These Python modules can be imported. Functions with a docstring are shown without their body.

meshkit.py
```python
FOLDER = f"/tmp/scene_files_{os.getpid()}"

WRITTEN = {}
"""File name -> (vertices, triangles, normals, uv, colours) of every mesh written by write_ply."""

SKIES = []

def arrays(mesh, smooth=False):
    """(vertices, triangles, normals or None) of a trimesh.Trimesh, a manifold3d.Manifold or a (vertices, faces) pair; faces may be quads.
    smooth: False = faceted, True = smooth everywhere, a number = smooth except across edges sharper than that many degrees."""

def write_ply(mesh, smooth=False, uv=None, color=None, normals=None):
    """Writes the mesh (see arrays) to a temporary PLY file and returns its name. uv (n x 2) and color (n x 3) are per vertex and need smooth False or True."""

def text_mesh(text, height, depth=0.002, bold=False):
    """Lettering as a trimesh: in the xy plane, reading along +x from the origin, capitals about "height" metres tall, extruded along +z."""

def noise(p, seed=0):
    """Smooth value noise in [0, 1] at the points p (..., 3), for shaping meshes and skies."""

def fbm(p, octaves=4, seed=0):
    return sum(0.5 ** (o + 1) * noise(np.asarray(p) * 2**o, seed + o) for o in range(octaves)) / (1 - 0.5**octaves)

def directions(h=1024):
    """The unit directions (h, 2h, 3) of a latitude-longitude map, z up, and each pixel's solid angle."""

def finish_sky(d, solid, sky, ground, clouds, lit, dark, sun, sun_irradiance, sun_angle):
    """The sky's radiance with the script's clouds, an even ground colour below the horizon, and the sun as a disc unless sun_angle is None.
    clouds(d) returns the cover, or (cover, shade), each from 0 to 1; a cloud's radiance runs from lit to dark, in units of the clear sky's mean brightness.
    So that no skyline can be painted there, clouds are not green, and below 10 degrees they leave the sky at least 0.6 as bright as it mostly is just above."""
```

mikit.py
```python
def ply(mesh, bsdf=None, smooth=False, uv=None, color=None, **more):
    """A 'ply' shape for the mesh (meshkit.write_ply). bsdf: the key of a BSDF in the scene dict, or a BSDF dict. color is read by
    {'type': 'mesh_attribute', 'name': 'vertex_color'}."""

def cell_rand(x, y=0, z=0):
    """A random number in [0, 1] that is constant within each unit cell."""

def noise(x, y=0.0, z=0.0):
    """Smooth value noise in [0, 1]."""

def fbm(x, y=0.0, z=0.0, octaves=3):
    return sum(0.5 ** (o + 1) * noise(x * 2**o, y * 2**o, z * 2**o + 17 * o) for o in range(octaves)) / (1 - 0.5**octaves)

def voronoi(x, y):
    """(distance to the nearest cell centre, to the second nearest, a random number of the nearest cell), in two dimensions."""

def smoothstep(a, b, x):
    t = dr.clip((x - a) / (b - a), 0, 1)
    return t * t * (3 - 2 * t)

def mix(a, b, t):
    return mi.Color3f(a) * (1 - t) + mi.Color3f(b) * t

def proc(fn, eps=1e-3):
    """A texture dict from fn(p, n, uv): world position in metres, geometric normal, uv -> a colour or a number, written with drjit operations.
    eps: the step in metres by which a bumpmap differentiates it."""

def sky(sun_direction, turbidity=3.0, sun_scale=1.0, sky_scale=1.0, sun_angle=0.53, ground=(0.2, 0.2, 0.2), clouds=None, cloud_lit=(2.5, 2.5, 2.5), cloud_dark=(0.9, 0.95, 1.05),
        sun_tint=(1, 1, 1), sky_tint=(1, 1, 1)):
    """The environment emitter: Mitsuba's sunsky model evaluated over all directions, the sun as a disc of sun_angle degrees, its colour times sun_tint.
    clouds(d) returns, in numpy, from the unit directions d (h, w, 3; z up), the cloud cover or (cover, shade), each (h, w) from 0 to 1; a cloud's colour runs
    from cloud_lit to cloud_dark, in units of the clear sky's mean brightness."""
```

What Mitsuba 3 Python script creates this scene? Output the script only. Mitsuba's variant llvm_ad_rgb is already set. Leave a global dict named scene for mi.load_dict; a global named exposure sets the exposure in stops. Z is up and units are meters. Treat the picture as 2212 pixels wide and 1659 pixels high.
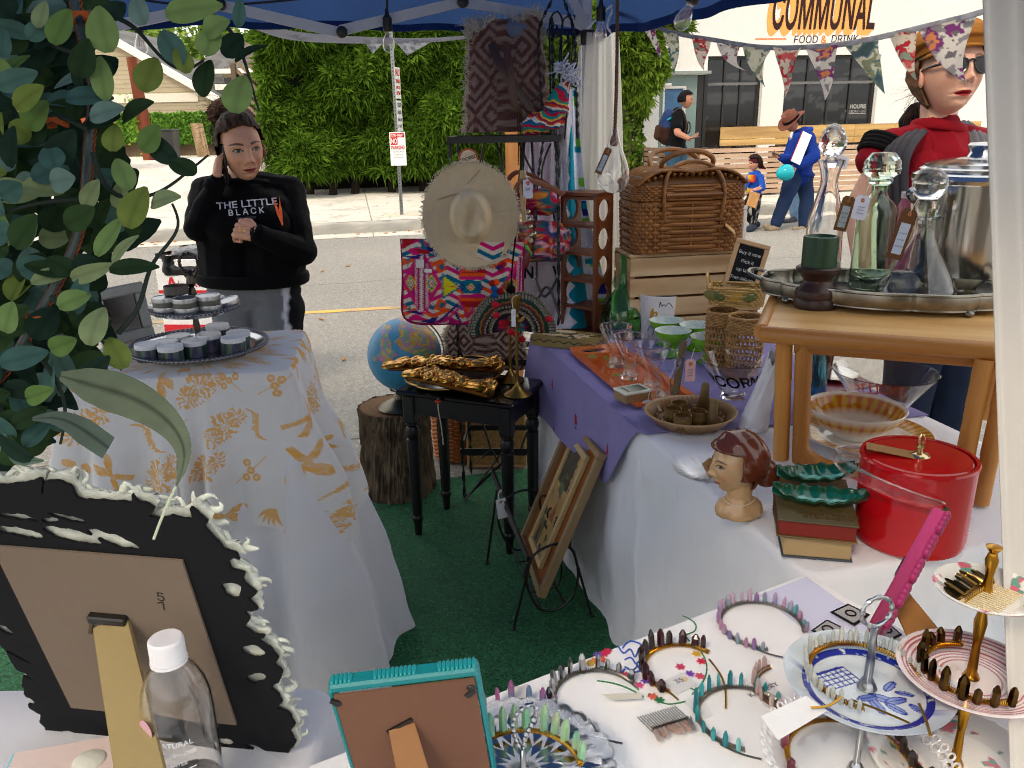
import math,random,numpy as np,trimesh,mitsuba as mi,mikit,meshkit,drjit as dr,manifold3d as m3
from shapely.geometry import Polygon,Point,LineString,box as sbox
from shapely import affinity
from shapely.ops import unary_union
scene,labels={},{}
HC,PITCH,ROLL,FOC=1.55,math.radians(18),math.radians(1.2),1770.0
_F=np.array([0,math.cos(PITCH),-math.sin(PITCH)]);_U0=np.array([0,math.sin(PITCH),math.cos(PITCH)]);_R0=np.array([1.,0,0])
_R=_R0*math.cos(ROLL)-_U0*math.sin(ROLL);_U=_U0*math.cos(ROLL)+_R0*math.sin(ROLL);_C=np.array([0,0,HC])
T4=mi.ScalarTransform4f
scene['camera']={'type':'perspective','fov':2*math.degrees(math.atan(1106/FOC)),'fov_axis':'x','near_clip':0.03,'far_clip':600.0,'to_world':T4().look_at(origin=_C.tolist(),target=(_C+_F).tolist(),up=_U.tolist())}
scene['sky_light']=mikit.sky((-0.35,-0.62,0.72),turbidity=3,sun_scale=0.22,sun_angle=14,clouds=lambda d:1.0)
exposure=2.7
def ray(x,y):return _F+_R*(x-1106)/FOC-_U*(y-829.5)/FOC
def at(x,y,z):
 d=ray(x,y);return _C+d*(z-HC)/d[2]
def dep(x,y,t):return _C+ray(x,y)*t
def depth(P):return float((np.asarray(P)-_C)@_F)
rng=np.random.default_rng(7)
def lin(h):
 h=h.lstrip('#');h=''.join(x*2 for x in h)if len(h)==3 else h;c=np.array([int(h[i:i+2],16)for i in(0,2,4)])/255.
 return np.where(c<=.04045,c/12.92,((c+.055)/1.055)**2.4)
def col_(c):return lin(c)if isinstance(c,str)else np.asarray(c,float)
def nz(p,s,seed=0):return meshkit.noise(np.asarray(p)*s,seed)
def fb(p,s,o=3,seed=0):return meshkit.fbm(np.asarray(p)*s,o,seed)
def vary(c,amt=.25,s=40,c2=None,seed=0):
 a=col_(c);b=None if c2 is None else col_(c2)
 def f(v):
  n=fb(v,s,3,seed)[:,None]
  k=np.clip((n-.3)/.4,0,1)
  return a*(1+amt*(n-.5)*2)if b is None else a*(1-k)+b*k
 return f
def wood(c1,c2,axis=0,s=60,st=.06,seed=0):
 a,b=col_(c1),col_(c2)
 def f(v):
  p=np.array(v,float);p[:,axis]*=st
  n=fb(p,s,4,seed);n2=fb(np.array(v),s*.15,2,seed+5)
  k=np.clip((n-.28)/.44,0,1)[:,None]
  return(a*(1-k)+b*k)*(.85+.3*n2[:,None])
 return f
def I4():return np.eye(4)
def tr(x,y=None,z=None):
 m=np.eye(4);m[:3,3]=x if y is None else(x,y,z);return m
def ro(axis,deg):
 a={'x':[1,0,0],'y':[0,1,0],'z':[0,0,1]}.get(axis,axis)if isinstance(axis,str)else axis
 return trimesh.transformations.rotation_matrix(math.radians(deg),a)
def sc(x,y=None,z=None):return np.diag([x,x if y is None else y,x if z is None else z,1.])
def basis(o,x,y,z):
 m=np.eye(4);m[:3,0],m[:3,1],m[:3,2],m[:3,3]=x,y,z,o;return m
def unit(v):v=np.asarray(v,float);return v/np.linalg.norm(v)
def mesh(v,f):return trimesh.Trimesh(np.asarray(v,float),np.asarray(f,int),process=False)
def tm(m,M):m=m.copy();m.apply_transform(M);return m
def cat(*ms):
 ms=ms[0]if len(ms)==1 and isinstance(ms[0],(list,tuple))else ms
 return trimesh.util.concatenate(list(ms))
def box(w,d,h,b=0.0,c=(0,0,0)):
 0
 if b<=0:
  m=trimesh.creation.box((w,d,h));m.apply_translation((c[0],c[1],c[2]+h/2));return m
 pts=[]
 for sx in(-1,1):
  for sy in(-1,1):
   for sz in(-1,1):
    x,y,z=sx*w/2,sy*d/2,sz*h/2
    pts+=[(x-sx*b,y-sy*b,z),(x-sx*b,y,z-sz*b),(x,y-sy*b,z-sz*b)]
 m=trimesh.convex.convex_hull(np.array(pts));m.apply_translation((c[0],c[1],c[2]+h/2));return m
def gbox(w,d,h,n=(8,8,4),c=(0,0,0)):
 0
 fs=[]
 for ax in range(3):
  a,b=[(1,2),(0,2),(0,1)][ax]
  for s in(0,1):
   na,nb=n[a],n[b]
   g=np.stack(np.meshgrid(np.linspace(0,1,na+1),np.linspace(0,1,nb+1),indexing='ij'),-1).reshape(-1,2)
   v=np.zeros((len(g),3));v[:,a],v[:,b],v[:,ax]=g[:,0],g[:,1],s
   q=np.array([[i*(nb+1)+j,(i+1)*(nb+1)+j,(i+1)*(nb+1)+j+1,i*(nb+1)+j+1]for i in range(na)for j in range(nb)])
   if(s==1)==(ax==1):q=q[:,::-1]
   fs.append(mesh(v,np.vstack([q[:,[0,1,2]],q[:,[0,2,3]]])))
 m=cat(fs);m.vertices=(m.vertices-[.5,.5,0])*[w,d,h]+np.array(c);return m
def lathe(prof,n=32,close=False):
 p=np.array(prof,float);a=np.arange(n)*2*np.pi/n;k=len(p)
 v=np.stack([p[:,None,0]*np.cos(a),p[:,None,0]*np.sin(a),np.repeat(p[:,1:2],n,1)],-1).reshape(-1,3)
 rows=range(k if close else k-1);f=[]
 for i in rows:
  for j in range(n):
   A,B=i*n+j,i*n+(j+1)%n;Cc,D=((i+1)%k)*n+(j+1)%n,((i+1)%k)*n+j
   if p[i,0]>1e-9:f.append((A,B,Cc))
   if p[(i+1)%k,0]>1e-9:f.append((A,Cc,D))
 return mesh(v,f)
def curve(pts,n=40,closed=False):
 0
 from scipy.interpolate import CubicSpline
 p=np.array(pts,float)
 if closed:p=np.vstack([p,p[:1]])
 d=np.r_[0,np.cumsum(np.linalg.norm(np.diff(p,axis=0),axis=1)+1e-9)]
 s=CubicSpline(d,p,bc_type='periodic' if closed else 'natural')
 return s(np.linspace(0,d[-1],n+1)[:-1]if closed else np.linspace(0,d[-1],n))
def tube(pts,r,n=8,closed=False,flat=1.0,twist=0.0,up=None):
 p=np.array(pts,float);k=len(p)
 t=(np.roll(p,-1,0)-np.roll(p,1,0))if closed else np.gradient(p,axis=0)
 t/=np.linalg.norm(t,axis=1,keepdims=True)+1e-12
 a=np.zeros_like(p);u=np.array([0,0,1.])if up is None else np.array(up,float)
 if abs(t[0]@u)>.95:u=np.array([1.,0,0])
 for i in range(k):
  u=u-t[i]*(u@t[i]);u/=np.linalg.norm(u)+1e-12;a[i]=u
 b=np.cross(t,a);r=np.broadcast_to(np.asarray(r,float),(k,));th=np.arange(n)*2*np.pi/n
 tw=np.linspace(0,twist*2*np.pi,k)[:,None]
 cx,cy=np.cos(th)[None]*flat*r[:,None],np.sin(th)[None]*r[:,None]
 x,y=cx*np.cos(tw)-cy*np.sin(tw),cx*np.sin(tw)+cy*np.cos(tw)
 v=(p[:,None]+x[...,None]*a[:,None]+y[...,None]*b[:,None]).reshape(-1,3)
 i,j=np.meshgrid(np.arange(k if closed else k-1),np.arange(n),indexing='ij');i2=(i+1)%k
 q=np.stack([i*n+j,i*n+(j+1)%n,i2*n+(j+1)%n,i2*n+j],-1).reshape(-1,4)
 f=np.vstack([q[:,[0,1,2]],q[:,[0,2,3]]])
 if not closed:
  v=np.vstack([v,p[:1],p[-1:]]);jj=np.arange(n)
  f=np.vstack([f,np.stack([jj*0+k*n,(jj+1)%n,jj],1),np.stack([jj*0+k*n+1,(k-1)*n+jj,(k-1)*n+(jj+1)%n],1)])
 return mesh(v,f)
def seg(a,b,r,n=8,r2=None,flat=1.0):
 return tube([a,b],[r,r if r2 is None else r2],n,flat=flat)
def bar(a,b,w,h):
 0
 a,b=np.array(a,float),np.array(b,float);d=b-a;L=np.linalg.norm(d);x=d/L
 u=np.array([0,0,1.])if abs(x[2])<.95 else np.array([0,1.,0]);y=unit(np.cross(u,x));z=np.cross(x,y)
 return tm(trimesh.creation.box((L,w,h)),basis((a+b)/2,x,y,z))
def ext(poly,h,z=0.0):
 g=Polygon(poly)if not hasattr(poly,'geom_type')else poly
 if not g.is_valid:g=g.buffer(0)
 ms=[trimesh.creation.extrude_polygon(q,h,engine='earcut')for q in getattr(g,'geoms',[g])]
 m=cat(ms);m.apply_translation((0,0,z));return m
def ell(rx,ry=None,rz=None,sub=3,c=(0,0,0)):
 m=trimesh.creation.icosphere(sub);m.apply_scale((rx,ry or rx,rz or rx));m.apply_translation(c);return m
def sheet(fn,nu,nv,u=(0,1),v=(0,1)):
 U,V=np.meshgrid(np.linspace(*u,nu+1),np.linspace(*v,nv+1),indexing='ij')
 p=np.asarray(fn(U,V),float);p=np.moveaxis(p,0,-1)if p.shape[0]==3 and p.ndim==3 else p
 i,j=np.meshgrid(np.arange(nu),np.arange(nv),indexing='ij');w=nv+1
 q=np.stack([i*w+j,(i+1)*w+j,(i+1)*w+j+1,i*w+j+1],-1).reshape(-1,4)
 return mesh(p.reshape(-1,3),np.vstack([q[:,[0,1,2]],q[:,[0,2,3]]]))
def thick(m,t):
 0
 n=m.vertex_normals;a,b=m.vertices+n*t/2,m.vertices-n*t/2;k=len(a)
 e=m.edges_sorted;uq,inv,cnt=np.unique(e,axis=0,return_inverse=True,return_counts=True)
 bd=m.edges[cnt[inv.ravel()]==1]
 side=np.vstack([np.stack([bd[:,1],bd[:,0],bd[:,0]+k],1),np.stack([bd[:,1],bd[:,0]+k,bd[:,1]+k],1)])
 return mesh(np.vstack([a,b]),np.vstack([m.faces,m.faces[:,::-1]+k,side]))
def man(m):
 if hasattr(m,'to_mesh'):return m
 for merge in(False,True):
  q=m.copy()
  if merge:q.merge_vertices()
  M=m3 .Manifold(m3 .Mesh(np.asarray(q.vertices,np.float32),np.asarray(q.faces,np.uint32)))
  if not M.is_empty():return M
 return M
def relax(m,it=6,l=.5,mu=.53):
 from scipy import sparse
 e=m.edges_unique;n=len(m.vertices);A=sparse.coo_matrix((np.ones(len(e)*2),(np.r_[e[:,0],e[:,1]],np.r_[e[:,1],e[:,0]])),(n,n)).tocsr();L=sparse.diags(1/np.maximum(np.asarray(A.sum(1)).ravel(),1))@A;v=np.array(m.vertices)
 for i in range(it):
  v=v+l*(L@v-v);v=v-mu*(L@v-v)if i%2==0 or True else v
 m.vertices=v;return m
def tri(M):
 k=M.to_mesh();return mesh(k.vert_properties[:,:3],k.tri_verts)
def balls(a,ra,b,rb,n=12):
 s=lambda c,r:m3 .Manifold.sphere(max(r,1e-4),n).translate(list(map(float,c)))
 return m3 .Manifold.batch_hull([s(a,ra),s(b,rb)])
def body(bones,edge=.02,it=6,extra=(),lam=.5):
 0
 M=m3 .Manifold.batch_boolean([balls(*q)for q in bones]+[man(e)for e in extra],m3 .OpType.Add)
 return relax(tri(M.refine_to_length(edge)),it,lam,lam+.03)
def text(s,h,depth_=.001,bold=False,center=True,wide=1.0):
 m=meshkit.text_mesh(s,h,depth_,bold);m.apply_scale((wide,1,1))
 if center:m.apply_translation((-(m.bounds[0,0]+m.bounds[1,0])/2,0,0))
 return m
def wall_text(m):return tm(m,ro('x',90))
PARTS={}
def fresh(k):
 if k not in PARTS and k not in scene:PARTS[k]=0;return k
 PARTS[k]=PARTS.get(k,0)+1
 while f'{k}_{PARTS[k]:03d}' in scene or f'{k}_{PARTS[k]:03d}' in PARTS:PARTS[k]+=1
 k2=f'{k}_{PARTS[k]:03d}';PARTS[k2]=0;return k2
def put(key,m,mat,col=None,smooth=35,M=None):
 if hasattr(m,'to_mesh'):m=tri(m)
 m=m.copy()
 if smooth and smooth is not True:
  if not getattr(m,'nomerge',False):m.merge_vertices()
  m=trimesh.graph.smooth_shade(m,angle=math.radians(smooth),facet_minarea=None);sm=True
 else:sm=bool(smooth)
 c=None
 if col is not None:
  if isinstance(col,np.ndarray)and col.ndim==2:c=col
  elif callable(col):c=np.asarray(col(np.asarray(m.vertices)))
  else:c=np.broadcast_to(col_(col),(len(m.vertices),3))
  c=np.clip(c,0.002,.95)
 if M is not None:
  m.apply_transform(M)
 scene[key]=mikit.ply(m,mat,smooth=sm,color=c)
class Thing:
 def __init__(s,name,label,cat_,M=None,group=None,kind=None):
  s.key=fresh(name);s.M=np.eye(4)if M is None else np.asarray(M)
  if s.M.shape==(3,):s.M=tr(s.M)
  labels[s.key]={'label':label,'category':cat_}
  if group:labels[s.key]['group']=group
  if kind:labels[s.key]['kind']=kind
 def p(s,name,m,mat='matte',col=(.5,.5,.5),smooth=35,under=None,M=None,label=None,kind=None):
  k=fresh((under or s.key)+'__'+name)
  if mat in NOCOL:col=None
  put(k,m,mat,col,smooth,s.M if M is None else s.M@M)
  if label or kind:
   labels[k]={}
   if label:labels[k]['label']=label
   if kind:labels[k]['kind']=kind
  return k
 def own(s,m,mat='matte',col=(.5,.5,.5),smooth=35,M=None):
  put(s.key,m,mat,None if mat in NOCOL else col,smooth,s.M if M is None else s.M@M);return s.key
def one(name,label,cat_,m,mat='matte',col=(.5,.5,.5),M=None,smooth=35,group=None,kind=None):
 return Thing(name,label,cat_,M,group,kind).own(m,mat,col,smooth)
def struct(name,m,mat,col=None,smooth=False,kind='structure',label=None):
 k=fresh(name);put(k,m,mat,None if mat in NOCOL else col,smooth);labels[k]={'kind':kind}
 if label:labels[k]['label']=label
 return k
def stick(t,name,m,mat,col,under=None,**k):return t.p(name,m,mat,col,under=under,**k)
VC={'type':'mesh_attribute','name':'vertex_color'}
def rgb(*c):return{'type':'rgb','value':list(map(float,c))}
def mat(key,**k):scene[key]={'type':'twosided','b':{'type':'principled',**k}}
mat('matte',base_color=VC,roughness=.85,specular=.25)
mat('satin',base_color=VC,roughness=.42,specular=.5)
mat('gloss',base_color=VC,roughness=.12,specular=.55)
mat('metal',base_color=VC,roughness=.14,metallic=1.0)
mat('brushed',base_color=VC,roughness=.33,metallic=1.0)
mat('felt',base_color=VC,roughness=.95,specular=.1,sheen=.4)
mat('hair',base_color=VC,roughness=.6,specular=.12)
mat('skin',base_color=VC,roughness=.48,specular=.35)
scene['crystal']={'type':'principled','base_color':VC,'roughness':.18,'spec_trans':.45,'eta':1.5}
scene['leafy']={'type':'principledthin','base_color':VC,'roughness':.5,'diff_trans':.55,'spec_trans':0.0,'eta':1.4}
scene['thincloth']={'type':'principledthin','base_color':VC,'roughness':.9,'diff_trans':.7,'spec_trans':0.0,'eta':1.3}
scene['glass']={'type':'dielectric','int_ior':1.5}
scene['plastic']={'type':'thindielectric','int_ior':1.45}
scene['pane']={'type':'thindielectric','int_ior':1.5}
scene['green_glass']={'type':'dielectric','int_ior':1.5,'specular_transmittance':rgb(.58,.86,.64)}
scene['pale_green_glass']={'type':'dielectric','int_ior':1.5,'specular_transmittance':rgb(.88,.96,.88)}
scene['blue_glass']={'type':'dielectric','int_ior':1.5,'specular_transmittance':rgb(.35,.66,.75)}
NOCOL={'glass','plastic','pane','green_glass','pale_green_glass','blue_glass'}
def procmat(key,fn,rough=.9,bump=None,bscale=1.0,eps=2e-3,spec=.3):
 b={'type':'principled','base_color':mikit.proc(fn),'roughness':rough,'specular':spec}
 if bump is not None:b={'type':'bumpmap','scale':bscale,'t':mikit.proc(bump,eps=eps),'b':b}
 scene[key]={'type':'twosided','b':b};NOCOL.add(key)
# ================================================================ the street
AE=math.radians(10.5);E1=np.array([math.cos(AE),math.sin(AE),0]);E2=np.array([-math.sin(AE),math.cos(AE),0]);EZ=np.array([0,0,1.])
SM=basis((0,0,0),E1,E2,EZ)
def onS(x,y,s):
 d=ray(x,y);t=(s-_C@E2)/(d@E2);P=_C+d*t;return np.array([P@E1,P[2]])
S_CURB,S_FAC,S_HEDGE=12.18,17.5,16.7
def asph(p,n,uv):
 g=mikit.fbm(p.x*.9,p.y*.9,0.,3);s=mikit.noise(p.x*190,p.y*190,0.);s2=mikit.noise(p.x*83,p.y*83,3.)
 k=mikit.smoothstep(.5,.85,s);d=mikit.smoothstep(.75,.35,s2)
 c=mikit.mix(mi.Color3f(.205,.195,.175),mi.Color3f(.27,.255,.225),g)
 c=mikit.mix(c,mi.Color3f(.42,.40,.36),k*.55)
 def crack(y0,sl,w):return mikit.smoothstep(w,w*.2,dr.abs(p.y-y0+.16*mikit.fbm(p.x*2.5,y0*3.,0.,3)-sl*p.x))
 c=mikit.mix(c,mi.Color3f(.05,.05,.048),dr.maximum(crack(4.1,.18,.016),crack(8.6,.2,.02)*.8)*.85)
 return mikit.mix(c,mi.Color3f(.09,.085,.08),d*.4)
procmat('asphalt',asph,.92,bump=lambda p,n,uv:mikit.noise(p.x*190,p.y*190,0.)*.5+mikit.noise(p.x*83,p.y*83,3.)*.6,bscale=.004,eps=2e-3)
def conc(p,n,uv):
 a=p.x*E1[0]+p.y*E1[1];s=p.x*E2[0]+p.y*E2[1]
 g=mikit.fbm(p.x*1.3,p.y*1.3,p.z,4);st=mikit.smoothstep(.62,.74,mikit.fbm(p.x*3.1,p.y*3.1,5.,3))
 c=mikit.mix(mi.Color3f(.40,.37,.31),mi.Color3f(.56,.52,.45),g)
 c=mikit.mix(c,mi.Color3f(.22,.21,.19),st*.45)
 sp=mikit.smoothstep(.86,.9,mikit.noise(p.x*14,p.y*14,1.));c=mikit.mix(c,mi.Color3f(.12,.11,.1),sp*.5)
 def line(x,w):f=dr.abs(x-dr.floor(x)-.5);return mikit.smoothstep(w,w*.3,f)
 j=dr.maximum(line(a/1.9+.37,.008),line((s-S_CURB)/1.9+.55,.008))
 return mikit.mix(c,mi.Color3f(.13,.12,.1),j*.75*mikit.smoothstep(.9,.99,n.z))
procmat('concrete',conc,.9)
def stucco(p,n,uv):
 g=mikit.fbm(p.x*.8,p.y*.8,p.z*.8,4)
 c=mikit.mix(mi.Color3f(.76,.74,.69),mi.Color3f(.84,.825,.785),g)
 d=mikit.smoothstep(1.1,.1,p.z+.5*mikit.fbm(p.x*2,p.y*2,p.z,3))
 return mikit.mix(c,mi.Color3f(.5,.46,.39),d*.4)
procmat('stucco',stucco,.95,bump=lambda p,n,uv:mikit.noise(p.x*40,p.y*40,p.z*40),bscale=.003,eps=5e-3)
def sbox2(a0,a1,s0,s1,z0,z1):m=trimesh.creation.box((a1-a0,s1-s0,z1-z0));m.apply_translation(((a0+a1)/2,(s0+s1)/2,(z0+z1)/2));return tm(m,SM)
def flat(a0,a1,s0,s1,z,n=1):
 m=sheet(lambda u,v:(a0+(a1-a0)*u,s0+(s1-s0)*v,u*0+z),n,n);return tm(m,SM)
struct('ground',flat(-300,300,-40,400,-.02),'concrete')
struct('road',flat(-60,60,-30,S_CURB-.45,0.0),'asphalt')
struct('gutter',flat(-60,60,S_CURB-.45,S_CURB,.004),'concrete')
mk=sheet(lambda u,v:(-40+80*u,7.0+.105*v+.012*np.sin(u*300)*v,u*0+.004),900,3);mk=tm(mk,SM)
def worn(v):
 n=fb(v,9,3)[:,None];k=np.clip((n-.33)/.2,0,1)
 return col_('#dca24c')*k+(1-k)*np.array([.26,.22,.16])
put(fresh('road_marking'),mk,'matte',worn,False);labels['road_marking']={'kind':'structure','label':'worn yellow centre line on the grey road'}
def kerb(u,v):
 a=-30+90*u;drop=np.clip((a-(-3.75))/1.15,0,1);drop=drop*drop*(3-2*drop)
 h=.03+.12*drop
 prof_s=np.interp(v,[0,.1,.45,.6,1],[0,.0,.015,.05,.17]);prof_z=np.interp(v,[0,.1,.45,.6,1],[0,.02,.85,1,1.01])
 return(a,S_CURB+prof_s,prof_z*h)
km=sheet(kerb,700,10);km.vertices+=(fb(km.vertices,8,3)[:,None]-.5)*np.array([0,.02,.008]);km=tm(km,SM)
struct('kerb',km,'matte',lambda v:(lambda n,t:(np.array([.27,.26,.235])*(1-n)+np.array([.42,.4,.35])*n)*(.8+.4*t))(np.clip((fb(v,5,4)-.3)*2.2,0,1)[:,None],nz(v,60)[:,None]),40)
def walk(u,v):
 a=-60+180*u;s=S_CURB+.16+60*v*v;drop=np.clip((a-(-3.75))/1.15,0,1);drop=drop*drop*(3-2*drop)
 return(a,s,.005+np.clip(.03+.12*drop+(1-drop)*np.clip((s-S_CURB)/1.3,0,1)*.12,0,.15))
struct('sidewalk',tm(sheet(walk,600,60),SM),'concrete',smooth=True)
lv=[]
r_=random.Random(3)
for i in range(46):
 a,s=r_.uniform(-6,5),S_CURB-.03-abs(r_.gauss(0,.12))
 if i>34:a,s=r_.uniform(-2,0),r_.uniform(4.2,10)
 l=ell(.035,.014,.006,1);lv.append(tm(l,SM@tr(a,s,.012)@ro('z',r_.uniform(0,360))@ro('x',r_.uniform(-30,30))))
k=one('fallen_leaf_litter','dry brown leaves scattered along the gutter and over the road','leaves',cat(lv),'matte',vary('#a06a35',.4,3),kind='stuff')
def tufts(P,N,size,per,col1,col2,seed,droop=.35,wid=.085,light=None):
 0
 g=np.random.default_rng(seed);k=len(P);D=g.normal(size=(k,per,3));D/=np.linalg.norm(D,axis=2,keepdims=True)
 D=D+N[:,None]*1.05;D/=np.linalg.norm(D,axis=2,keepdims=True)
 L=size*(.65+.6*g.random((k,per,1)));B=P[:,None]+D*.03*size
 side=np.cross(D,g.normal(size=(k,per,3)));side/=np.linalg.norm(side,axis=2,keepdims=True)
 w=wid*size*(.7+.6*g.random((k,per,1)))
 dr_=np.array([0,0,-1.])*droop*L
 M1=B+D*L*.5+dr_*.12;tip=B+D*L*.95+dr_*.6
 V=np.stack([B,M1+side*w,tip,M1-side*w],2).reshape(-1,3)
 i=np.arange(k*per)*4;Fq=np.stack([i,i+1,i+2,i,i+2,i+3],1).reshape(-1,3)
 t=g.random((k,1,1))*.55+g.random((k,per,1))*.45
 c=col_(col1)*(1-t)+col_(col2)*t
 if light is not None:c=c*light[:,None,None]
 return mesh(V,Fq),np.repeat(c.reshape(-1,3),4,0)
def hedge_points(n,a0,a1,s0,dp,z0,z1,seed):
 0
 g=np.random.default_rng(seed);a=a0+(a1-a0)*g.random(n);z=z0+(z1-z0)*g.random(n)**.9
 lump=fb(np.stack([a*1.1,z*1.3,a*0+seed],1),1.0,3,seed)-.5
 s=s0-lump*2.1+np.abs(g.normal(size=n))*.22+.35*np.clip((z0+.9-z)/.9,0,1)
 top=g.random(n)<.16;s=np.where(top,s0+dp*g.random(n),s);z=np.where(top,z1+lump*.5+.1*g.normal(size=n),z)
 P=np.stack([a,s,z],1);N=np.stack([g.normal(size=n)*.3,-np.where(top,.3,1.),np.where(top,1.,.25)+0*a],1)
 return P,N/np.linalg.norm(N,axis=1,keepdims=True)
al=onS(575,300,S_HEDGE)[0];ar=onS(1330,300,S_HEDGE)[0]
hz=Thing('hedge','tall dense green hedge of narrow leaves behind the sidewalk','hedge',SM)
P,N=hedge_points(10500,al,ar,S_HEDGE,1.6,.55,3.75,5)
m,c=tufts(P,N,.26,13,'#2c4e14','#82a83a',6)
hz.p('foliage',m,'leafy',c*.9,False,kind='stuff')
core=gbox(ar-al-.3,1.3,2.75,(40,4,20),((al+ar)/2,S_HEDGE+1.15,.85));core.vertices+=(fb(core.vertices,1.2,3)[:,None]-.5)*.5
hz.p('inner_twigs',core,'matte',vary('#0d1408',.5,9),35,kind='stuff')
for i in range(11):
 a=al+.5+(ar-al-.9)*i/10+r_.uniform(-.2,.2);s=S_HEDGE+.5+r_.uniform(-.1,.3)
 hz.p('stem',tube(curve([(a,s,.1),(a+.06,s+.05,.6),(a+r_.uniform(-.2,.2),s,1.3)],10),np.linspace(.085,.06,10),8),'matte',vary('#2a2018',.4,12))
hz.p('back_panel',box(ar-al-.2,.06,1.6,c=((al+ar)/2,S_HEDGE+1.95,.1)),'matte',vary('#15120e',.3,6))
def leaf_cloud(P,size,c1,c2,seed,asp=.62,N=None):
 g=np.random.default_rng(seed);k=len(P)
 D=g.normal(size=(k,3));D[:,2]-=.5
 if N is not None:D=D*.6+N
 D/=np.linalg.norm(D,axis=1,keepdims=True)
 s=np.cross(D,g.normal(size=(k,3)));s/=np.linalg.norm(s,axis=1,keepdims=True);up=np.cross(s,D)
 L=size*(.6+.7*g.random((k,1)));w=L*asp*.5
 V=np.stack([P,P+s*L*.35+up*w,P+s*L,P+s*L*.35-up*w],1).reshape(-1,3);i=np.arange(k)*4
 t=g.random((k,1))**1.2;c=col_(c1)*(1-t)+col_(c2)*t
 return mesh(V,np.stack([i,i+1,i+2,i,i+2,i+3],1).reshape(-1,3)),np.repeat(c,4,0)
ST=16.2
ta=onS(1352,300,ST)[0]
tree=Thing('street_tree','bushy narrow-leaved tree with ivy on its trunk beside the white restaurant','tree',SM)
tree.p('trunk',tube(curve([(ta-.1,ST+.2,.1),(ta+.0,ST+.15,1.2),(ta-.15,ST+.2,2.6),(ta-.4,ST+.4,4.6)],30),np.linspace(.2,.1,30),10),'matte',vary('#8a7a62',.5,14))
g=np.random.default_rng(11)
cen=[]
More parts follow.
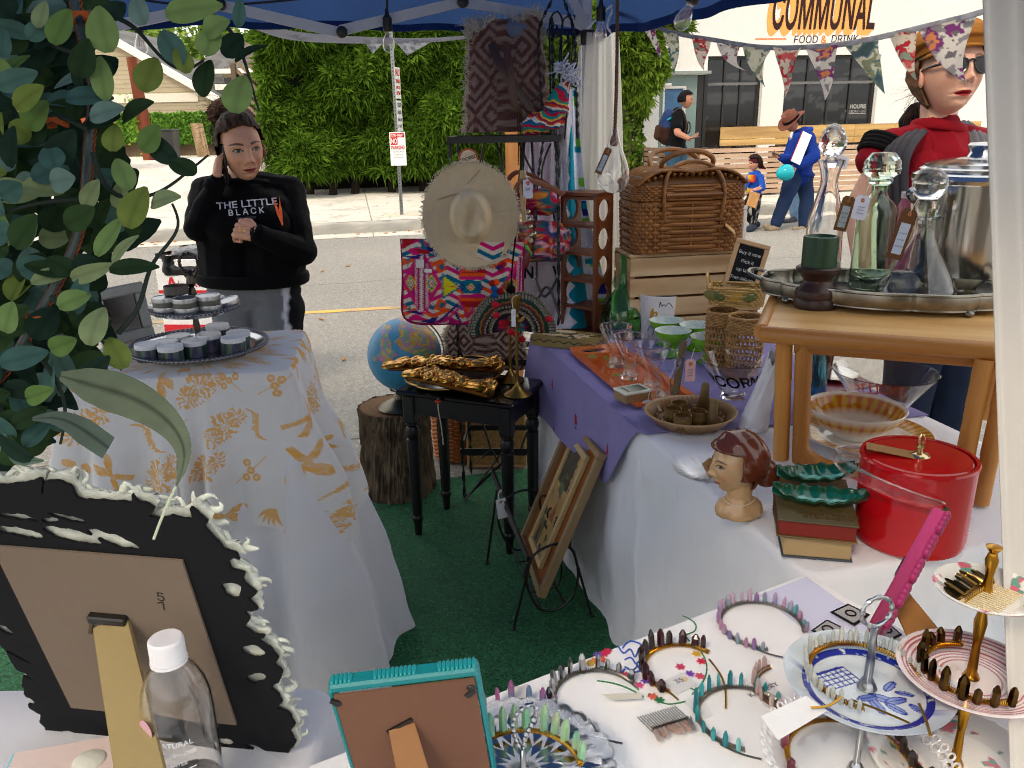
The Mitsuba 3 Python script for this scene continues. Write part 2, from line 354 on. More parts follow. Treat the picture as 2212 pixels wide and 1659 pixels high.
for(vx,vy,rr)in[(1330,100,.6),(1380,90,.45),(1395,130,.42),(1355,150,.5),(1300,60,.7),(1370,185,.3),(1340,30,.6),(1400,70,.3)]:
 a,z=onS(vx,vy,ST);q=g.normal(size=(170,3));q/=np.linalg.norm(q,axis=1,keepdims=True);cen.append(np.array([a,ST,z])+q*rr*(.55+.45*g.random((170,1))))
for(x0,y0,x1,y1)in[(1375,190,1432,150),(1380,200,1418,172),(1378,235,1402,208),(1385,140,1440,128),(1415,60,1500,52),(1430,45,1480,58)]:
 a0,z0=onS(x0,y0,ST);a1,z1=onS(x1,y1,ST-.4)
 tree.p('branch',tube(curve([(a0,ST,z0),((a0+a1)/2,ST-.2,(z0+z1)/2-.05),(a1,ST-.4,z1)],10),np.linspace(.02,.008,10),6),'matte','#4c4030')
 t=np.sort(g.random(34))[:,None];cen.append(np.hstack([a0+(a1-a0)*t,ST-.4*t,z0+(z1-z0)*t])+g.normal(size=(34,3))*.06)
P=np.vstack(cen);c0=P.mean(0);N=P-c0;N/=np.linalg.norm(N,axis=1,keepdims=True)+1e-6
m,c=tufts(P,N,.2,11,'#3c5a1c','#8aa83c',21,wid=.1);tree.p('crown',m,'leafy',c*.9,False,kind='stuff')
q=g.random((2600,2));z=.2+2.9*q[:,0];rr=.24+.16*fb(np.stack([q[:,1]*6,z*2,z*0],1),1,3);th=q[:,1]*2*np.pi
P=np.stack([ta-.02+rr*np.cos(th)*1.2,ST+.15+rr*np.sin(th),z],1)
m,c=leaf_cloud(P,.11,'#2e4a18','#7c9a3c',31,.9,np.stack([np.cos(th),np.sin(th),th*0],1));tree.p('ivy',m,'leafy',c*.9,False,kind='stuff')
bl=Thing('restaurant','white stucco restaurant with brown and orange painted lettering and dark windows','restaurant building',SM)
A0=onS(1300,300,S_FAC)[0];A1=A0+26
holes=[]
def wrect(x0,y0,x1,y1):a,z1=onS(x0,y0,S_FAC);a2,z0=onS(x1,y1,S_FAC);return[a,a2,z0,z1]
W1=wrect(1530,121,1638,318);W2=wrect(1700,119,1882,318);DR=wrect(1426,162,1516,400);DR[2]=.15
W1[2]=W2[2]=.62
face=sbox(A0,.1,A1,6.2)
for w in(W1,W2,DR):face=face.difference(sbox(w[0],w[2],w[1],w[3]))
bl.p('wall',tm(ext(face,.35),basis((0,S_FAC+.35,0),(1,0,0),(0,0,1),(0,-1,0))),'stucco')
bl.p('side_wall',box(.3,14,6.1,c=(A0+.151,S_FAC+7.36,.1)),'stucco')
bl.p('roof',box(A1-A0+.3,14.6,.2,c=((A0+A1)/2,S_FAC+7.2,6.2)),'matte','#b9b3a6')
for nw,w in enumerate((W1,W2)):
 a0,a1,z0,z1=w;k=bl.p('window',cat(box(.07,.08,z1-z0,c=(a0+.035,S_FAC+.16,z0)),box(.07,.08,z1-z0,c=(a1-.035,S_FAC+.16,z0)),box(a1-a0-.14,.08,.07,c=((a0+a1)/2,S_FAC+.16,z1-.07)),box(a1-a0-.14,.08,.07,c=((a0+a1)/2,S_FAC+.16,z0))),'satin','#1d1c1b')
 zm=onS(1600,183,S_FAC)[1]
 bl.p('mullion',box(a1-a0-.14,.09,.05,c=((a0+a1)/2,S_FAC+.16,zm)),'satin','#6a6a68',under=k)
 n=3 if nw==0 else 4
 cuts=[a0+.07+(a1-a0-.14)*i/n for i in range(n+1)]
 for i in range(1,n):bl.p('mullion',box(.035,.07,z1-z0-.14,c=(cuts[i],S_FAC+.161,z0+.07)),'satin','#262524',under=k)
 for i in range(n):
  for(za,zb)in((z0+.07,zm),(zm+.05,z1-.07)):
   bl.p('pane',gbox(cuts[i+1]-cuts[i]-.03,.012,zb-za-.004,(16,1,24),c=((cuts[i]+cuts[i+1])/2,S_FAC+.17,za+.002)),'gloss',lambda v:np.where(fb(v*[.6,1,2.2],2.2,4,3)[:,None]>.56,.035,.006)*np.ones(3),under=k)
 bl.p('sill',box(a1-a0+.1,.3,.06,c=((a0+a1)/2,S_FAC+.1,z0-.061)),'matte','#c9c4b8',under=k)
def pl(m,x,y,s=S_FAC-.003):a,z=onS(x,y,s);return tm(wall_text(m),tr(a,s,z))
hw=onS(1890,0,S_FAC)[0]-onS(1665,0,S_FAC)[0]
def shear(m,k):m=m.copy();m.vertices[:,0]+=k*m.vertices[:,1];return m
tx=text('COMMUNAL',1.0,.004,True);hh=onS(1780,-22,S_FAC)[1]-onS(1780,61,S_FAC)[1]
tx.apply_scale((hw/(tx.bounds[1,0]-tx.bounds[0,0]),hh,1));tx=shear(tx,.05)
bl.p('lettering',pl(tx,1778,61,S_FAC-.012),'matte','#3a2220',label='large dark brown painted lettering')
sh=cat([tm(tx,tr(-.011*i,-.011*i,-.0004*i))for i in range(1,12)])
bl.p('lettering_shadow',pl(sh,1778,61,S_FAC-.007),'matte','#f0ae62',label='orange block shade of the painted lettering',kind='stuff')
h2=onS(1780,77,S_FAC)[1]-onS(1780,93,S_FAC)[1]
bl.p('lettering',pl(shear(text('FOOD',h2,.004),.08),1740,93),'matte','#3a2a2a');bl.p('lettering',pl(text('&',h2,.004,True),1779,93),'matte','#ee8a3c');bl.p('lettering',pl(shear(text('DRINK',h2,.004),.08),1824,91.5),'matte','#3a2a2a')
for x0,x1,y in((1631,1698,86),(1860,1920,83)):
 a0,z=onS(x0,y,S_FAC);a1,_=onS(x1,y,S_FAC);bl.p('stripe',box(a1-a0,.004,.03,c=((a0+a1)/2,S_FAC-.003,z)),'matte','#ee8a4a')
bl.p('lettering',pl(text('HOURS',.085,.002,True),1853,234,S_FAC+.155),'matte','#b9b9b4');bl.p('lettering',pl(text('TUESDAY-SAT',.055,.002),1848,243,S_FAC+.155),'matte','#a9a9a4')
a,z=onS(1852,246,S_FAC+.15);bl.p('stripe',box(.42,.003,.015,c=(a,S_FAC+.155,z)),'matte','#a9a9a4')
a0,a1,z0,z1=DR
d=bl.p('door',cat(box(.12,.05,z1-z0,c=(a0+.06,S_FAC+.16,z0)),box(.26,.05,z1-z0,c=(a1-.29,S_FAC+.16,z0)),box(a1-a0-.54,.05,.22,c=(a0+.12+(a1-a0-.54)/2,S_FAC+.16,z1-.22)),box(a1-a0-.54,.05,.75,c=(a0+.12+(a1-a0-.54)/2,S_FAC+.16,z0))),'satin','#7d9490')
wx0,wx1=a0+.12,a1-.42
bl.p('frame',cat(box(wx1-wx0,.04,.05,c=((wx0+wx1)/2,S_FAC+.12,z1-.27)),box(wx1-wx0,.04,.05,c=((wx0+wx1)/2,S_FAC+.12,z0+1.35)),box(.04,.04,z1-z0-1.02,c=(wx0+.02,S_FAC+.12,z0+.75)),box(.04,.04,z1-z0-1.02,c=(wx1-.02,S_FAC+.12,z0+.75))),'satin','#dcdcd4',under=d)
bl.p('pane',box(wx1-wx0-.08,.01,z1-z0-1.66,c=((wx0+wx1)/2,S_FAC+.16,z0+1.4)),'satin',lambda v:col_('#3f6a94')*(.7+.6*nz(v*[9,1,1],1)[:,None]),under=d,label='upper pane covered by a blue cloth')
bl.p('pane',box(wx1-wx0-.08,.01,.59,c=((wx0+wx1)/2,S_FAC+.16,z0+.755)),'gloss','#2b3238',under=d)
bl.p('notice',box(.26,.006,.38,c=((wx0+wx1)/2+.06,S_FAC+.148,z0+.9)),'matte','#e4e6e6',under=d)
bl.p('handle',tube(curve([(a1-.32,S_FAC+.13,z0+1.0),(a1-.32,S_FAC+.06,z0+1.04),(a1-.32,S_FAC+.06,z0+1.2),(a1-.32,S_FAC+.13,z0+1.24)],12),.014,8),'satin','#222',under=d)
bl.p('door_post',box(.13,.12,z1-z0,c=(a1-.08,S_FAC+.2,z0)),'satin','#23211f',under=d)
bl.p('hood',box(a1-a0+.1,.1,.06,c=((a0+a1)/2,S_FAC-.045,z1+.01)),'satin','#8f9a96')
a,z=onS(1345,245,S_FAC);bl.p('ledge',box(1.3,.06,.05,c=(A0+.85,S_FAC-.03,onS(1390,186,S_FAC)[1])),'stucco')
gp=Thing('gas_pipe','white and yellow gas pipe with valve at the left foot of the white wall','gas pipe',SM)
a,z=onS(1377,340,S_FAC-.2)
gp.p('riser',seg((a,S_FAC-.15,.1),(a,S_FAC-.15,.95),.035,10),'satin','#d8d4c8');gp.p('riser',seg((a-.03,S_FAC-.15,.5),(a-.45,S_FAC-.15,.52),.018,8),'satin','#3a3632')
gp.p('valve',cat(seg((a-.16,S_FAC-.15,.52),(a-.02,S_FAC-.15,.51),.03,10),box(.05,.05,.09,.01,(a-.09,S_FAC-.15,.53))),'satin','#c9a83c')
gp.p('cap',box(.09,.09,.12,.02,(a-.06,S_FAC-.15,.9)),'satin','#3c3a38')
SF=13.75
fn=Thing('slatted_wood_fence','long pale wooden slat fence in front of the restaurant windows','fence',SM)
fa0=onS(1511,350,SF)[0];fa1=fa0+10.5
wd=[wood(*c_,0,14,.08,i)for i,c_ in enumerate([('#a98c74','#d3b69c'),('#b1947c','#dcc2aa'),('#9d8068','#c9ab92'),('#b8977a','#e0c4a2')])]
zt,zb=onS(1600,317,SF)[1],onS(1600,419,SF)[1]
nS=9
for i in range(nS):
 z=zb+(zt-zb)*i/(nS-.0)
 for j in range(3):
  x0,x1=fa0+j*3.5,fa0+j*3.5+3.492
  fn.p('slat',gbox(x1-x0,.035,.067,(50,1,4),((x0+x1)/2,SF+r_.uniform(-.004,.004),z)),'matte',wd[(i*2+j)%4])
for i in range(9):
 a=fa0+.12+i*1.25;fn.p('post',box(.085,.085,zt-.2,c=(a,SF+.075,.2)),'matte','#5c5148');fn.p('foot',cat(box(.06,.06,.28,c=(a,SF+.07,.15)),box(.26,.08,.02,c=(a,SF+.07,.151))),'satin','#4a4642')
SB=14.5
bn=Thing('tall_bench_back','yellowish plank bench back rising behind the long pale fence','bench',SM)
b0=onS(1556,290,SB)[0];zs=[onS(1600,y,SB)[1]for y in(314,300,287)];b1=onS(2118,270,SB)[0]
wy=[wood('#a8875a','#dcb877',0,12,.07,9+i)for i in range(3)]
for i,z in enumerate(zs):
 for j in range(2):
  x0=b0+(b1-b0)*j/2;bn.p('plank',gbox((b1-b0)/2-.008,.04,.105,(60,1,4),(x0+(b1-b0)/4,SB,z)),'matte',wy[(i+j)%3])
for i in range(6):bn.p('post',box(.08,.08,zs[-1]+.05-.15,c=(b0+.2+(b1-b0-.4)*i/5,SB+.07,.15)),'matte','#6a5a48')
bn.p('seat',box(b1-b0,.45,.05,c=((b0+b1)/2,SB-.25,.6)),'matte',wy[0])
fl=Thing('return_slat_fence','darker brown slat fence running back beside the door','fence',SM)
ea,ez=onS(1392,306,15.3);ga=fa0
for i in range(9):
 z0=zb+(zt-zb)*i/9
 fl.p('slat',tm(gbox(math.hypot(ga-ea,15.3-SF)-.05,.035,.066,(24,1,3)),tr((ga+ea)/2,(15.3+SF)/2,z0)@ro('z',math.degrees(math.atan2(SF-15.3,ga-ea)))),'matte',wood('#5c4838','#86705c',0,12,.08,40+i))
for t in(.03,.35,.68,.97):fl.p('post',box(.08,.08,zt-.18,c=(ea+(ga-ea)*t+.03,15.3+(SF-15.3)*t+.08,.15)),'matte','#41352b')
sp=Thing('sign_post','perforated grey metal sign post standing on the sidewalk before the hedge','sign post')
pb=at(868,465,.15)
pm=SM.copy();pm[:3,3]=pb
sp.M=pm
sp.p('post',cat(box(.052,.004,3.3,c=(0,-.02,0)),box(.004,.04,3.3,c=(-.024,0,0)),box(.004,.04,3.3,c=(.024,0,0))),'brushed',vary('#9a9c9a',.2,9))
sp.p('hole',cat([tm(lathe([(0,.0),(.008,0)],8),tr(-.005,-.0235,.08+i*.05)@ro('x',90))for i in range(64)]),'matte','#1c1c1c',kind='stuff')
sp.p('footing',box(.5,.36,.012,.004,(0,0,-.002)),'matte','#b5ab98')
def sign_at(name,lab,x0,y0,x1,y1):pass
n1=Thing('no_parking_sign','white and red paper sign reading NO PARKING on the grey post','sign')
t_=depth(pb);w_,h_=33/FOC*t_,68/FOC*t_
zc=(at(860,357,0)*0+_C+ray(860,357)*(t_*.985))[2]
n1 .M=pm@tr(.0,-.045,zc-pb[2])@ro('z',-4)
n1 .p('board',box(w_,.004,h_,c=(0,0,0)),'matte','#eeeeec')
def band(m,x,z,c):n1 .p('print',tm(m,tr(x,-.0045,z)),'matte',c)
band(box(w_*.86,.001,h_*.125,c=(0,0,h_*.84)),0,0,'#c2281f');band(box(w_*.43,.001,h_*.215,c=(-w_*.215,0,h_*.62)),0,0,'#c2281f')
def fit(s,w,h,bold=True):m=text(s,1,.001,bold);m.apply_scale((w/(m.bounds[1,0]-m.bounds[0,0]),h,1));return wall_text(m)
for s,w,h,x,z,c in(('TOW-AWAY',.78,.075,0,.865,'#f4ecec'),('NO',.36,.14,-.215,.66,'#f4ecec'),('PARKING',.84,.1,0,.49,'#c2281f')):n1 .p('lettering',tm(fit(s,w*w_,h*h_),tr(x*w_,-.006,z*h_)),'matte',c)
for s,w,h,z in(('Saturday, May 6',.66,.03,.40),('5 am to 11 pm',.56,.03,.31),('Special Event Parade',.6,.018,.235)):n1 .p('lettering',tm(fit(s,w*w_,h*h_,False),tr(.03*w_,-.006,z*h_)),'matte','#55555e')
n2=Thing('street_parking_sign','tall narrow white sign with red print turned edge-on near the post top','sign')
zt2,zb2=(_C+ray(855,150)*t_)[2],(_C+ray(862,283)*t_)[2]
n2 .M=pm@tr(.055,-.03,zb2-pb[2])@ro('z',72)
n2 .p('board',box(.30,.003,(zt2-zb2)*.48,c=(0,0,(zt2-zb2)*.51)),'satin','#d9d9d4');n2 .p('board',box(.30,.003,(zt2-zb2)*.48,c=(0,0,0)),'satin','#cfcfca')
for i,(s,z,h,c)in enumerate((('NO',.86,.09,'#b8352c'),('PARKING',.75,.05,'#b8352c'),('8AM TO',.66,.04,'#b8352c'),('6PM',.57,.05,'#b8352c'),('2 HOUR',.38,.06,'#666'),('PARKING',.27,.05,'#666'),('MON',.16,.04,'#666'),('FRI',.06,.04,'#666'))):n2 .p('lettering',tm(fit(s,.22,h),tr(0,-.004,z*(zt2-zb2))),'matte',c)
def F(x,y,Y):d=ray(x,y);return _C+d*Y/d[1]
ivw=Thing('ivy_wall','low garden wall grown over with green ivy in front of the grey house','wall')
a,b=F(330,330,40),F(560,325,40);wx=b[0]-a[0]+2
ivw.p('wall',box(wx+4,.3,1.8,c=((a[0]+b[0])/2,40.3,.1)),'matte',vary('#6a5a48',.3,1))
q=np.random.default_rng(9).random((9000,2));X=a[0]-2+(wx+2)*q[:,0];low=.45+.55*nz(np.stack([X*.7,X*0,X*0],1),1);Z=low+(2.05-low)*q[:,1]
P=np.stack([X,40.05-.35*fb(np.stack([X*1.5,Z*2,X*0],1),1,3),Z],1);m,c=leaf_cloud(P,.17,'#3c6a24','#8ab84c',41,.85,np.tile([0,-1.,.3],(len(P),1)));ivw.p('ivy',m,'leafy',c*.95,False,kind='stuff')
hs=Thing('grey_house','grey sided house with white gable trim and shingle roof behind the ivy wall','house')
HY=44.0
def Z_(x,y,Y=HY):p=F(x,y,Y);return p[0],p[2]
px,pz=Z_(190,55);qx,qz=Z_(486,222);bx_,bz_=Z_(486,245)
slope=(pz-qz)/(qx-px);lx=px-(qx-px)
gab=Polygon([(lx,.1),(qx-.3,.1),(qx-.3,qz),(px,pz),(lx,qz)])
hs.p('wall',tm(ext(gab,.2),basis((0,HY+.2,0),(1,0,0),(0,0,1),(0,-1,0))),'matte','#a59a82')
zz=bz_
while zz<pz-.3:
 x0=lx;x1=min(qx-.35,px+(pz-zz-.2)/slope)if zz>qz else qx-.35
 if x1>x0+.5:hs.p('siding_board',tm(box(x1-x0,.03,.2,c=((x0+x1)/2,HY-.03,0)),tr(0,0,zz)@tr(0,0,0)),'matte',vary('#b3a78c',.12,.5))
 zz+=.215
hs.p('band',box(qx-lx-1.2,.07,.42,c=((lx+qx)/2-.7,HY-.08,Z_(400,220)[1])),'matte','#e2dccb');hs.p('band',box(qx-lx-.4,.07,.16,c=((lx+qx)/2-.2,HY-.08,bz_-.17)),'matte','#e2dccb')
hs.p('gable_trim',bar((px,HY-.25,pz+.05),(qx+.35,HY-.25,qz-.1-.2*slope),.5,.3),'matte','#f0ece0')
def shing(v):return np.array([.115,.112,.108])*(.65+.8*mikit_cell(v))
def mikit_cell(v):
 r0=np.floor(v[:,2]/.11);cx=np.floor(v[:,0]/.28+r0*.5);h=np.sin(cx*12.9898+r0*78.233)*43758.5;return(h-np.floor(h))[:,None]
def slope_roof(x0,x1,y0,z0,y1,z1,n=(90,30)):
 m=sheet(lambda u,v:(x0+(x1-x0)*u,y0+(y1-y0)*v,z0+(z1-z0)*v),*n);return thick(m,.12)
hs.p('roof',thick(sheet(lambda u,v:(px+(qx+.4-px)*u,HY-.2+9*v,pz+.1-slope*(qx+.4-px)*u),20,20),.12),'matte',shing,35)
rx0,rz0=Z_(355,133,49);ex,ez_=Z_(470,190,46)
hs.p('roof',slope_roof(rx0-6,rx0+13,45.2,ez_-.6,49.5,rz0,(160,40)),'matte',shing,35)
d0,dz0=Z_(487,205,45.4);d1,dz1=Z_(560,160,45.4);dx,dz=Z_(505,172,45.2)
hs.p('dormer',box(d1-d0+1.5,1.6,dz1-dz0+.3,c=((d0+d1)/2+.75,46.2,dz0-.2)),'matte','#a89d86');hs.p('eave',box(d1-d0+2.4,.5,.22,c=((d0+d1)/2+.75,45.2,dz1+.05)),'matte','#f0ece0')
hs.p('eave',box(1.3,.2,.28,c=(dx-.3,45.1,Z_(470,190,45)[1]-.1)),'matte','#f0ece0')
hs.p('roof',slope_roof(d0-1,d1+3,45.1,dz1+.25,47.5,dz1+1.6,(60,16)),'matte',shing,35);hs.p('window',box(.5,.1,.35,c=(d0+.3,45.36,dz1-.5)),'gloss','#20201e')
po=Thing('leaning_wood_post','weathered square timber post with split top before the ivy wall','post');u0=F(440,333,38.5)
pp=gbox(.42,.4,1.5,(6,6,20));pp.vertices[:,0]-=.10*pp.vertices[:,2]
po.own(tm(pp,tr(u0[0],u0[1],.1)),'matte',wood('#8a6a4c','#cdb48e',2,9,.1))
bi=Thing('wheeled_bin','dark grey wheeled bin with lid beside the ivy wall','bin',tr(F(368,333,37.5)*[1,1,0]+[0,0,.12]))
bi.p('body',m:=trimesh.convex.convex_hull(np.array([[sx*w,sy*w,z]for sx in(-1,1)for sy in(-1,1)for w,z in((.3,0),(.38,1.15))])),'satin','#4a4c4c');bi.p('lid',box(.84,.84,.1,.03,(0,0,1.16)),'satin','#3c3e3e');bi.p('wheel',tm(lathe([(0,-.04),(.13,-.04),(.13,.04),(0,.04)],16),tr(.33,-.3,.13)@ro('y',90)),'satin','#222')
pk=Thing('utility_pole','reddish brown wooden pole with a vine at the left end of the ivy wall','pole',tr(F(322,325,36)*[1,1,0]))
pk.p('pole',tube([(0,0,.05),(-.05,0,2),(-.15,0,4.2)],[.28,.25,.2],12),'matte',wood('#5c2f20','#8a4c34',2,5,.1));q=np.random.default_rng(5).normal(size=(260,3))*[.14,.2,.6]+[-.38,-.1,1.6];m,c=leaf_cloud(q,.16,'#5a8a2c','#9cc04c',3);pk.p('vine',m,'leafy',c,False,kind='stuff')
lt=Thing('lattice_fence','brown slanted lattice fence between the woman and the hedge','fence');
l0,l1=F(541,345,18.5),F(575,345,18.5);
for i in range(16):
 z=.0+i*.19;lt.p('slat',bar((l0[0]-.1,18.5,z+.55),(l1[0]+.15,18.5,z-.25+.2),.03,.07),'matte',vary('#8a7a66',.3,5))
lt.p('backing',box(l1[0]-l0[0]+.3,.02,2.4,c=((l0[0]+l1[0])/2,18.56,.15)),'matte','#3c2e26');lt.p('post',box(.1,.1,2.6,c=(l0[0]-.14,18.5,.15)),'matte','#6a5a4a');lt.p('curb_wall',box(.5,.2,1.0,c=(l1[0]+.1,18.2,.15)),'concrete')
br=Thing('brick_house','red brick house with pale trim and garden wall at the far left','house',tr(F(20,240,26)*[1,1,0]))
fz=lambda y:F(20,y,26)[2]
br.p('brick_wall',box(5,3,fz(190)+1,c=(-1,2,.05)),'matte',lambda v:np.where(((np.floor(v[:,2]/.08)%1)<.1)[:,None],col_('#b4573c'),col_('#b4573c'))*(.8+.4*nz(v*[4,1,12],1)[:,None]))
for i in range(34):br.p('mortar',box(5.01,.01,.014,c=(-1,.497,.3+i*.085)),'matte','#d8c4b0')
br.p('trim',box(.5,.3,2.2,c=(-.25,.4,fz(248))),'matte','#efe6d4');br.p('garden_wall',box(6,.25,fz(250)-.05,c=(-2.1,-1,.05)),'matte',vary('#d3b893',.15,2));br.p('coping',box(6.1,.35,.06,c=(-2.1,-1,fz(250))),'matte','#efe2cc')
bo=Thing('bougainvillea','purple flowering bush before the pale garden wall at far left','bush',tr(F(8,300,22)*[1,1,0]));q=np.random.default_rng(6).normal(size=(900,3))*[.45,.3,.35]+[-.1,0,1.15];m,c=leaf_cloud(q,.12,'#5a2058','#8a3a86',8,.9);bo.p('flowers',m,'leafy',c,False,kind='stuff');bo.p('stem',seg((0,0,.1),(0,0,1.1),.04),'matte','#4a3c2c')
def far_tree(lab,x,Y,h,w,seed,c1,c2):
 t=Thing('background_tree',lab,'tree',tr(F(x,330,Y)*[1,1,0]));t.p('trunk',seg((0,0,0),(0,0,h*.55),.22,8,.12),'matte','#4a3c2e')
 g=np.random.default_rng(seed);cc=g.normal(size=(26,3))*[w*.3,w*.3,h*.14]+[0,0,h*.72]
 P=np.vstack([k_+(lambda d:d/np.linalg.norm(d,axis=1,keepdims=True))(g.normal(size=(150,3)))*w*.17*(.6+.4*g.random((150,1)))for k_ in cc])
 m,c=leaf_cloud(P,.42,c1,c2,seed+1,.6);t.p('crown',m,'leafy',c,False,kind='stuff')
far_tree('light green tree behind the grey house roof',400,60,9.5,9,51,'#5a7a2c','#a8bc5c');far_tree('yellow-green tree left of the grey house ridge',270,62,9,8,52,'#4c7028','#9cb450');far_tree('olive tree above the hedge end behind the house',540,58,7.5,6,53,'#4c6a2c','#8aa44c');far_tree('tall dark tree at the far left behind the brick house',60,50,11,10,54,'#3a5a24','#7c9a44')
# ================================================================ the market tent
TH=math.radians(14);TU=np.array([math.cos(TH),math.sin(TH),0]);TV=np.array([-math.sin(TH),math.cos(TH),0])
KC=np.array([.34,3.52,0]);TM=basis(KC,TU,TV,EZ)
TW=3.05
def onT(x,y,v=0.):
 d=ray(x,y);P=_C+d*(((KC+TV*v)-_C)@TV)/(d@TV);return P
def carpet(p,n,uv):
 a=mikit.noise(p.x*260,p.y*260,0.);b=mikit.noise(p.x*90,p.y*110,2.);g=mikit.fbm(p.x*4,p.y*4,1.,3)
 c=mikit.mix(mi.Color3f(.005,.055,.02),mi.Color3f(.02,.17,.06),g*.6+b*.5)
 c=mikit.mix(c,mi.Color3f(.12,.30,.19),mikit.smoothstep(.80,.94,a)*.6)
 return mikit.mix(c,mi.Color3f(.002,.016,.007),mikit.smoothstep(.45,.2,a)*.7)
procmat('turf',carpet,.62,bump=lambda p,n,uv:mikit.noise(p.x*260,p.y*260,0.)+.8*mikit.noise(p.x*110,p.y*110,4.),bscale=.006,eps=1.5e-3,spec=.4)
cm=sheet(lambda u,v:(-2.9+3.35*u,-3.3+3.32*v,.008+.0*u),160,160);cm=tm(cm,TM)
w=np.sin(cm.vertices[:,0]*3.0+cm.vertices[:,1]*15+2*fb(cm.vertices,1.5,2))*.006*np.clip(fb(cm.vertices,2.2,2,3)-.3,0,1)*3
cm.vertices[:,2]+=np.abs(w);struct('turf_carpet',thick(cm,.006),'turf',smooth=True)
cn=Thing('canopy_tent','blue pop-up canopy tent with white folding frame over the stall','canopy tent',TM)
scene['blue_fabric']={'type':'principledthin','base_color':rgb(.05,.105,.27),'roughness':.7,'diff_trans':.95,'spec_trans':0.0,'eta':1.4};NOCOL.add('blue_fabric')
ZV,ZR=1.845,2.11
def roof(u,v):
 x,y=-TW*u,-TW*v;e=np.minimum(np.minimum(u,1-u),np.minimum(v,1-v))*2
 return(x,y,ZR+.95*e**.92-.05*np.sin(np.pi*np.clip(e,0,1))*np.sin(np.pi*np.maximum(np.abs(u-.5),np.abs(v-.5))*2))
cn.p('roof',tm(sheet(roof,48,48),tr(0,.02,0)),'blue_fabric',smooth=True)
def val(P0,P1,lift,n=90):
 d=np.array(P1)-np.array(P0);L=np.linalg.norm(d);d=d/L;nn=np.array([-d[1],d[0],0])
 def f(u,v):
  wv=.022*np.sin(u*L*9+1)+.015*np.sin(u*L*23)
  zb=ZV+lift(u)+.006*np.sin(u*L*14)
  return tuple(P0[i]+d[i]*u*L+nn[i]*wv*(1-v)*.8+(0 if i<2 else zb+(ZR-zb)*v)for i in range(3))
 return f
fv=val((0,.03,0),(-TW,.03,0),lambda u:.035*np.sin(np.pi*np.clip(u*1.2,0,1)))
rv=val((.03,-TW,0),(.03,0,0),lambda u:-.028*np.sin(np.pi*u)+0*u)
lv_=val((-TW-.03,0,0),(-TW-.03,-TW,0),lambda u:.02*np.sin(np.pi*u))
for nm,f in(('valance',fv),('valance',rv),('valance',lv_)):
 k=cn.p(nm,sheet(f,110,12),'blue_fabric',smooth=True)
 hem=sheet(lambda u,v:f(u,v*.10),110,2);cn.p('hem',thick(hem,.006),'matte','#0d2c63',under=k)
def b3(x0,y0,x1,y1,v=-.05):return tm(bar(onT(x0,y0,v),onT(x1,y1,v),.012,.036),np.linalg.inv(TM))
for q in((470,10,742,72),(735,66,1002,3),(994,3,1238,47),(1228,-18,1274,74),(200,66,480,8),(1240,44,1268,62)):
 cn.p('truss_bar',b3(*q),'satin','#b9bbc0')
for x,y in((999,5),(738,70),(476,10)):
 P=onT(x,y,-.075);cn.p('pivot',tm(lathe([(0,0),(.02,0),(.02,.02),(.008,.024),(0,.024)],18),np.linalg.inv(TM)@basis(P,TU,EZ,-TV)),'satin','#17181b')
for x,y in((0,0),(-TW,0),(0,-TW),(-TW,-TW)):
 cn.p('leg',box(.04,.04,2.1,.004,(x-.03*(1 if x==0 else-1),y-.03*(1 if y==0 else-1),.0)),'satin','#c9cacc')
cn.p('corner_bracket',cat(box(.056,.056,.06,.006,(-.03,-.03,1.815)),box(.06,.03,.03,.005,(-.05,-.035,1.90))),'satin','#17181a')
for v0 in(-.3,-.8,-1.3):cn.p('side_bar',bar((-.05,v0,1.98+.06*(v0%.2)),(-.05,v0-.5,2.06-.05*(v0%.2)),.012,.034),'satin','#b9bbc0')
def drape(P,r0,r1,z0,z1,seed,lobes=9,amp=.28):
 def f(u,v):
  a=u*2*np.pi;r=r0+(r1-r0)*(1-v)**.8;q=np.stack([np.cos(a)*1.5,np.sin(a)*1.5,v*.7+seed],-1)
  fo=np.sin(a*lobes+2.2*fb(q,1,2)*3)+.5*np.sin(a*(lobes*2+1)+v*2)
  r=r*(1+amp*.5*fo)
  return(P[0]+r*np.cos(a)*1.15,P[1]+r*np.sin(a)*.8+.02*np.sin(v*4),z0+(z1-z0)*v)
 return f
dp=Thing('corner_drape','white gathered curtain hanging round the front corner leg of the tent','curtain')
dp.own(sheet(drape(KC+TU*.03-TV*.02,.055,.125,.02,1.86,4),260,60),'thincloth',(.86,.84,.78),True)
kt=Thing('side_curtain','off-white curtain hanging down the right side of the picture beside the crown table','curtain')
e0,e1=dep(2124,-60,1.12),dep(2190,1720,.92);out=unit([.86,.5,0])
def sidec(u,v):
 base=e0[:,None,None]+(e1-e0)[:,None,None]*v;fo=.012*np.sin(u*34+v*1.2)+.03*np.sin(u*11+.6)
 return tuple(base[i]+out[i]*u*.55+(np.array([-.5,.86,0])[i])*fo*np.clip(u*6,.1,1)for i in range(3))
kt.own(thick(sheet(sidec,140,60),.0015),'matte',lambda v:np.array([.46,.43,.385])*(.96+.08*fb(v,25,3)[:,None]),True)
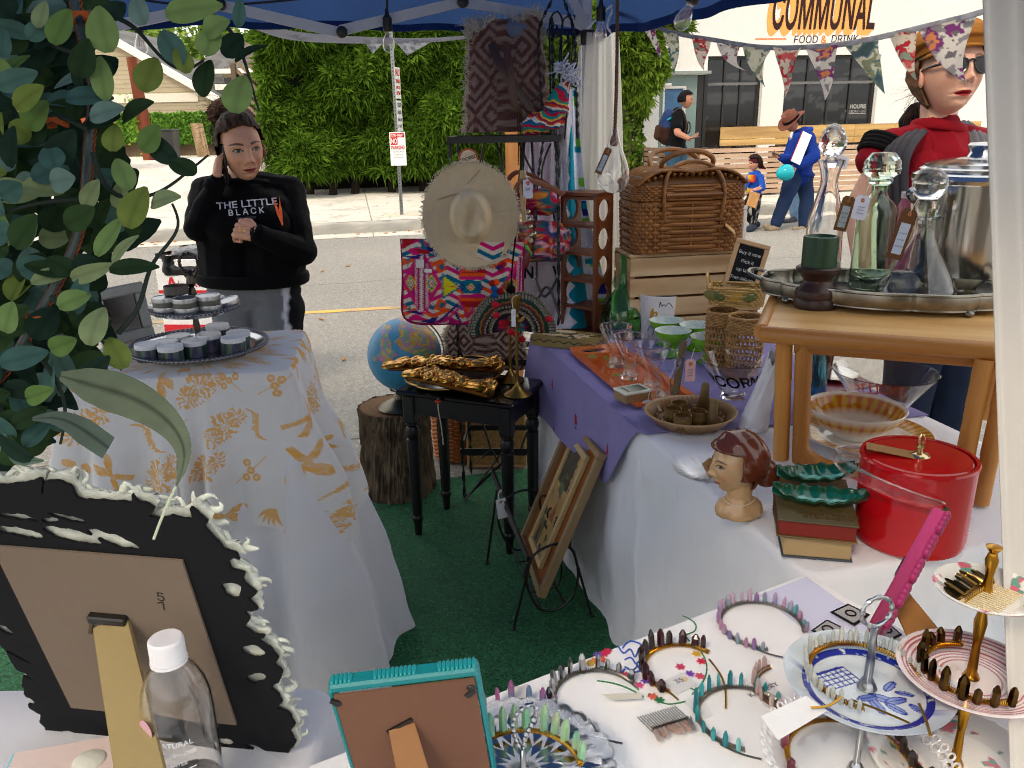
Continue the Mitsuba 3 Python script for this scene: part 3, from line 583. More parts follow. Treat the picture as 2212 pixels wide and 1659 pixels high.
def bulb(x,y,t,lab,tilt=0,cord=((0,.0),(0.02,.12))):
 b=Thing('string_light_bulb',lab,'light bulb',tr(dep(x,y,t))@ro('y',tilt),group=None)
 b.p('socket',lathe([(0,0),(.0155,0),(.0175,.006),(.0165,.012),(.0175,.02),(.0165,.046),(.008,.056),(.006,.075),(0,.076)],20),'satin','#101011')
 R=[(.010,-.004),(.0115,-.012),(.019,-.028),(.0225,-.043),(.0215,-.056),(.015,-.067),(.006,-.0718),(0,-.0722)]
 b.p('glass',cat(lathe(R[::-1]+[(0.0,-.004)],28),tm(lathe([(max(r-.0012,0),z+.0006)for r,z in R],28),I4())),'pane',smooth=60)
 b.p('filament',cat([tube([(.003*sx,.0015*sy,-.006),(.007*sx,.003*sy,-.022),(.008*sx,.004*sy,-.046)],.0006,5)for sx,sy in((1,1),(-1,1),(.4,-1),(-.4,-1))]),'brushed','#c07a3a')
 b.p('cord',tube(curve([(0,0,.07),(.004,0,.10),(cord[0][0],0,.15),(cord[1][0],0,.15+cord[1][1])],12),.004,6),'satin','#121213')
bulb(301,71,2.9,'hanging bulb behind the eucalyptus leaves at upper left');bulb(838,68,3.0,'hanging bulb with black socket beside the sign post top')
bulb(1298,46,3.0,'hanging bulb in front of the tent corner bracket');bulb(1492,8,2.2,'bulb hanging tilted at the right canopy edge above the flags',25)
cb=Thing('light_string_cable','thin black cable of the string lights running under the canopy','cable')
P=[dep(x,y,t)for x,y,t in((160,-40,2.8),(301,-2,2.86),(500,10,2.9),(690,-6,2.95),(838,-14,2.98),(1090,-10,3.0),(1290,-4,3.0),(1330,-8,2.9))]
cb.own(tube(curve(P,80),.004,6),'satin','#121213')
tz=Thing('white_zip_cord','loop of white cord tied to the tent corner bracket','cord')
P=[dep(x,y,3.05)for x,y in((1268,62),(1290,40),(1310,22),(1328,12),(1336,30),(1330,60),(1322,70),(1314,62),(1316,40),(1324,20))]
tz.own(tube(curve(P,60),.0045,6),'satin','#d8d8da')
lb=Thing('lace_bunting','white lace bunting with two pointed flags strung across the tent front','bunting')
rp=[onT(x,y,.06)for x,y in((545,50),(600,70),(680,82),(760,86),(850,88),(940,86),(1010,80),(1075,73))]
c_=curve(rp,60)
lb.p('ribbon',thick(sheet(lambda u,v:tuple(np.interp(u,np.linspace(0,1,60),c_[:,i])+(0 if i<2 else(v-.5)*.028*(1.3-u))for i in range(3)),80,3),.001),'thincloth',(.7,.7,.72),True)
def lace(p):return lambda v:(.62+.3*(fb(v,70,2,2)[:,None]>.5))*np.ones(3)
for a,b,c in(((852,87),(937,87),(880,120)),((783,86),(832,87),(806,116)),((608,70),(675,82),(650,88))):
 A,B,C=(onT(*q,.062)for q in(a,b,c));h_=[]
 m=sheet(lambda u,v:tuple((A[i]+(B[i]-A[i])*u)*(1-v)+(C[i])*v+(0 if i!=1 else.01*np.sin(u*9)*(1-v))for i in range(3)),16,16)
 lb.p('flag',thick(m,.0012),'thincloth',lace(0),True)
FLG=[((1378,42),(1422,61),(1426,130),'p'),((1425,62),(1467,74),(1463,161),'g'),((1488,79),(1532,85),(1531,153),'r'),((1547,90),(1597,95),(1616,152),'m'),((1609,101),(1665,104),(1646,189),'g'),((1675,105),(1734,104),(1686,206),'r'),((1740,103),(1816,99),(1778,216),'p'),((1818,97),(1901,86),(1918,201),'g'),((1913,75),(1977,64),(1993,173),'r'),((1982,64),(2104,33),(2097,180),'p')]
def bd(x):return np.interp(x,[1330,1500,1700,1900,2130],[3.0,2.72,2.4,2.15,1.9])
PAL={'p':('#d9d2c8','#7c3f78','#8f8a8c','#d98a5a'),'g':('#cfcbb4','#5d7a7c','#8a8f72','#4c5f62'),'r':('#d8ccb8','#b8323c','#c9605c','#8a9484'),'m':('#d6cec6','#8a3f5c','#8a6f78','#b0706a')}
fb_=Thing('flower_bunting','bunting of ten flowered fabric flags sagging along the right tent edge','bunting')
def flor(kind,seed):
 c0,c1,c2,c3=(col_(x)for x in PAL[kind])
 def f(v):
  q=np.stack([v[:,0],v[:,2]*1.0,v[:,1]*.3+seed],1)
  a,b,d=fb(q,46,3,seed)[:,None],fb(q,58,3,seed+9)[:,None],fb(q,90,2,seed+20)[:,None]
  c=c0*(.92+.16*d);c=np.where(b>.585,c2,c);c=np.where(a>.565,c1,c);c=np.where((a>.65),c3,c);c=np.where((b<.33)&(d>.45),c2*.6,c)
  return c
 return f
for i,(a,b,c,kd)in enumerate(FLG):
 A,B,C=dep(*a,bd(a[0])),dep(*b,bd(b[0])),dep(*c,bd((a[0]+b[0])/2));nrm=unit(np.cross(B-A,C-A));mid=(A+B)/2
 sw=dep((a[0]+b[0])/2,c[1],bd((a[0]+b[0])/2));bend=(C-sw)
 def flag(u,v,A=A,B=B,C=C,nrm=nrm,bend=bend,i=i):
  out_=[]
  for k in range(3):
   top=A[k]+(B[k]-A[k])*u;base=top*(1-v)+C[k]*v
   out_.append(base+bend[k]*(.9*(v**2-v))+nrm[k]*(.012*np.sin(u*5+v*3+i)*(1-v)+.02*np.sin(v*3+i)*v))
  return tuple(out_)
 fb_.p('flag',sheet(flag,44,56),'thincloth',flor(kd,3+i),True)
P=[dep(x,y-2,bd(x))for x,y in((1335,30),(1378,42),(1424,62),(1478,78),(1540,88),(1603,99),(1670,105),(1738,104),(1817,98),(1907,81),(1980,64),(2050,47),(2104,33),(2150,18))]
cc=curve(P,120)
fb_.p('tape',thick(sheet(lambda u,v:tuple(np.interp(u,np.linspace(0,1,120),cc[:,k])+((v-.5)*.014 if k==2 else 0)for k in range(3)),160,3),.0015),'matte',lambda v:col_('#8d8f98')*(.6+.8*nz(v,70)[:,None]),True)
gl=Thing('eucalyptus_garland','artificial eucalyptus garland wired to a dark stem hanging at upper left','garland')
def leaf(L,W,fold=.18,bend=.15,nu=9,nv=6,tip=.55):
 def f(u,v):
  s=(v-.5)*2;w=W*.54*np.sin(np.pi*np.clip(u,0.015,.985)**(tip+.2))**.62
  return(s*w,L*u,np.abs(s)*w*fold*1.4-bend*L*(u-.3)**2)
 return sheet(f,nu,nv)
def vein(c,L,W):
 c=col_(c)
 def f(v):s=np.abs(v[:,0])/(W*.5+1e-6);return c*(.9+.22*np.clip(s*3,0,1)[:,None])*(.9+.2*nz(v,90)[:,None])
 return f
LC={'L':('#5d7842','#6f8852','#808f66','#6a7a3c'),'T':('#4c6a60','#42605a','#667f76'),'D':('#2a3c28','#24352c','#34492c')}
gr=random.Random(12)
def put_leaf(cx,cy,L,W,ang,kd,t,tilt=None,roll=None,part='leaf',own=gl):
 s=t/FOC;Lm,Wm=L*s,W*s;a=math.radians(ang)
 up=_U*math.cos(a)+_R*math.sin(a);rt=_R*math.cos(a)-_U*math.sin(a);nn=np.cross(rt,up)
 M=basis(dep(cx,cy,t)-up*Lm*.5,rt,up,nn)@ro('x',gr.uniform(-28,28)if tilt is None else tilt)@ro('y',gr.uniform(-38,38)if roll is None else roll)
 own.p(part,leaf(Lm,Wm,gr.uniform(.05,.3),gr.uniform(-.1,.5)),'leafy',vein(gr.choice(LC[kd]),Lm,Wm),True,M=M)
HL=[(133,58,84,52,25,'L'),(228,66,96,66,-10,'L'),(418,20,124,54,80,'L'),(90,30,62,40,10,'L'),(221,166,100,44,-10,'L'),(320,158,84,56,15,'L'),(86,250,72,60,40,'L'),(245,297,60,46,2,'L'),(514,200,88,64,10,'L'),(68,212,84,48,60,'L'),(455,88,68,62,20,'L'),(362,92,112,50,-32,'T'),(230,242,78,50,72,'T'),(188,205,96,62,80,'T'),(80,62,60,42,40,'T'),(440,160,96,46,0,'D'),(310,246,96,50,70,'D'),(344,318,98,48,-50,'D'),(386,356,84,42,-60,'D'),(40,412,84,50,75,'T'),(146,392,74,50,88,'T'),(292,446,98,62,20,'L'),(360,432,74,44,75,'L'),(262,372,84,44,-25,'L'),(330,300,70,50,45,'L'),(500,90,70,46,30,'D'),(540,110,80,30,55,'D'),(470,60,60,50,60,'L'),(300,20,70,46,-20,'T'),(30,165,90,46,60,'T'),(12,95,60,36,20,'T'),(180,470,84,50,65,'D'),(60,500,90,56,40,'D'),(200,420,70,44,30,'L'),(110,590,96,36,65,'L'),(200,590,100,36,75,'L'),(285,575,100,40,80,'D'),(22,685,70,60,20,'L'),(45,770,96,52,70,'T'),(200,700,92,56,10,'L'),(155,645,70,44,60,'L'),(250,760,80,50,-30,'L'),(135,745,60,44,70,'L'),(100,850,90,40,75,'L'),(60,900,80,40,60,'D'),(200,800,90,44,50,'D'),(36,965,90,38,-50,'D'),(520,30,60,26,10,'T'),(395,130,60,40,-20,'L'),(250,20,50,40,40,'D'),(235,510,100,40,30,'L'),(270,540,90,34,40,'L'),(150,320,84,56,50,'D'),(40,320,90,60,20,'D'),(100,330,80,50,-30,'T'),(190,130,84,50,30,'D')]
for i,(x,y,L,W,a,k)in enumerate(HL):put_leaf(x,y,L,W,a,k,.90+.004*(i%9),None if i>12 else gr.uniform(-14,14),None if i>12 else gr.uniform(-16,16))
stem=[(163,-60),(163,0),(200,167),(194,300),(187,400),(160,533),(110,636),(50,740),(8,803),(-60,860)]
edge=[(-10,225),(100,235),(200,245),(300,270),(420,300),(520,300),(620,250),(720,250),(820,235),(930,120),(990,60)]
n=0
while n<230:
 y=gr.uniform(-30,985);mx=np.interp(y,[e[0]for e in edge],[e[1]for e in edge])
 x=gr.uniform(-60,mx-20)
 if 195<y<262 and-40<x<66:continue
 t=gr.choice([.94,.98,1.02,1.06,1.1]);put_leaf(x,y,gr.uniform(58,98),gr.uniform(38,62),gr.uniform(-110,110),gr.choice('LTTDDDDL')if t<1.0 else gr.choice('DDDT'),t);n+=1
sp_=curve([dep(x,y,.965)for x,y in stem],90)
fill_,fc_=[],[]
for i in range(270):
 y=gr.uniform(-40,1000);mx=np.interp(y,[e[0]for e in edge],[e[1]for e in edge]);x=gr.uniform(-70,mx-45)
 if 190<y<268 and-40<x<72:continue
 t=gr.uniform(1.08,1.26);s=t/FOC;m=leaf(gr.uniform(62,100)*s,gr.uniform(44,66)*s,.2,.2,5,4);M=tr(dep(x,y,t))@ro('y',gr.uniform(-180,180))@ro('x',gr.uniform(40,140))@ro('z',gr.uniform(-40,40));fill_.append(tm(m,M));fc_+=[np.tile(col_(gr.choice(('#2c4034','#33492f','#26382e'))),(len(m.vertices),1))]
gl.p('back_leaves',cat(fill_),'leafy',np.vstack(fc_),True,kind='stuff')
gl.p('stem',tube(sp_,.0055,8),'satin',vary('#2c3a36',.3,60))
k_=np.arange(900);s2=curve([dep(x,y,.965)for x,y in stem],900);th=k_*.5
gl.p('wire',tube(s2+np.stack([np.cos(th),np.sin(th)*.6,np.sin(th)],1)*.0068,.0012,4),'matte',vary('#7a3c22',.4,50))
for q in([(200,20),(290,60),(345,120),(400,150),(440,130)],[(200,330),(250,420),(330,420),(395,380),(450,335)],[(390,20),(470,40),(520,110),(545,190),(560,240)],[(255,720),(300,660),(330,570),(385,480),(372,440)],[(110,640),(180,700),(240,760),(262,800)],[(60,740),(120,820),(140,880),(130,960)],[(190,120),(120,100),(60,60)],[(190,280),(100,250),(20,290)],[(180,430),(80,440),(-20,470)]):
 c_=curve([dep(x,y,.945)for x,y in q],26);gl.p('twig',tube(c_,np.linspace(.0032,.0014,26),6),'matte','#26302a')
for x,y in((180,38),(78,690),(120,265)):
 P=dep(x,y,.955);gl.p('tie',cat([tube(P+np.stack([.013*np.cos(np.linspace(0,6.2,16)+j),.012*np.sin(np.linspace(0,6.2,16)+j),.005*np.sin(np.linspace(0,9,16)+j*2)],1),.0016,5)for j in range(4)]),'matte','#9a4c24')
def strap(mid,wid,t,col,part='long_leaf',fold=.25):
 c=curve([dep(x,y,tt)for(x,y),tt in zip(mid,t)],40);tg=np.gradient(c,axis=0);tg/=np.linalg.norm(tg,axis=1,keepdims=True)
 wd_=np.interp(np.linspace(0,1,40),np.linspace(0,1,len(wid)),wid)*np.mean(t)/FOC
 sd=np.cross(tg,_F);sd/=np.linalg.norm(sd,axis=1,keepdims=True)
 def f(u,v):
  idx=np.clip((u*39).round().astype(int),0,39);s=(v-.5)*2
  return tuple(c[idx][...,i]+sd[idx][...,i]*s*wd_[idx]*.5-_F[i]*np.abs(s)*wd_[idx]*fold*.5*np.sin(u*3)for i in range(3))
 m=sheet(f,39,8);cols=np.tile(col_(col),(len(m.vertices),1));vv=np.tile(np.arange(9),40);cols[vv==4]*=.45;cols*=(.8+.4*fb(m.vertices,60,3)[:,None]);gl.p(part,m,'leafy',cols,True,label='long pale green strap leaf curling down' if len(mid)>5 else None)
strap([(130,812),(220,838),(300,866),(367,914),(397,970),(393,1016),(380,1050)],[20,74,92,84,64,36,3],[.90,.88,.86,.85,.84,.83,.83],'#66715e')
strap([(70,905),(130,905),(190,935),(235,968)],[8,34,56,52],[.9,.89,.88,.87],'#54625a');strap([(5,940),(40,985),(95,995)],[12,36,4],[.92,.91,.9],'#5c7064')
gl.p('petiole',tube(curve([dep(x,y,.83)for x,y in((380,1050),(362,1090),(345,1130),(332,1165))],14),.0015,6),'satin','#a9b39c')
# ================================================================ people
def G2(x,z,cx,cz,sx,sz):return np.exp(-((x-cx)/sx)**2-((z-cz)/sz)**2)
def ss(a,b,x):t=np.clip((x-a)/(b-a),0,1);return t*t*(3-2*t)
def head_mesh(H=.225,sub=5,wide=1.,jaw=1.,nose=1.,open_=0.):
 0
 m=trimesh.creation.icosphere(sub);d=m.vertices;x,y,z=.335*wide*d[:,0],.43*d[:,1],.5+.5*d[:,2]
 x=np.sign(x)*np.abs(x/.335)**.93*.335
 t=np.clip((.50-z)/.5,0,1)
 x=x*(1-.30*jaw*t**1.5);yb=y>0;y=np.where(yb,y*(1-.5*t),y*(1-.10*t));y=np.where(yb,y*1.02,-.43*np.abs(y/.43)**.86)
 f=ss(0.05,-.2,y);ax=np.abs(x)
 y=y+f*(.05*G2(ax,z,.14,.505,.075,.045)-.018*G2(ax,z,.13,.575,.11,.028)-.055*nose*G2(x,z,0,.45,.036,.10)-.105*nose*G2(x,z,0,.345,.045,.045)-.04*nose*G2(ax,z,.058,.325,.026,.026)+.02*G2(ax,z,.03,.30,.02,.012)-.034*G2(x,z,0,.222,.085,.02)-.036*G2(x,z,0,.170,.072,.022)+(.03+.03*open_)*G2(x,z,0,.197,.10,.009+.006*open_)+.016*G2(x,z,0,.132,.08,.02)-.04*G2(x,z,0,.06,.09,.05)-.022*G2(ax,z,.19,.35,.08,.08)-.02*G2(ax,z,.12,.5,.045,.022)+.02*G2(ax,z,.135,.26,.03,.06))
 m.vertices=np.stack([x,y,z],1)*H;return m
def face_colors(H,skin,lip,brow,eye=True,blush=None,lash='#1a1210'):
 s,lp,bw,ls=col_(skin),col_(lip),col_(brow),col_(lash)
 def f(v):
  x,y,z=v[:,0]/H,v[:,1]/H,v[:,2]/H;ax=np.abs(x);c=np.tile(s,(len(v),1))*(.94+.12*fb(v,60,3)[:,None])
  fr=(y<-.15)[:,None]
  c=np.where(fr,c*(1-.14*G2(ax,z,.14,.47,.09,.03)[:,None])+(col_('#c4553f')-c)*(.22*G2(ax,z,.19,.33,.07,.06)+.2*G2(x,z,0,.34,.05,.03))[:,None],c)
  up,lo=.026*np.sqrt(np.clip(1-(x/.105)**2,0,1))*(1-.25*np.exp(-(x/.018)**2)),.036*np.clip(1-(x/.1)**2,0,1)**.7
  c=np.where(fr&((ax<.105)&(z<.199+up)&(z>.199-lo))[:,None],lp*(.9+.2*nz(v,200)[:,None]),c)
  c=np.where(fr&((ax<.095)&(np.abs(z-.198)<.006))[:,None],lp*.25,c)
  bz=.585+.022*(1-((ax-.15)/.1)**2);c=np.where(fr&((ax>.055)&(ax<.245)&(np.abs(z-bz)<.017*(1-.5*ss(.15,.25,ax))))[:,None],bw*.65+c*.2,c)
  if eye:
   ex=(ax-.138)/.068;oh=np.clip(1-ex**2,0,1);top,bot=.50+.030*oh,.50-.022*oh
   inn=(np.abs(ex)<1)&(z<top)&(z>bot)
   c=np.where(fr&inn[:,None],np.array([.40,.36,.33]),c)
   c=np.where(fr&(inn&(((ax-.138-.008*np.sign(x))/.026)**2+((z-.502)/.027)**2<1))[:,None],np.array([.035,.02,.013]),c)
   c=np.where(fr&((np.abs(ex)<1.12)&(np.abs(z-top)<.010))[:,None],ls,c);c=np.where(fr&((np.abs(ex)<1.0)&(np.abs(z-bot)<.005))[:,None],c*.55,c)
  c=np.where(fr&(G2(ax,z,.032,.303,.016,.008)>.5)[:,None],c*.35,c)
  return c
 return f
def ear(H,s):
 m=ell(.035*H,.075*H,.115*H,3);v=m.vertices/H;m.vertices[:,0]+=np.where((v[:,0]*s>0),-s*.018*H*np.exp(-(v[:,1]/.04)**2-((v[:,2]-.02)/.06)**2),0)
 m.vertices[:,1]+=.15*m.vertices[:,2];return tm(m,tr(s*.335*H,.03*H,.44*H)@ro('z',s*20))
def chain(ps,rs):return[(ps[i],rs[i],ps[i+1],rs[i+1])for i in range(len(ps)-1)]
def hand_bones(w,d,n,side,curl=(40,40,45,50),L=.175,thumb=(45,20),spread=4):
 0
 d,n=unit(d),unit(n);n=unit(n-d*(n@d));t=np.cross(d,n)*side;B=[];k=L/.175
 palm=w+d*.085*k
 for i in range(4):
  o=(1.5-i)*.0205*k;base=w+d*(.082-.004*abs(i-1))*k+t*o;B.append((w+d*.015*k+t*o*.6,.0155*k,base,.0115*k))
  c=curl[i]if isinstance(curl,(tuple,list))else curl;a=math.radians(c*.8);p=base;fl=[.043,.048,.045,.036][i]*k
  dd=d+t*(1.5-i)*.02*spread
  for j,(ln,rr)in enumerate(((1.,.0088),(.66,.0078),(.52,.0068))):
   dir_=unit(dd*math.cos(a)+n*math.sin(a));q=p+dir_*fl*ln;B.append((p,rr*k,q,rr*.9*k));p=q;a+=math.radians(c*[1.1,.8,0][j])
 b0=w+d*.025*k+t*.026*k;a=math.radians(thumb[0]);dr0=unit(d*math.cos(a)+t*math.sin(a)+n*.35);b1=b0+dr0*.042*k;a2=math.radians(thumb[1]);dr1=unit(d*math.cos(a2)+t*math.sin(a2)+n*.55);b2=b1+dr1*.032*k
 B+=[(w+d*.01*k,.015*k,b0,.0135*k),(b0,.0125*k,b1,.0105*k),(b1,.0105*k,b2,.0085*k),(b2,.0085*k,b2+unit(dr1+n*.3)*.026*k,.0068*k)]
 return B
def hand(*a,edge=.004,**k):return body(hand_bones(*a,**k),edge,5)
def rough(m,amp,s,seed=0,fold=None):
 m=m.copy();n=m.vertex_normals;v=m.vertices;h=fb(v,s,3,seed)-.5
 if fold is not None:h=h+.5*(np.abs(fb(v*np.array(fold),s*.8,2,seed+4)-.5)*2-.25)
 m.vertices=v+n*(h*amp)[:,None];return m
def curls(P,D,n,L,r,seed,col='#2a1a12',wav=.25):
 g=np.random.default_rng(seed);out_=[]
 for i in range(n):
  j=g.integers(len(P));p=P[j];d=unit(D[j]+g.normal(size=3)*.5);q=[p]
  for k in range(5):d=unit(d+g.normal(size=3)*wav+np.array([0,0,-.12]));q.append(q[-1]+d*L*(.5+g.random())/5)
  out_.append(tube(q,np.linspace(r,r*.3,6),3))
 return cat(out_)
T1=3.15
def J(x,y,t=T1):return dep(x,y,t)
w1=Thing('person','woman in black sweatshirt with white lettering and hair bun holding a phone to her ear','person')
H1=.235;fdir=unit([.50,-.86,-.07])
def frame_facing(o,fwd,up=(0,0,1)):
 y=-unit(fwd);x=unit(np.cross(y,up));z=np.cross(x,y);return basis(o,x,y,z)
HM1=frame_facing(J(534,389,3.08),fdir,(-.10,0,1))
hd=tm(cat(head_mesh(H1,6,.90,.55,.95)),HM1)
chest,hip=J(533,455,3.16),J(548,640,3.18)
neckb=J(530,400,3.14)
shL,shR=J(447,415,3.17),J(624,412,3.2)
elL,wrL=J(428,492,3.05),J(466,392,3.0)
elR,wrR=J(650,545,3.12),J(556,506,2.93)
foot=at(560,1120,0);fl_,fr_=at(520,1130,0),at(610,1125,0)
knL,knR=J(520,870,3.2),J(602,868,3.2);hpL,hpR=J(512,665,3.2),J(600,665,3.2)
cloth_r=0.0
torso=[(neckb+[0,0,-.03],.075,chest,.135),(shL,.062,J(500,420,3.17),.085),(shR,.062,J(560,418,3.19),.085),(J(485,470,3.15),.115,J(500,560,3.17),.125),(J(585,470,3.16),.115,J(590,560,3.18),.128),(J(487,490,3.07),.085,J(580,490,3.08),.085),(J(500,560,3.17),.125,J(507,640,3.18),.128),(J(590,560,3.17),.128,J(592,640,3.18),.130)]
arms=chain([shL,elL],[.068,.056])+chain([elL,wrL],[.056,.033])+chain([shR,elR],[.068,.058])+chain([elR,wrR],[.058,.034])
legs=chain([hpL,knL,fl_+[0,0,.08]],[.10,.062,.04])+chain([hpR,knR,fr_+[0,0,.08]],[.108,.062,.04])+[(J(508,628,3.19),.112,J(588,628,3.2),.114),(J(510,600,3.19),.10,J(592,600,3.2),.10)]+[(fl_+[0,0,.05],.04,fl_+[-.02,-.16,.04],.035),(fr_+[0,0,.05],.04,fr_+[.03,-.16,.04],.035)]
skinb=[(a,ra*.80,b,rb*.80)for a,ra,b,rb in torso[:6]+arms+legs]
nk=chain([neckb+[0,.01,-.05],J(525,372,3.16)],[.066,.060])
b_=man(body(skinb+nk,.03,5));b_=b_+man(hd)
hL=hand(wrL+(wrL-elL)*.02,unit(J(472,335,3.02)-wrL),unit(_R*.9+_F*.5),1,curl=(55,52,48,45),thumb=(30,5));hR=hand(wrR,unit(J(512,492,2.93)-wrR)+_F*.1,-_U*.4+_F*.8,-1,curl=(92,95,98,98),thumb=(40,15))
sk=tri(b_+man(hL)+man(hR));Hi1=np.linalg.inv(HM1);fc1=face_colors(H1,'#cf9a7c','#a04a48','#20140f');hb=HM1[:3,3]
def skin1(v):
 q=trimesh.transform_points(v,Hi1);base=np.tile(col_('#cc967a'),(len(v),1))*(.9+.2*fb(v,50,3)[:,None]);inh=(q[:,2]>-.03)&(np.abs(q[:,0])<.13)&(np.abs(q[:,1])<.14)
 return np.where(inh[:,None],fc1(q),base)
bk=w1 .p('body',sk,'skin',skin1,True)
def fit_cloth(m,amp=.012,s=9,seed=1,fold=(1,1,2.2)):return rough(m,amp,s,seed,fold)
sw=body(torso+arms,.016,6);sw=fit_cloth(sw,.022,8,3);sw=tri(man(sw).trim_by_plane((0,0,1),float(J(546,598,3.18)[2])))
w1 .p('sweatshirt',sw,'felt',vary('#0b0b0d',.25,30),True)
cuff=[tube([wrL+(elL-wrL)*.16,wrL+(elL-wrL)*-.02],[.038,.036],16),tube([wrR+(elR-wrR)*.16,wrR+(elR-wrR)*-.02],[.040,.037],16)]
for c in cuff:w1 .p('cuff',c,'felt','#0c0c0e')
hemc=J(546,598,3.18);w1 .p('hem',tube([hemc+np.array([.205*math.cos(a),.14*math.sin(a),-.004*math.cos(a)])for a in np.arange(32)*2*np.pi/32],.014,8,closed=True,flat=1.8,up=(0,0,1)),'felt','#0c0c0e')
w1 .p('collar',tube([neckb+np.array([.088*math.cos(a),.075*math.sin(a)-.01,.012-.018*np.sin(-a)*-1*.5])for a in np.arange(28)*2*np.pi/28],.009,8,closed=True),'felt','#0d0d0f')
tg_m=rough(body(legs,.02,5),.008,8,5,(1,1,2))
lx_c=J(560,640,3.2)
def tights(v):
 c=np.tile(col_('#6a6c70'),(len(v),1))*(.85+.3*fb(v,60,3)[:,None]);right=v[:,0]>J(630,700,3.2)[0];c=np.where(right[:,None],col_('#15161a'),c)
 st=np.abs(v[:,0]-J(628,700,3.2)[0]-.006)<.0085;c=np.where(st[:,None]&(v[:,1]<lx_c[1]+.1)[:,None],col_('#c2c4ca'),c);return np.where((v[:,2]<.1)[:,None],col_('#222225'),c)
w1 .p('leggings',tg_m,'felt',tights,True)
VW1=unit(J(533,460)-_C)
def proj_front(m,src,off,dirv=None):
 0
 dirv=VW1 if dirv is None else dirv;m=m.copy();v=m.vertices;o=v-dirv*.5
 loc,ri,_=src.ray.intersects_location(o,np.tile(dirv,(len(v),1)),multiple_hits=False);base=(v@dirv);d0=base.min();vv=v.copy()
 for l,r in zip(loc,ri):vv[r]=l-dirv*(off-(base[r]-d0)*-1*0)+dirv*(base[r]-d0)
 m.vertices=vv;return m
def subd(m,e):
 v,f=trimesh.remesh.subdivide_to_size(m.vertices,m.faces,e,max_iter=12);return mesh(v,f)
def chest_text(s,x,y,h,wpx,col,bold=False,slope=0,gap=None):
 m=text(' '.join(s)if gap else s,1,.0015,bold);W=wpx*3.03/FOC;m.apply_scale((W/(m.bounds[1,0]-m.bounds[0,0]),h*3.03/FOC,1));m=subd(m,.008)
 m=tm(wall_text(m),frame_facing(J(x,y,2.9),-VW1)@ro('y',slope));return m
for s,x,y,h,wp,cl,bd_,gp_ in(('THE LITTLE',535,446,14,126,'#d2d2d4',True,False),('BLACK',533,463,12.5,73,'#c9c9cc',True,True),('SWEATSHIRT',533,474,5,40,'#6c6c70',False,False)):
 w1 .p('lettering',proj_front(chest_text(s,x,y,h,wp,cl,bd_,-2.2,gp_),sw,.0035),'matte',cl,False)
for sx,a in((-3,7),(5,-7)):
 f_=ext(Polygon([(-.010,.05),(.0,.0),(.004,-.055),(-.002,-.06),(-.012,-.01)]),.002);f_=subd(tm(f_,ro('z',a)),.008)
 w1 .p('feather_print',proj_front(tm(wall_text(f_),frame_facing(J(608+sx,452,2.9),-VW1)@sc(.9,.9,1.0)),sw,.004),'matte',vary('#e8562a',.2,60,'#f0763c'),False)
hc=head_mesh(H1,6,.90,.55,0);v=hc.vertices/H1
fz_=.85-.9*np.abs(v[:,0])**1.6+.02*(fb(v,30,2)-.5)*2;keep=(v[:,2]>fz_)|((v[:,1]>-.08)&(v[:,2]>.56))|((v[:,1]>.10)&(v[:,2]>.3))
keep&=(v[:,2]>.18);hf=hc.faces[keep[hc.faces].all(1)];hcm=mesh(hc.vertices,hf);hcm.remove_unreferenced_vertices();ramp_=ss(-.33,.05,hcm.vertices[:,[1]]/H1)*.8+.2;hcm.vertices+=hcm.vertex_normals*(.003+.015*ramp_)*(1+.9*(fb(hcm.vertices*[1,.3,.3],110,3)-.5)[:,None])
strand=lambda c1,c2,s=300:(lambda v:col_(c1)*(1-(k:=np.clip((nz(v*[1,.25,.25],s)-.2)*1.6,0,1)[:,None]))+col_(c2)*k)
hk=w1 .p('hair',tm(thick(hcm,.003),HM1),'hair',strand('#1a110c','#4a3222',160),True)
bc=J(490,247,3.15);bun=ell(.076,.066,.056,5);bun.vertices+=bun.vertex_normals*((fb(bun.vertices*[1,1,2.2]+np.sin(bun.vertices[:,[1]]*60)*.01,45,4)-.5)*.030)[:,None]
w1 .p('bun',tm(bun,tr(bc+[0.005,0,.004])),'hair',strand('#24170f','#6e4d36',140),True,under=hk)
bun2=ell(.05,.05,.036,4);w1 .p('bun',tm(rough(bun2,.02,40),tr(J(520,252,3.14))),'hair',strand('#20140e','#5a3e2b',140),True,under=hk)
g=np.random.default_rng(2);D=g.normal(size=(200,3));D/=np.linalg.norm(D,axis=1,keepdims=True)
w1 .p('loose_strands',cat(curls(bc+D*[.055,.05,.045],D+[0,0,-.2],150,.09,.0009,3),curls(np.array([J(468,260,3.1),J(475,275,3.1)]),np.array([[-.4,0,-1],[-.2,0,-1]]),40,.12,.0009,5),curls(np.array([J(566,330,3.12),J(562,318,3.1),J(492,300,3.05),J(556,290,3.05)]),np.array([[.2,-.2,-1],[.4,0,-.7],[-.5,-.3,-.6],[.5,-.2,.1]]),60,.11,.0008,6)),'hair','#3a281d',False,under=hk,kind='stuff')
w1 .p('ear',tm(ear(H1,1),HM1),'skin','#a87258',True)
ph=Thing('mobile_phone','dark phone held against the ear of the woman in the black sweatshirt','phone',basis(J(487,350,2.965),unit([.25,-.9,.1]),unit([.9,.3,.2]),unit(np.cross(unit([.25,-.9,.1]),unit([.9,.3,.2])))))
ph.M=frame_facing(J(483,354,3.02),unit([-.85,-.5,0]),unit([.05,0,1]))
ph.p('case',box(.074,.009,.145,.003,(0,0,-.0725)),'gloss','#16161a');ph.p('screen',box(.066,.0015,.13,0,(0,.0052,-.065)),'gloss','#08080a')
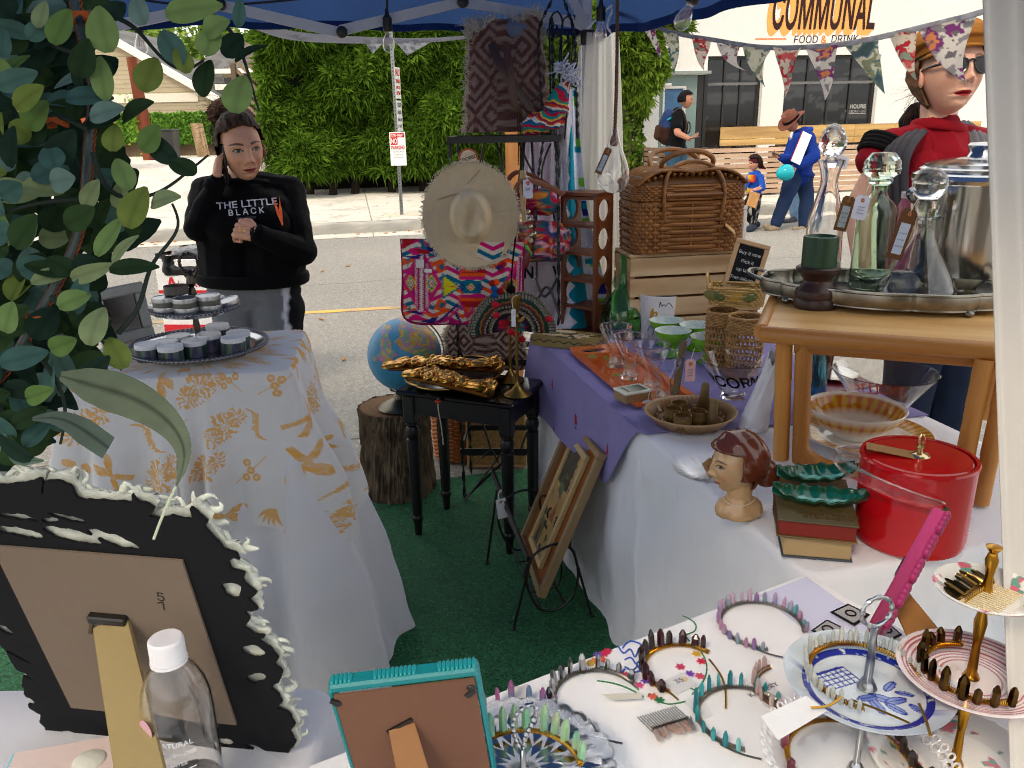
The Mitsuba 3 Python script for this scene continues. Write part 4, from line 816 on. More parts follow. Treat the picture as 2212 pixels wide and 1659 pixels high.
rg=Thing('finger_ring','thin gold ring on the fist of the woman in the black sweatshirt','ring',tr(J(523,496,2.875)));rg.own(tube([(.010*math.cos(a),.004*math.sin(a),.009*math.sin(a))for a in np.arange(16)*2*np.pi/16],.0016,6,closed=True),'metal','#d8a84a')
T2=2.55
def J2(x,y,t=T2):return dep(x,y,t)
w2=Thing('person','woman in red top with tan cap and dark sunglasses at the right beyond the table','person')
H2=.249;HM2=frame_facing(J2(2048,247,2.500),unit([.03,-.99,.14]),(-.03,0,1))
nb2=J2(2028,296,2.585);sL2,sR2=J2(1925,322,2.574),J2(2150,325,2.637);eL2,wL2=J2(1850,452,2.595),J2(1862,575,2.511)
ch2=J2(2035,375,2.595);hp2=J2(2040,640,2.637)
t2=[(nb2,.07,ch2,.125),(sL2,.062,J2(1985,315,2.585),.07),(sR2,.062,J2(2085,318,2.606),.07),(J2(1985,375,2.585),.098,J2(2000,500,2.606),.098),(J2(2085,378,2.606),.098,J2(2075,500,2.616),.098),(J2(1995,395,2.553),.07,J2(2085,398,2.564),.07),(J2(2000,500,2.606),.10,J2(2000,600,2.616),.115),(J2(2075,500,2.616),.10,J2(2080,600,2.637),.115)]
a2=chain([sL2,eL2],[.05,.041])+chain([eL2,wL2],[.041,.028]);aR2=chain([sR2,J2(2225,460,2.690),J2(2230,600,2.637)],[.05,.041,.028])
g2=hp2*[1,1,0];l2=chain([hp2+[-.07,0,-.02],g2+[-.08,0,.5],g2+[-.08,0,.07]],[.105,.07,.045])+chain([hp2+[.07,0.02,-.02],g2+[.08,.03,.5],g2+[.09,.03,.07]],[.105,.07,.045])+[(hp2+[-.06,0,.05],.11,hp2+[.06,.02,.05],.11),(g2+[-.08,0,.05],.045,g2+[-.09,-.16,.04],.035),(g2+[.09,0,.05],.045,g2+[.1,-.13,.04],.035)]
neck2=chain([nb2+[0,0,-.02],J2(2026,262,2.564),J2(2030,222,2.574)],[.066,.054,.056])
hd2=tm(cat(head_mesh(H2,6,.98,1.0,1.0,.6)),HM2);b2=man(body([(a,ra*.88,b,rb*.88)for a,ra,b,rb in t2+l2]+a2+aR2+neck2,.024,5))+man(hd2)
hw=hand(wL2,unit(np.array([.12,-.25,-.95])),unit([.9,.2,0]),1,curl=(25,28,32,38));sk2=tri(b2+man(hw));Hi2=np.linalg.inv(HM2);fc2=face_colors(H2,'#d3a48c','#a81f2c','#5a3c2c',eye=False)
def skin2(v):
 q=trimesh.transform_points(v,Hi2);base=np.tile(col_('#cfa088'),(len(v),1))*(.93+.14*fb(v,40,3)[:,None]);inh=(q[:,2]>-.02)&(np.abs(q[:,0])<.12)&(np.abs(q[:,1])<.14)
 return np.where(inh[:,None],fc2(q),base)
w2 .p('body',sk2,'skin',skin2,True);w2 .p('ear',tm(ear(H2,-1),HM2),'skin','#d09a84',True)
slv=chain([sL2,J2(1893,345,2.579)],[.068,.062])+chain([sR2,J2(2190,380,2.669)],[.068,.06])
top2=rough(body(t2+slv+[(J2(2028,300,2.585),.075,J2(2026,277,2.574),.066)],.014,6),.012,9,8,(1,1,2.4));w2 .p('red_top',top2,'felt',vary('#78101c',.2,60),True)
w2 .p('collar',tube([J2(2027,276,2.574)+np.array([.078*math.cos(a),.07*math.sin(a),.016*math.cos(a+2.6)])for a in np.arange(40)*2*np.pi/40],.007,8,closed=True,flat=2.2,up=(0,0,1)),'felt','#7e111d')
w2 .p('jeans',rough(body(l2,.022,5),.008,9,3),'felt',vary('#1c2436',.25,30),True)
def strap2(pts,w,th=.008):
 c=curve(pts,40);tg=np.gradient(c,axis=0);tg/=np.linalg.norm(tg,axis=1,keepdims=True);o=c-(J2(2030,400,2.690));sd=np.cross(tg,o);sd/=np.linalg.norm(sd,axis=1,keepdims=True);nn=np.cross(sd,tg)
 W_=np.interp(np.linspace(0,1,40),np.linspace(0,1,len(w)),w)
 def f(u,v):
  i=np.clip((u*39).round().astype(int),0,39);s=v*2-1
  return tuple(c[i][...,k]+sd[i][...,k]*s*W_[i]*.5+nn[i][...,k]*(.004*np.sin(s*14)-.014*s*s+.004)for k in range(3))
 return thick(sheet(f,39,30),th)
cgk=w2 .p('cardigan',strap2([J2(1992,268,2.659),J2(1975,285,2.553),J2(1950,305,2.474),J2(1928,350,2.437),J2(1925,420,2.448),J2(1930,520,2.469),J2(1935,640,2.490)],[.06,.07,.085,.085,.09,.10,.10]),'felt',vary('#3b3a3f',.2,30),True,label='dark grey ribbed cardigan hanging open')
w2 .p('cardigan',strap2([J2(2090,268,2.680),J2(2110,285,2.585),J2(2125,310,2.500),J2(2135,380,2.479),J2(2140,500,2.490)],[.06,.07,.085,.09,.1]),'felt',vary('#5a595e',.2,30),True)
w2 .p('hood',rough(ell(.05,.045,.06,4,J2(1978,262,2.701)),.03,20),'felt','#151518',True,under=cgk);w2 .p('armband',tube([J2(1910,316,2.574)+(J2(1897,340,2.574)-J2(1910,316,2.574))*t for t in np.linspace(-.4,1,9)],[.070,.074,.069,.074,.069,.074,.069,.073,.068],20),'felt','#121214',label='black ruched sleeve band')
hc=head_mesh(H2,5,.98,1,0);v=hc.vertices/H2;keep=((v[:,1]>.02)|(v[:,2]>.80)|((np.abs(v[:,0])>.24)&(v[:,2]>.62)))&(v[:,2]>.14);hcm=mesh(hc.vertices,hc.faces[keep[hc.faces].all(1)]);hcm.remove_unreferenced_vertices();hcm.vertices+=hcm.vertex_normals*(.012+.02*ss(.02,.1,hcm.vertices[:,[1]]))*(1+.6*(fb(hcm.vertices*[1,.4,.4],90,3)-.5)[:,None])
hk2=w2 .p('hair',tm(thick(hcm,.006),HM2),'hair',strand('#3a281c','#7a5a40',160),True);w2 .p('loose_strands',curls(np.array([J2(1985,200,2.616),J2(1980,225,2.616),J2(1990,180,2.637)]),np.array([[-.5,0,-.6]]*3),50,.09,.0007,9),'hair','#5a4030',False,under=hk2,kind='stuff')
cp=Thing('newsboy_cap','tan flat newsboy cap on the head of the woman in red','cap',HM2@sc(H2)@tr(0,.02,.74)@ro('x',-6))
cr=trimesh.creation.icosphere(4);q=cr.vertices;zc_=q[:,2];cr.vertices=np.stack([q[:,0]*.47,q[:,1]*.54+.05,np.where(zc_>0,zc_*.30,zc_*.08)+.06-.12*q[:,1]*0],1);cr.vertices+=cr.vertex_normals*((fb(cr.vertices,5,3)-.5)*.06)[:,None]
tan=vary('#8a5a26',.22,3,None);cp.p('crown',cr,'felt',tan,True);cp.p('band',lathe([(.375,-.06),(.40,-.06),(.405,.05),(.38,.05)],40,True),'felt','#7c4f20',M=sc(1,1.14,1)@tr(0,.01,0))
pk_=sheet(lambda u,v:(.37*np.sin((u-.5)*2.3)*(1+.18*v),-.40*np.cos((u-.5)*2.3)*(1+.36*v*np.cos((u-.5)*2.3))+.02,-.03-.07*v-.03*(np.abs(u-.5)*2)**2),30,8);cp.p('peak',thick(pk_,.022),'felt',tan,True);cp.p('button',ell(.03,.03,.018,2,(0,.05,.365)),'felt','#7c4f20',True)
sg=Thing('sunglasses','black rounded sunglasses worn by the woman in red','sunglasses',HM2@sc(H2))
for s in(-1,1):
 L_=curve([(s*x,-.455+.05*abs(x-.05)/.2,z)for x,z in((.045,.545),(.12,.572),(.22,.562),(.255,.50),(.225,.425),(.14,.395),(.07,.43))],36,closed=True)
 c_=L_.mean(0);fan=mesh(np.vstack([L_,c_[None]]),[(i,(i+1)%36,36)for i in range(36)])
 sg.p('lens',thick(fan,.012),'satin','#050606',True);sg.p('rim',tube(L_,.013,8,closed=True),'gloss','#141112')
 sg.p('temple',tube(curve([(s*.255,-.41,.535),(s*.33,-.25,.53),(s*.345,-.02,.515),(s*.335,.10,.47)],16),.016,8),'gloss','#1c1516')
sg.p('bridge',tube(curve([(-.05,-.46,.53),(0,-.48,.545),(.05,-.46,.53)],10),.012,8),'gloss','#141112')
def simple_head(M,H,skin,hair=None,hairc='#141010',lipc='#8a4a40'):
 return tm(head_mesh(H,5,1,.9,1.1),M)
def far_person(label,T_,bones,clothes,HM,H,skin,hairc,hair_keep,hands=()):
 p=Thing('person',label,'person');b=man(body([(a,r*.85,c,s*.85)for a,r,c,s in bones],.05,4))+man(tm(head_mesh(H,5,1,.9,1.15),HM))
 for h in hands:b=b+man(h)
 Hi=np.linalg.inv(HM);fc=face_colors(H,skin,'#8a4c42','#1a1210')
 def sf(v):
  q=trimesh.transform_points(v,Hi);inh=(q[:,2]>-.02)&(np.abs(q[:,0])<.12)&(np.abs(q[:,1])<.14);return np.where(inh[:,None],fc(q),np.tile(col_(skin),(len(v),1)))
 p.p('body',tri(b),'skin',sf,True)
 for nm,bs,cl,mt in clothes:p.p(nm,rough(body(bs,.035,4),.03,5,3,(1,1,2)),mt,cl,True)
 hc=head_mesh(H,4,1,.9,0);v=hc.vertices/H;k=hair_keep(v);m=mesh(hc.vertices,hc.faces[k[hc.faces].all(1)]);m.remove_unreferenced_vertices();m.vertices+=m.vertex_normals*(.016+.012*nz(m.vertices,60)[:,None])
 p.p('hair',tm(thick(m,.008),HM),'hair',hairc,True)
 for s in(-1,1):p.p('ear',tm(ear(H,s),HM),'skin',skin,True)
 return p
short=lambda v:((v[:,1]>.05)&(v[:,2]>.42))|(v[:,2]>.80)
def shoe(p,toe,a,col,sole='#b8ab98'):
 h=unit((toe-a)*[1,1,0]);p.p('shoe',body([(a+[0,0,.0],.05,a+h*.1+[0,0,-.02],.048),(a+h*.1+[0,0,-.02],.048,toe,.036)],.03,3),'matte',col,True)
TH_=11.4
hj=lambda x,y,t=TH_:dep(x,y,t)
leg=lambda a,k,n,r:chain([a,k,n],r)
tor=[(hj(1733,297),.14,hj(1728,340),.19),(hj(1728,340),.20,hj(1723,376),.19),(hj(1738,288),.10,hj(1736,297),.14),(hj(1716,300,11.35),.09,hj(1712,340,11.35),.13)]
arm1=chain([hj(1722,300,11.2),hj(1704,345,11.1),hj(1688,341,10.95)],[.085,.07,.055]);arm2=chain([hj(1748,298,11.2),hj(1758,340,11.05),hj(1724,357,11.0)],[.095,.085,.06])
lg1=leg(hj(1715,385,11.35),hj(1697,430,11.3),hj(1677,482,11.3),[.135,.10,.085]);lg2=leg(hj(1735,385,11.5),hj(1743,430,11.5),hj(1737,484,11.5),[.135,.10,.085])
HMm=frame_facing(hj(1716,284,11.38),unit([-.80,-.45,-.40]),(-.25,0,1))
hm=far_person('man in blue jacket and brown brimmed hat walking while looking at his phone',TH_,tor+arm1+arm2+lg1+lg2,[('jacket',tor+arm1+arm2,vary('#16307c',.3,6),'felt'),('jeans',lg1+lg2+[(hj(1714,382,11.4),.14,hj(1736,382,11.5),.14)],lambda v:col_('#1f2d48')*(.7+.8*fb(v,4,3)[:,None]),'felt')],HMm,.235,'#a8745a',vary('#1c1512',.2,30),short,[hand(hj(1686,340,10.95),unit([-.8,-.2,.1]),unit([0,0,1]),1,edge=.012,curl=(50,50,55,60)),hand(hj(1722,358,11.0),unit([-.8,0,-.3]),unit([0,.5,-.5]),1,edge=.012,curl=(70,72,75,78))])
hm.p('collar',tube([hj(1735,284)+np.array([.10*math.cos(a),.10*math.sin(a),.03*math.cos(a)])for a in np.arange(20)*2*np.pi/20],.035,8,closed=True),'felt','#1c3a92')
hm.p('hem',tube([hj(1723,378,11.42)+np.array([.215*math.cos(a),.18*math.sin(a),.0])for a in np.arange(24)*2*np.pi/24],.02,8,closed=True),'felt','#14296c');hm.p('shirt',bar(hj(1711,288,11.2),hj(1708,300,11.15),.03,.05),'felt','#b8bcc2')
shoe(hm,hj(1653,488,11.25),hj(1676,492,11.3),vary('#8a7c66',.2,9));shoe(hm,hj(1716,495,11.3),hj(1735,493,11.5),vary('#8a7c66',.2,9))
ht=Thing('brimmed_hat','brown felt hat with black band on the man in blue','hat',HMm@tr(0,.012,.165)@ro('x',14))
ht.p('brim',thick(sheet(lambda u,v:((.10+.085*v)*np.cos(u*2*np.pi),(.115+.095*v)*np.sin(u*2*np.pi),.035*v*np.abs(np.cos(u*2*np.pi))**2-.02*v*np.abs(np.sin(u*2*np.pi))),40,6),.005),'felt','#6e4236',True)
cw=lathe([(.0,.105),(.03,.108),(.075,.128),(.09,.12),(.098,.06),(.106,0),(.104,0)],32);cw.vertices*=[1,1.14,1];cw.vertices[:,2]-=.02*np.exp(-(cw.vertices[:,0]/.03)**2)*(cw.vertices[:,2]>.1);ht.p('crown',cw,'felt','#764a3c',True);ht.p('band',lathe([(.108,.003),(.112,.003),(.107,.038),(.103,.038)],32,True),'felt','#141112',M=sc(1,1.14,1));ht.p('feather',ell(.02,.006,.012,2,(.09,.05,.03)),'satin','#1f6a70',True)
mp=Thing('mobile_phone','phone held out by the man in the brown hat','phone',basis(hj(1674,333,10.9),unit([-.9,-.2,.35]),unit([.2,-.95,0]),unit([.35,.05,.9])));mp.p('case',box(.16,.08,.01,.003),'gloss','#4a4644');mp.p('screen',box(.14,.07,.001,0,(0,0,.0102)),'gloss','#0c0c0e')
fo=Thing('white_folder','white paper board with red edge held under the arm of the man in blue','folder');A_,B_=hj(1718,352,10.9),hj(1744,288,11.05);d_=unit(B_-A_);x_=unit(np.cross(d_,-_F));fo.M=basis((A_+B_)/2,x_,np.cross(d_,x_),d_);L_=np.linalg.norm(B_-A_);fo.p('sheet',box(.13,.012,L_,0,(0,0,-L_/2)),'matte','#e8e9ee');fo.p('edge',box(.008,.014,L_,0,(-.07,0,-L_/2)),'matte','#a8323c')
bo=Thing('balloon','small turquoise balloon held by the man in the blue jacket','balloon',tr(hj(1696,373,10.9))@ro('y',80));q=trimesh.creation.icosphere(4);q.vertices*=[.107,.107,.118];q.vertices[:,:2]*=(1-.12*np.clip(-q.vertices[:,[2]]/.118,-1,1));bo.p('skin',q,'gloss','#0aa6b4',True);bo.p('knot',lathe([(.002,.12),(.012,.118),(.006,.11),(.004,.135),(.012,.14)],10),'satin','#0a8c98')
kj=lambda x,y,t=11.3:dep(x,y,t)
kt_=[(kj(1633,380),.075,kj(1630,400),.10),(kj(1630,400),.10,kj(1629,420),.095)];ka1=chain([kj(1622,380,11.25),kj(1608,404,11.2),kj(1598,416,11.15)],[.05,.042,.032]);ka2=chain([kj(1642,382,11.2),kj(1647,406,11.15),kj(1630,411,11.08)],[.05,.045,.034])
kl1=chain([kj(1624,425),kj(1607,455),kj(1624,480,11.45)],[.07,.052,.04]);kl2=chain([kj(1635,425),kj(1632,457),kj(1627,487,11.25)],[.07,.052,.04]);HMk=frame_facing(kj(1629,369,11.28),unit([-.95,-.25,0]),(0,0,1))
kd=far_person('small child in blue costume top and backward cap walking before the fence',11.3,kt_+ka1+ka2+kl1+kl2,[('costume_top',kt_+ka1+ka2,vary('#2450a8',.25,8),'felt'),('trousers',kl1+kl2+[(kj(1624,424),.075,kj(1634,424),.075)],lambda v:np.where(nz(v,60)[:,None]>.72,.25,.012)*np.ones(3),'felt')],HMk,.20,'#c08a70','#241812',lambda v:(v[:,1]>.02)&(v[:,2]>.3)|(v[:,2]>.8),[hand(kj(1597,418,11.15),unit([-.3,0,-.9]),unit([.9,0,0]),-1,L=.12,edge=.012,curl=25),hand(kj(1629,411,11.08),unit([-.8,-.1,-.4]),unit([0,.5,-.4]),1,L=.12,edge=.012,curl=75)])
def patch(p,nm,x,y,t,w,h,c):p.p(nm,tm(box(w,.02,h,.006),frame_facing(dep(x,y,t),unit([-.7,-.7,.1]))),'felt',c)
patch(kd,'chest_patch',1622,394,11.18,.12,.10,lambda v:np.where(nz(v,30)[:,None]>.6,col_('#d8b030'),col_('#b02420')));patch(kd,'belt',1621,417,11.18,.14,.06,lambda v:np.where(v[:,[0]]<kj(1621,417,11.18)[0]+.01,col_('#d8c43c'),col_('#a82820')))
for a,t in((kj(1627,491,11.25),kj(1614,496,11.18)),(kj(1626,483,11.45),kj(1634,482,11.5))):shoe(kd,t,a,vary('#2c3442',.3,20))
ck=Thing('backward_cap','maroon and black baseball cap worn backwards by the child','cap',HMk@tr(0,.0,.115));c=ell(.078,.096,.095,4,(0,.012,0));c=trimesh.intersections.slice_mesh_plane(c,(0,0,1),(0,0,-.01));ck.p('crown',c,'felt',lambda v:np.where((v[:,[1]]>-.01),col_('#1c1618'),col_('#4a2028')),True);ck.p('peak',thick(sheet(lambda u,v:(.07*np.sin((u-.5)*2.6),.085+.0*u+.085*v*np.cos((u-.5)*2.4),-.02-.075*v),16,6),.006),'felt','#4a1c26',True);ck.p('emblem',tm(text('&',.05,.003,True),tr(-.079,.03,.03)@ro('z',-90)@ro('x',90)),'matte','#dcdcdc')
pb_=Thing('paper_bag','small brown paper bag carried by the child','paper bag',tr(kj(1622,446,11.02))@ro('y',14));pg=gbox(.12,.07,.19,(6,4,8));pg.vertices+=(fb(pg.vertices,14,2)[:,None]-.5)*.02;pb_.own(pg,'matte',vary('#b98a58',.2,20))
bj=lambda x,y,t=12.2:dep(x,y,t)
bt=[(bj(1728,330),.11,bj(1724,380),.14)];bl1=chain([bj(1716,395),bj(1714,434),bj(1718,472)],[.11,.085,.07]);bl2=chain([bj(1728,395),bj(1732,434),bj(1738,470,12.4)],[.11,.085,.07]);ba=chain([bj(1734,325,12.3),bj(1744,360,12.3),bj(1736,385,12.2)],[.06,.05,.04])
bp=far_person('walker in faded light jeans mostly hidden behind the man in blue',12.2,bt+bl1+bl2+ba,[('red_shirt',bt+ba,vary('#8a2028',.2,9),'felt'),('light_jeans',bl1+bl2+[(bj(1716,392),.12,bj(1730,392),.12)],lambda v:col_('#6f8aa6')*(.6+.8*fb(v,7,3)[:,None]),'felt')],frame_facing(bj(1733,316),unit([-1,-.1,-.1])),.21,'#a8745a','#1c1412',short);shoe(bp,bj(1694,479,12.0),bj(1714,475,12.15),'#3c3c40')
TJ=12.6
yj=lambda x,y,t=TJ:dep(x,y,t)
yt=[(yj(1464,246),.10,yj(1464,275),.165),(yj(1464,275),.165,yj(1459,318),.155)];ya=chain([yj(1463,252,12.42),yj(1463,287,12.35),yj(1487,299,12.3)],[.085,.058,.042]);ys=[(yj(1463,252,12.42),.10,yj(1463,274,12.38),.082)];ya2=chain([yj(1468,252,12.78),yj(1470,287,12.8),yj(1488,300,12.7)],[.07,.05,.04])
gy=yj(1462,420)*[1,1,0]+[0,0,.15];yl=chain([yj(1454,328),yj(1456,375),gy+[-.06,0,.1]],[.13,.1,.07])+chain([yj(1466,328,12.7),yj(1470,375,12.7),gy+[.12,.15,.1]],[.13,.1,.07])
ym=far_person('young man in black t-shirt with a backpack walking past the green door',TJ,yt+ya+ya2+yl,[('black_shirt',yt+ys,vary('#101013',.3,12),'felt'),('jeans',yl+[(yj(1454,326),.14,yj(1466,326,12.7),.14)],vary('#2e4a5c',.3,12),'felt')],frame_facing(yj(1481,234,12.58),unit([.97,-.22,0])),.24,'#b07a60','#0c0a0a',lambda v:((v[:,1]>-.02)&(v[:,2]>.40))|(v[:,2]>.78),[hand(yj(1487,299,12.3),unit([.95,0,.05]),unit([0,0,1]),1,edge=.012,curl=(30,30,34,36))])
shoe(ym,gy+[.12,-.1,.06],gy+[-.06,0,.08],'#222226');shoe(ym,gy+[.28,.1,.06],gy+[.12,.15,.08],'#222226')
bp_=Thing('backpack','blue and brown backpack on the young man in black','backpack',tr(yj(1440,274)))
bb=rough(body([((-.0,0,-.14),.13,(.03,0,.14),.11),((-.06,0,-.12),.10,(-.03,0,.05),.09)],.03,4),.04,9);bp_.p('bag',bb,'felt',lambda v:np.where((v[:,[2]]>0),col_('#26365c'),col_('#33221c'))*(.7+.6*nz(v,14)[:,None]),True);bp_.p('pocket',body([((-.13,-.02,-.13),.07,(-.12,0,-.02),.06)],.03,3),'felt','#3a2820',True);bp_.p('strap',tube(curve([(.06,-.13,.2),(.16,-.16,.26),(.26,-.17,.1),(.22,-.17,-.12),(.1,-.12,-.2)],20),.02,8,flat=.4),'felt','#5a4038');bp_.p('trim',tube(curve([(-.02,-.13,.1),(.08,-.14,.15),(.14,-.12,.18)],10),.012,6),'felt','#1c9ab0')
yp=Thing('mobile_phone','phone in the hand of the young man in black','phone',tr(yj(1501,298,12.25))@ro('y',-10));yp.p('case',box(.15,.07,.01,.003),'gloss','#3a3c40');yp.p('screen',box(.13,.06,.001,0,(0,0,.0102)),'gloss','#101114')
# ================================================================ the left display
ZL=.96
LC=np.array([-.86,2.14,0]);LM=basis(LC,unit([1,.13,0]),unit([-.13,1,0]),EZ)
LW,LD=.54,.42
lt_=Thing('display_table','tall narrow table hidden under the white and yellow cloths at left','table',LM)
lt_.p('tabletop',box(LW-.02,LD-.02,.02,.004,(0,0,ZL-.024)),'satin','#c9c4ba')
for sx in(-1,1):
 for sy in(-1,1):lt_.p('leg',seg((sx*(LW/2-.05),sy*(LD/2-.05),.005),(sx*(LW/2-.05),sy*(LD/2-.05),ZL-.024),.016,10),'satin','#8d8f92')
def loop(W,D,r,n):
 0
 g=Polygon([(-W/2,-D/2),(W/2,-D/2),(W/2,D/2),(-W/2,D/2)]).buffer(-r).buffer(r,quad_segs=12).exterior
 L=g.length;s0=g.project(Point(0,-D/2));s=np.arange(n+1)/n
 q=np.array([g.interpolate((s0-t*L if not g.is_ccw else s0+t*L)%L).coords[0]for t in s])
 t=np.roll(q[:-1],-1,0)-np.roll(q[:-1],1,0);t=np.vstack([t,t[:1]]);nn=np.stack([t[:,1],-t[:,0]],1);nn/=np.linalg.norm(nn,axis=1,keepdims=True)
 k=np.hanning(max(5,n//24));k/=k.sum();m=len(k)//2;e=np.vstack([nn[:-1][-m-1:],nn[:-1],nn[:-1][:m+2]]);nn=np.stack([np.convolve(e[:,i],k,'same')[m+1:m+1+n+1]for i in range(2)],1);nn/=np.linalg.norm(nn,axis=1,keepdims=True)
 return q,nn,L
def skirt(W,D,r,z1,zb,nu,nv,flare,fold,seed,nf=13,top=True,sharp=1.0,wr=.012):
 0
 q,nn,L=loop(W,D,r,nu);s=np.linspace(0,1,nu+1);hem=zb(s*L);v=np.linspace(0,1,nv+1)
 ph=2.5*fb(np.stack([np.cos(s*2*np.pi)*2,np.sin(s*2*np.pi)*2,s*0+seed],1),1,2)
 F_=np.sin(s*2*np.pi*nf+ph*4);F_=np.sign(F_)*np.abs(F_)**sharp
 dn=(z1-hem)[:,None]*v[None]
 t=v[None]**1.1
 o=flare(s*L)[:,None]*t+fold*(F_[:,None]*.5+.5)*np.clip(v[None]*1.6,0,1)**1.3*np.clip(dn/.25,0,1)
 o=o+.012*np.sqrt(np.clip(dn,0,.03)/.03)
 X=q[:,None]+nn[:,None]*o[...,None]
 P=np.concatenate([X,(z1-dn)[...,None]],2)
 wrk=(fb(P.reshape(-1,3)*np.array([1,1,.55]),5,4,seed)-.5).reshape(o.shape)*wr*np.clip(dn/.1,0,1);P[...,:2]+=nn[:,None]*wrk[...,None]*2
 i,j=np.meshgrid(np.arange(nu),np.arange(nv),indexing='ij');w=nv+1
 Q=np.stack([i*w+j,i*w+j+1,(i+1)*w+j+1,(i+1)*w+j],-1).reshape(-1,4);f=np.vstack([Q[:,[0,1,2]],Q[:,[0,2,3]]])
 V=P.reshape(-1,3);UV=np.stack([np.repeat(s*L,nv+1),dn.ravel()],1)
 if top:
  k=len(V);rings=np.linspace(1,0,9)[1:];tv=[]
  for rr in rings:tv.append(np.column_stack([q[:-1]*rr,np.full(nu,z1+.0)]))
  T_=np.vstack(tv);V=np.vstack([V,T_]);UV=np.vstack([UV,np.column_stack([np.tile(s[:-1]*L,len(rings)),np.repeat(-(1-rings)*.3,nu)])])
  idx=lambda r_,u:(u%nu)*w if r_<0 else k+r_*nu+(u%nu)
  u=np.arange(nu);fs=[]
  for r_ in range(-1,len(rings)-1):
   a,b,c,d=(np.array([idx(r_,x)for x in u]),np.array([idx(r_,x+1)for x in u]),np.array([idx(r_+1,x+1)for x in u]),np.array([idx(r_+1,x)for x in u]))
   fs+=[np.stack([a,b,c],1),np.stack([a,c,d],1)]
  f=np.vstack([f]+fs)
 return mesh(V,f),UV
LWp=2*(LW+LD)
def cloth_col(c,amt=.05):return lambda v:col_(c)*(1-amt+2*amt*fb(v,8,3)[:,None])
uc=Thing('white_undercloth','plain white cloth falling to the turf from the tall left table','tablecloth',LM)
fl=lambda s:.05+.155*np.exp(-((s-.44)/.22)**2)+.05*np.exp(-((s-1.0)/.3)**2)
m,uv=skirt(LW,LD,.03,ZL-.003,lambda s:.012+0*s,420,70,fl,.07,3,9,wr=.02);uc.own(m,'thincloth',(.74,.74,.78),True)
yc=Thing('yellow_print_tablecloth','white tablecloth with ochre garden prints hanging over the tall left table','tablecloth',LM)
def hem(s):
 s=np.asarray(s)%LWp;base=.60+.0*s
 return base-.17*np.exp(-((s-.34)/.10)**2)-.19*np.exp(-((s-.72)/.10)**2)-.05*np.sin(s*9+1)*.6-.06*np.exp(-((s-.5)/.05)**2)*-1
m,uv=skirt(LW+.006,LD+.006,.03,ZL+.001,hem,900,190,lambda s:.05+.045*np.exp(-((s-.46)/.2)**2),.062,8,9,wr=.012)
def toile(uv,seed=4):
 g=random.Random(seed);M_=np.zeros(len(uv));q=np.column_stack([uv,uv[:,0]*0]);n1,n2=fb(q,60,3,1),fb(q,160,2,2)
 spots=[]
 cells=[(x,y)for x in np.arange(-.9,1.9,.105)for y in np.arange(-.3,.60,.105)]
 for i,(x,y)in enumerate(cells):
  spots.append((x+g.uniform(-.02,.02)+(.05 if(round(y/.105)%2)else 0),y+g.uniform(-.02,.02),g.choice('bbsspvlf'),g.uniform(0,6.28),g.uniform(.85,1.2)))
 sgn=uv[:,0].copy();sgn=np.where(sgn>LWp/2,sgn-LWp,sgn)
 for x,y,k,a,s in spots:
  near=(np.abs(sgn-x)<.085)&(np.abs(uv[:,1]-y)<.085)
  if not near.any():continue
  dx,dy=(sgn[near]-x)/s,(uv[near,1]-y)/s;u,v=dx*math.cos(a)+dy*math.sin(a),-dx*math.sin(a)+dy*math.cos(a);r=np.hypot(dx,dy);th=np.arctan2(dy,dx);nn1,nn2=n1[near],n2[near];o=np.zeros(len(u))
  if k=='b':
   for cx,cy,R in((0,0,.032),(.03,-.02,.022),(-.025,.022,.022)):
    rr,tt=np.hypot(dx-cx,dy-cy),np.arctan2(dy-cy,dx-cx);o=np.maximum(o,((np.abs(((tt*9/6.283+nn1*2.2)%1)-.5)<.26)&(rr<R*(.8+.5*nn2))&(rr>.004))*.9)
  if k=='s':
   for sg_,an in((1,.42),(-1,-.42)):
    uu,vv=u*math.cos(an)+v*math.sin(an),-u*math.sin(an)+v*math.cos(an);blade=(uu>.006)&(uu<.05)&(np.abs(vv)<.0085*np.sin(np.clip((uu-.006)/.044,0,1)*np.pi)**.6);hand_=(uu<-.006)&(uu>-.045)&(np.abs(vv)<.0055);o=np.maximum(o,(blade|hand_|((np.abs(uu)<=.008)&(np.abs(vv)<.003)))*(.75+.25*(nn2>.5)))
  if k=='p':
   for cx,cy in((0,0),(.018,.002),(.008,-.017),(-.012,.014)):
    rr=np.hypot(u-cx,v-cy);o=np.maximum(o,((rr<.0085)&(rr>.0038))*.95+(rr<=.0038)*.4)
   o=np.maximum(o,((np.abs(v-u*.4)<.0016)&(np.abs(u)<.04))*.7)
  if k=='v':
   bend=v-.012*np.sin(u*60);o=np.maximum(o,((np.abs(bend)<.012*np.sin(np.clip((u+.05)/.1,0,1)*np.pi)*(.4+nn1))&(np.abs(((u*70+nn1*3)%1)-.5)<.33))*.85);o=np.maximum(o,((np.abs(bend)<.0028)&(np.abs(u)<.055))*.9)
  if k=='l':
   for j in range(5):
    an=-.7+.35*j;uu,vv=u*math.cos(an)+v*math.sin(an),-u*math.sin(an)+v*math.cos(an);o=np.maximum(o,((uu>0)&(uu<.048)&(np.abs(vv-.006*np.sin(uu*60))<.0042*np.sin(np.clip(uu/.048,0,1)*np.pi)))*.9)
  if k=='f':o=np.maximum(o,((np.hypot(u*.6,v)<.007))*.85+((np.hypot((u-.024)*.6,v+.01)<.006))*.85)
  M_[near]=np.maximum(M_[near],o)
 return M_
mk_=toile(uv)[:,None]*.86;base_c=np.array([.75,.745,.74])*(.97+.06*fb(m.vertices,30,2)[:,None])
hemb=ss(0,1,(1-uv[:,1]/np.maximum(ZL-hem(uv[:,0]),.01))*40)[:,None]
yc.own(m,'thincloth',base_c*(1-mk_)+col_('#e2a420')*mk_,True)
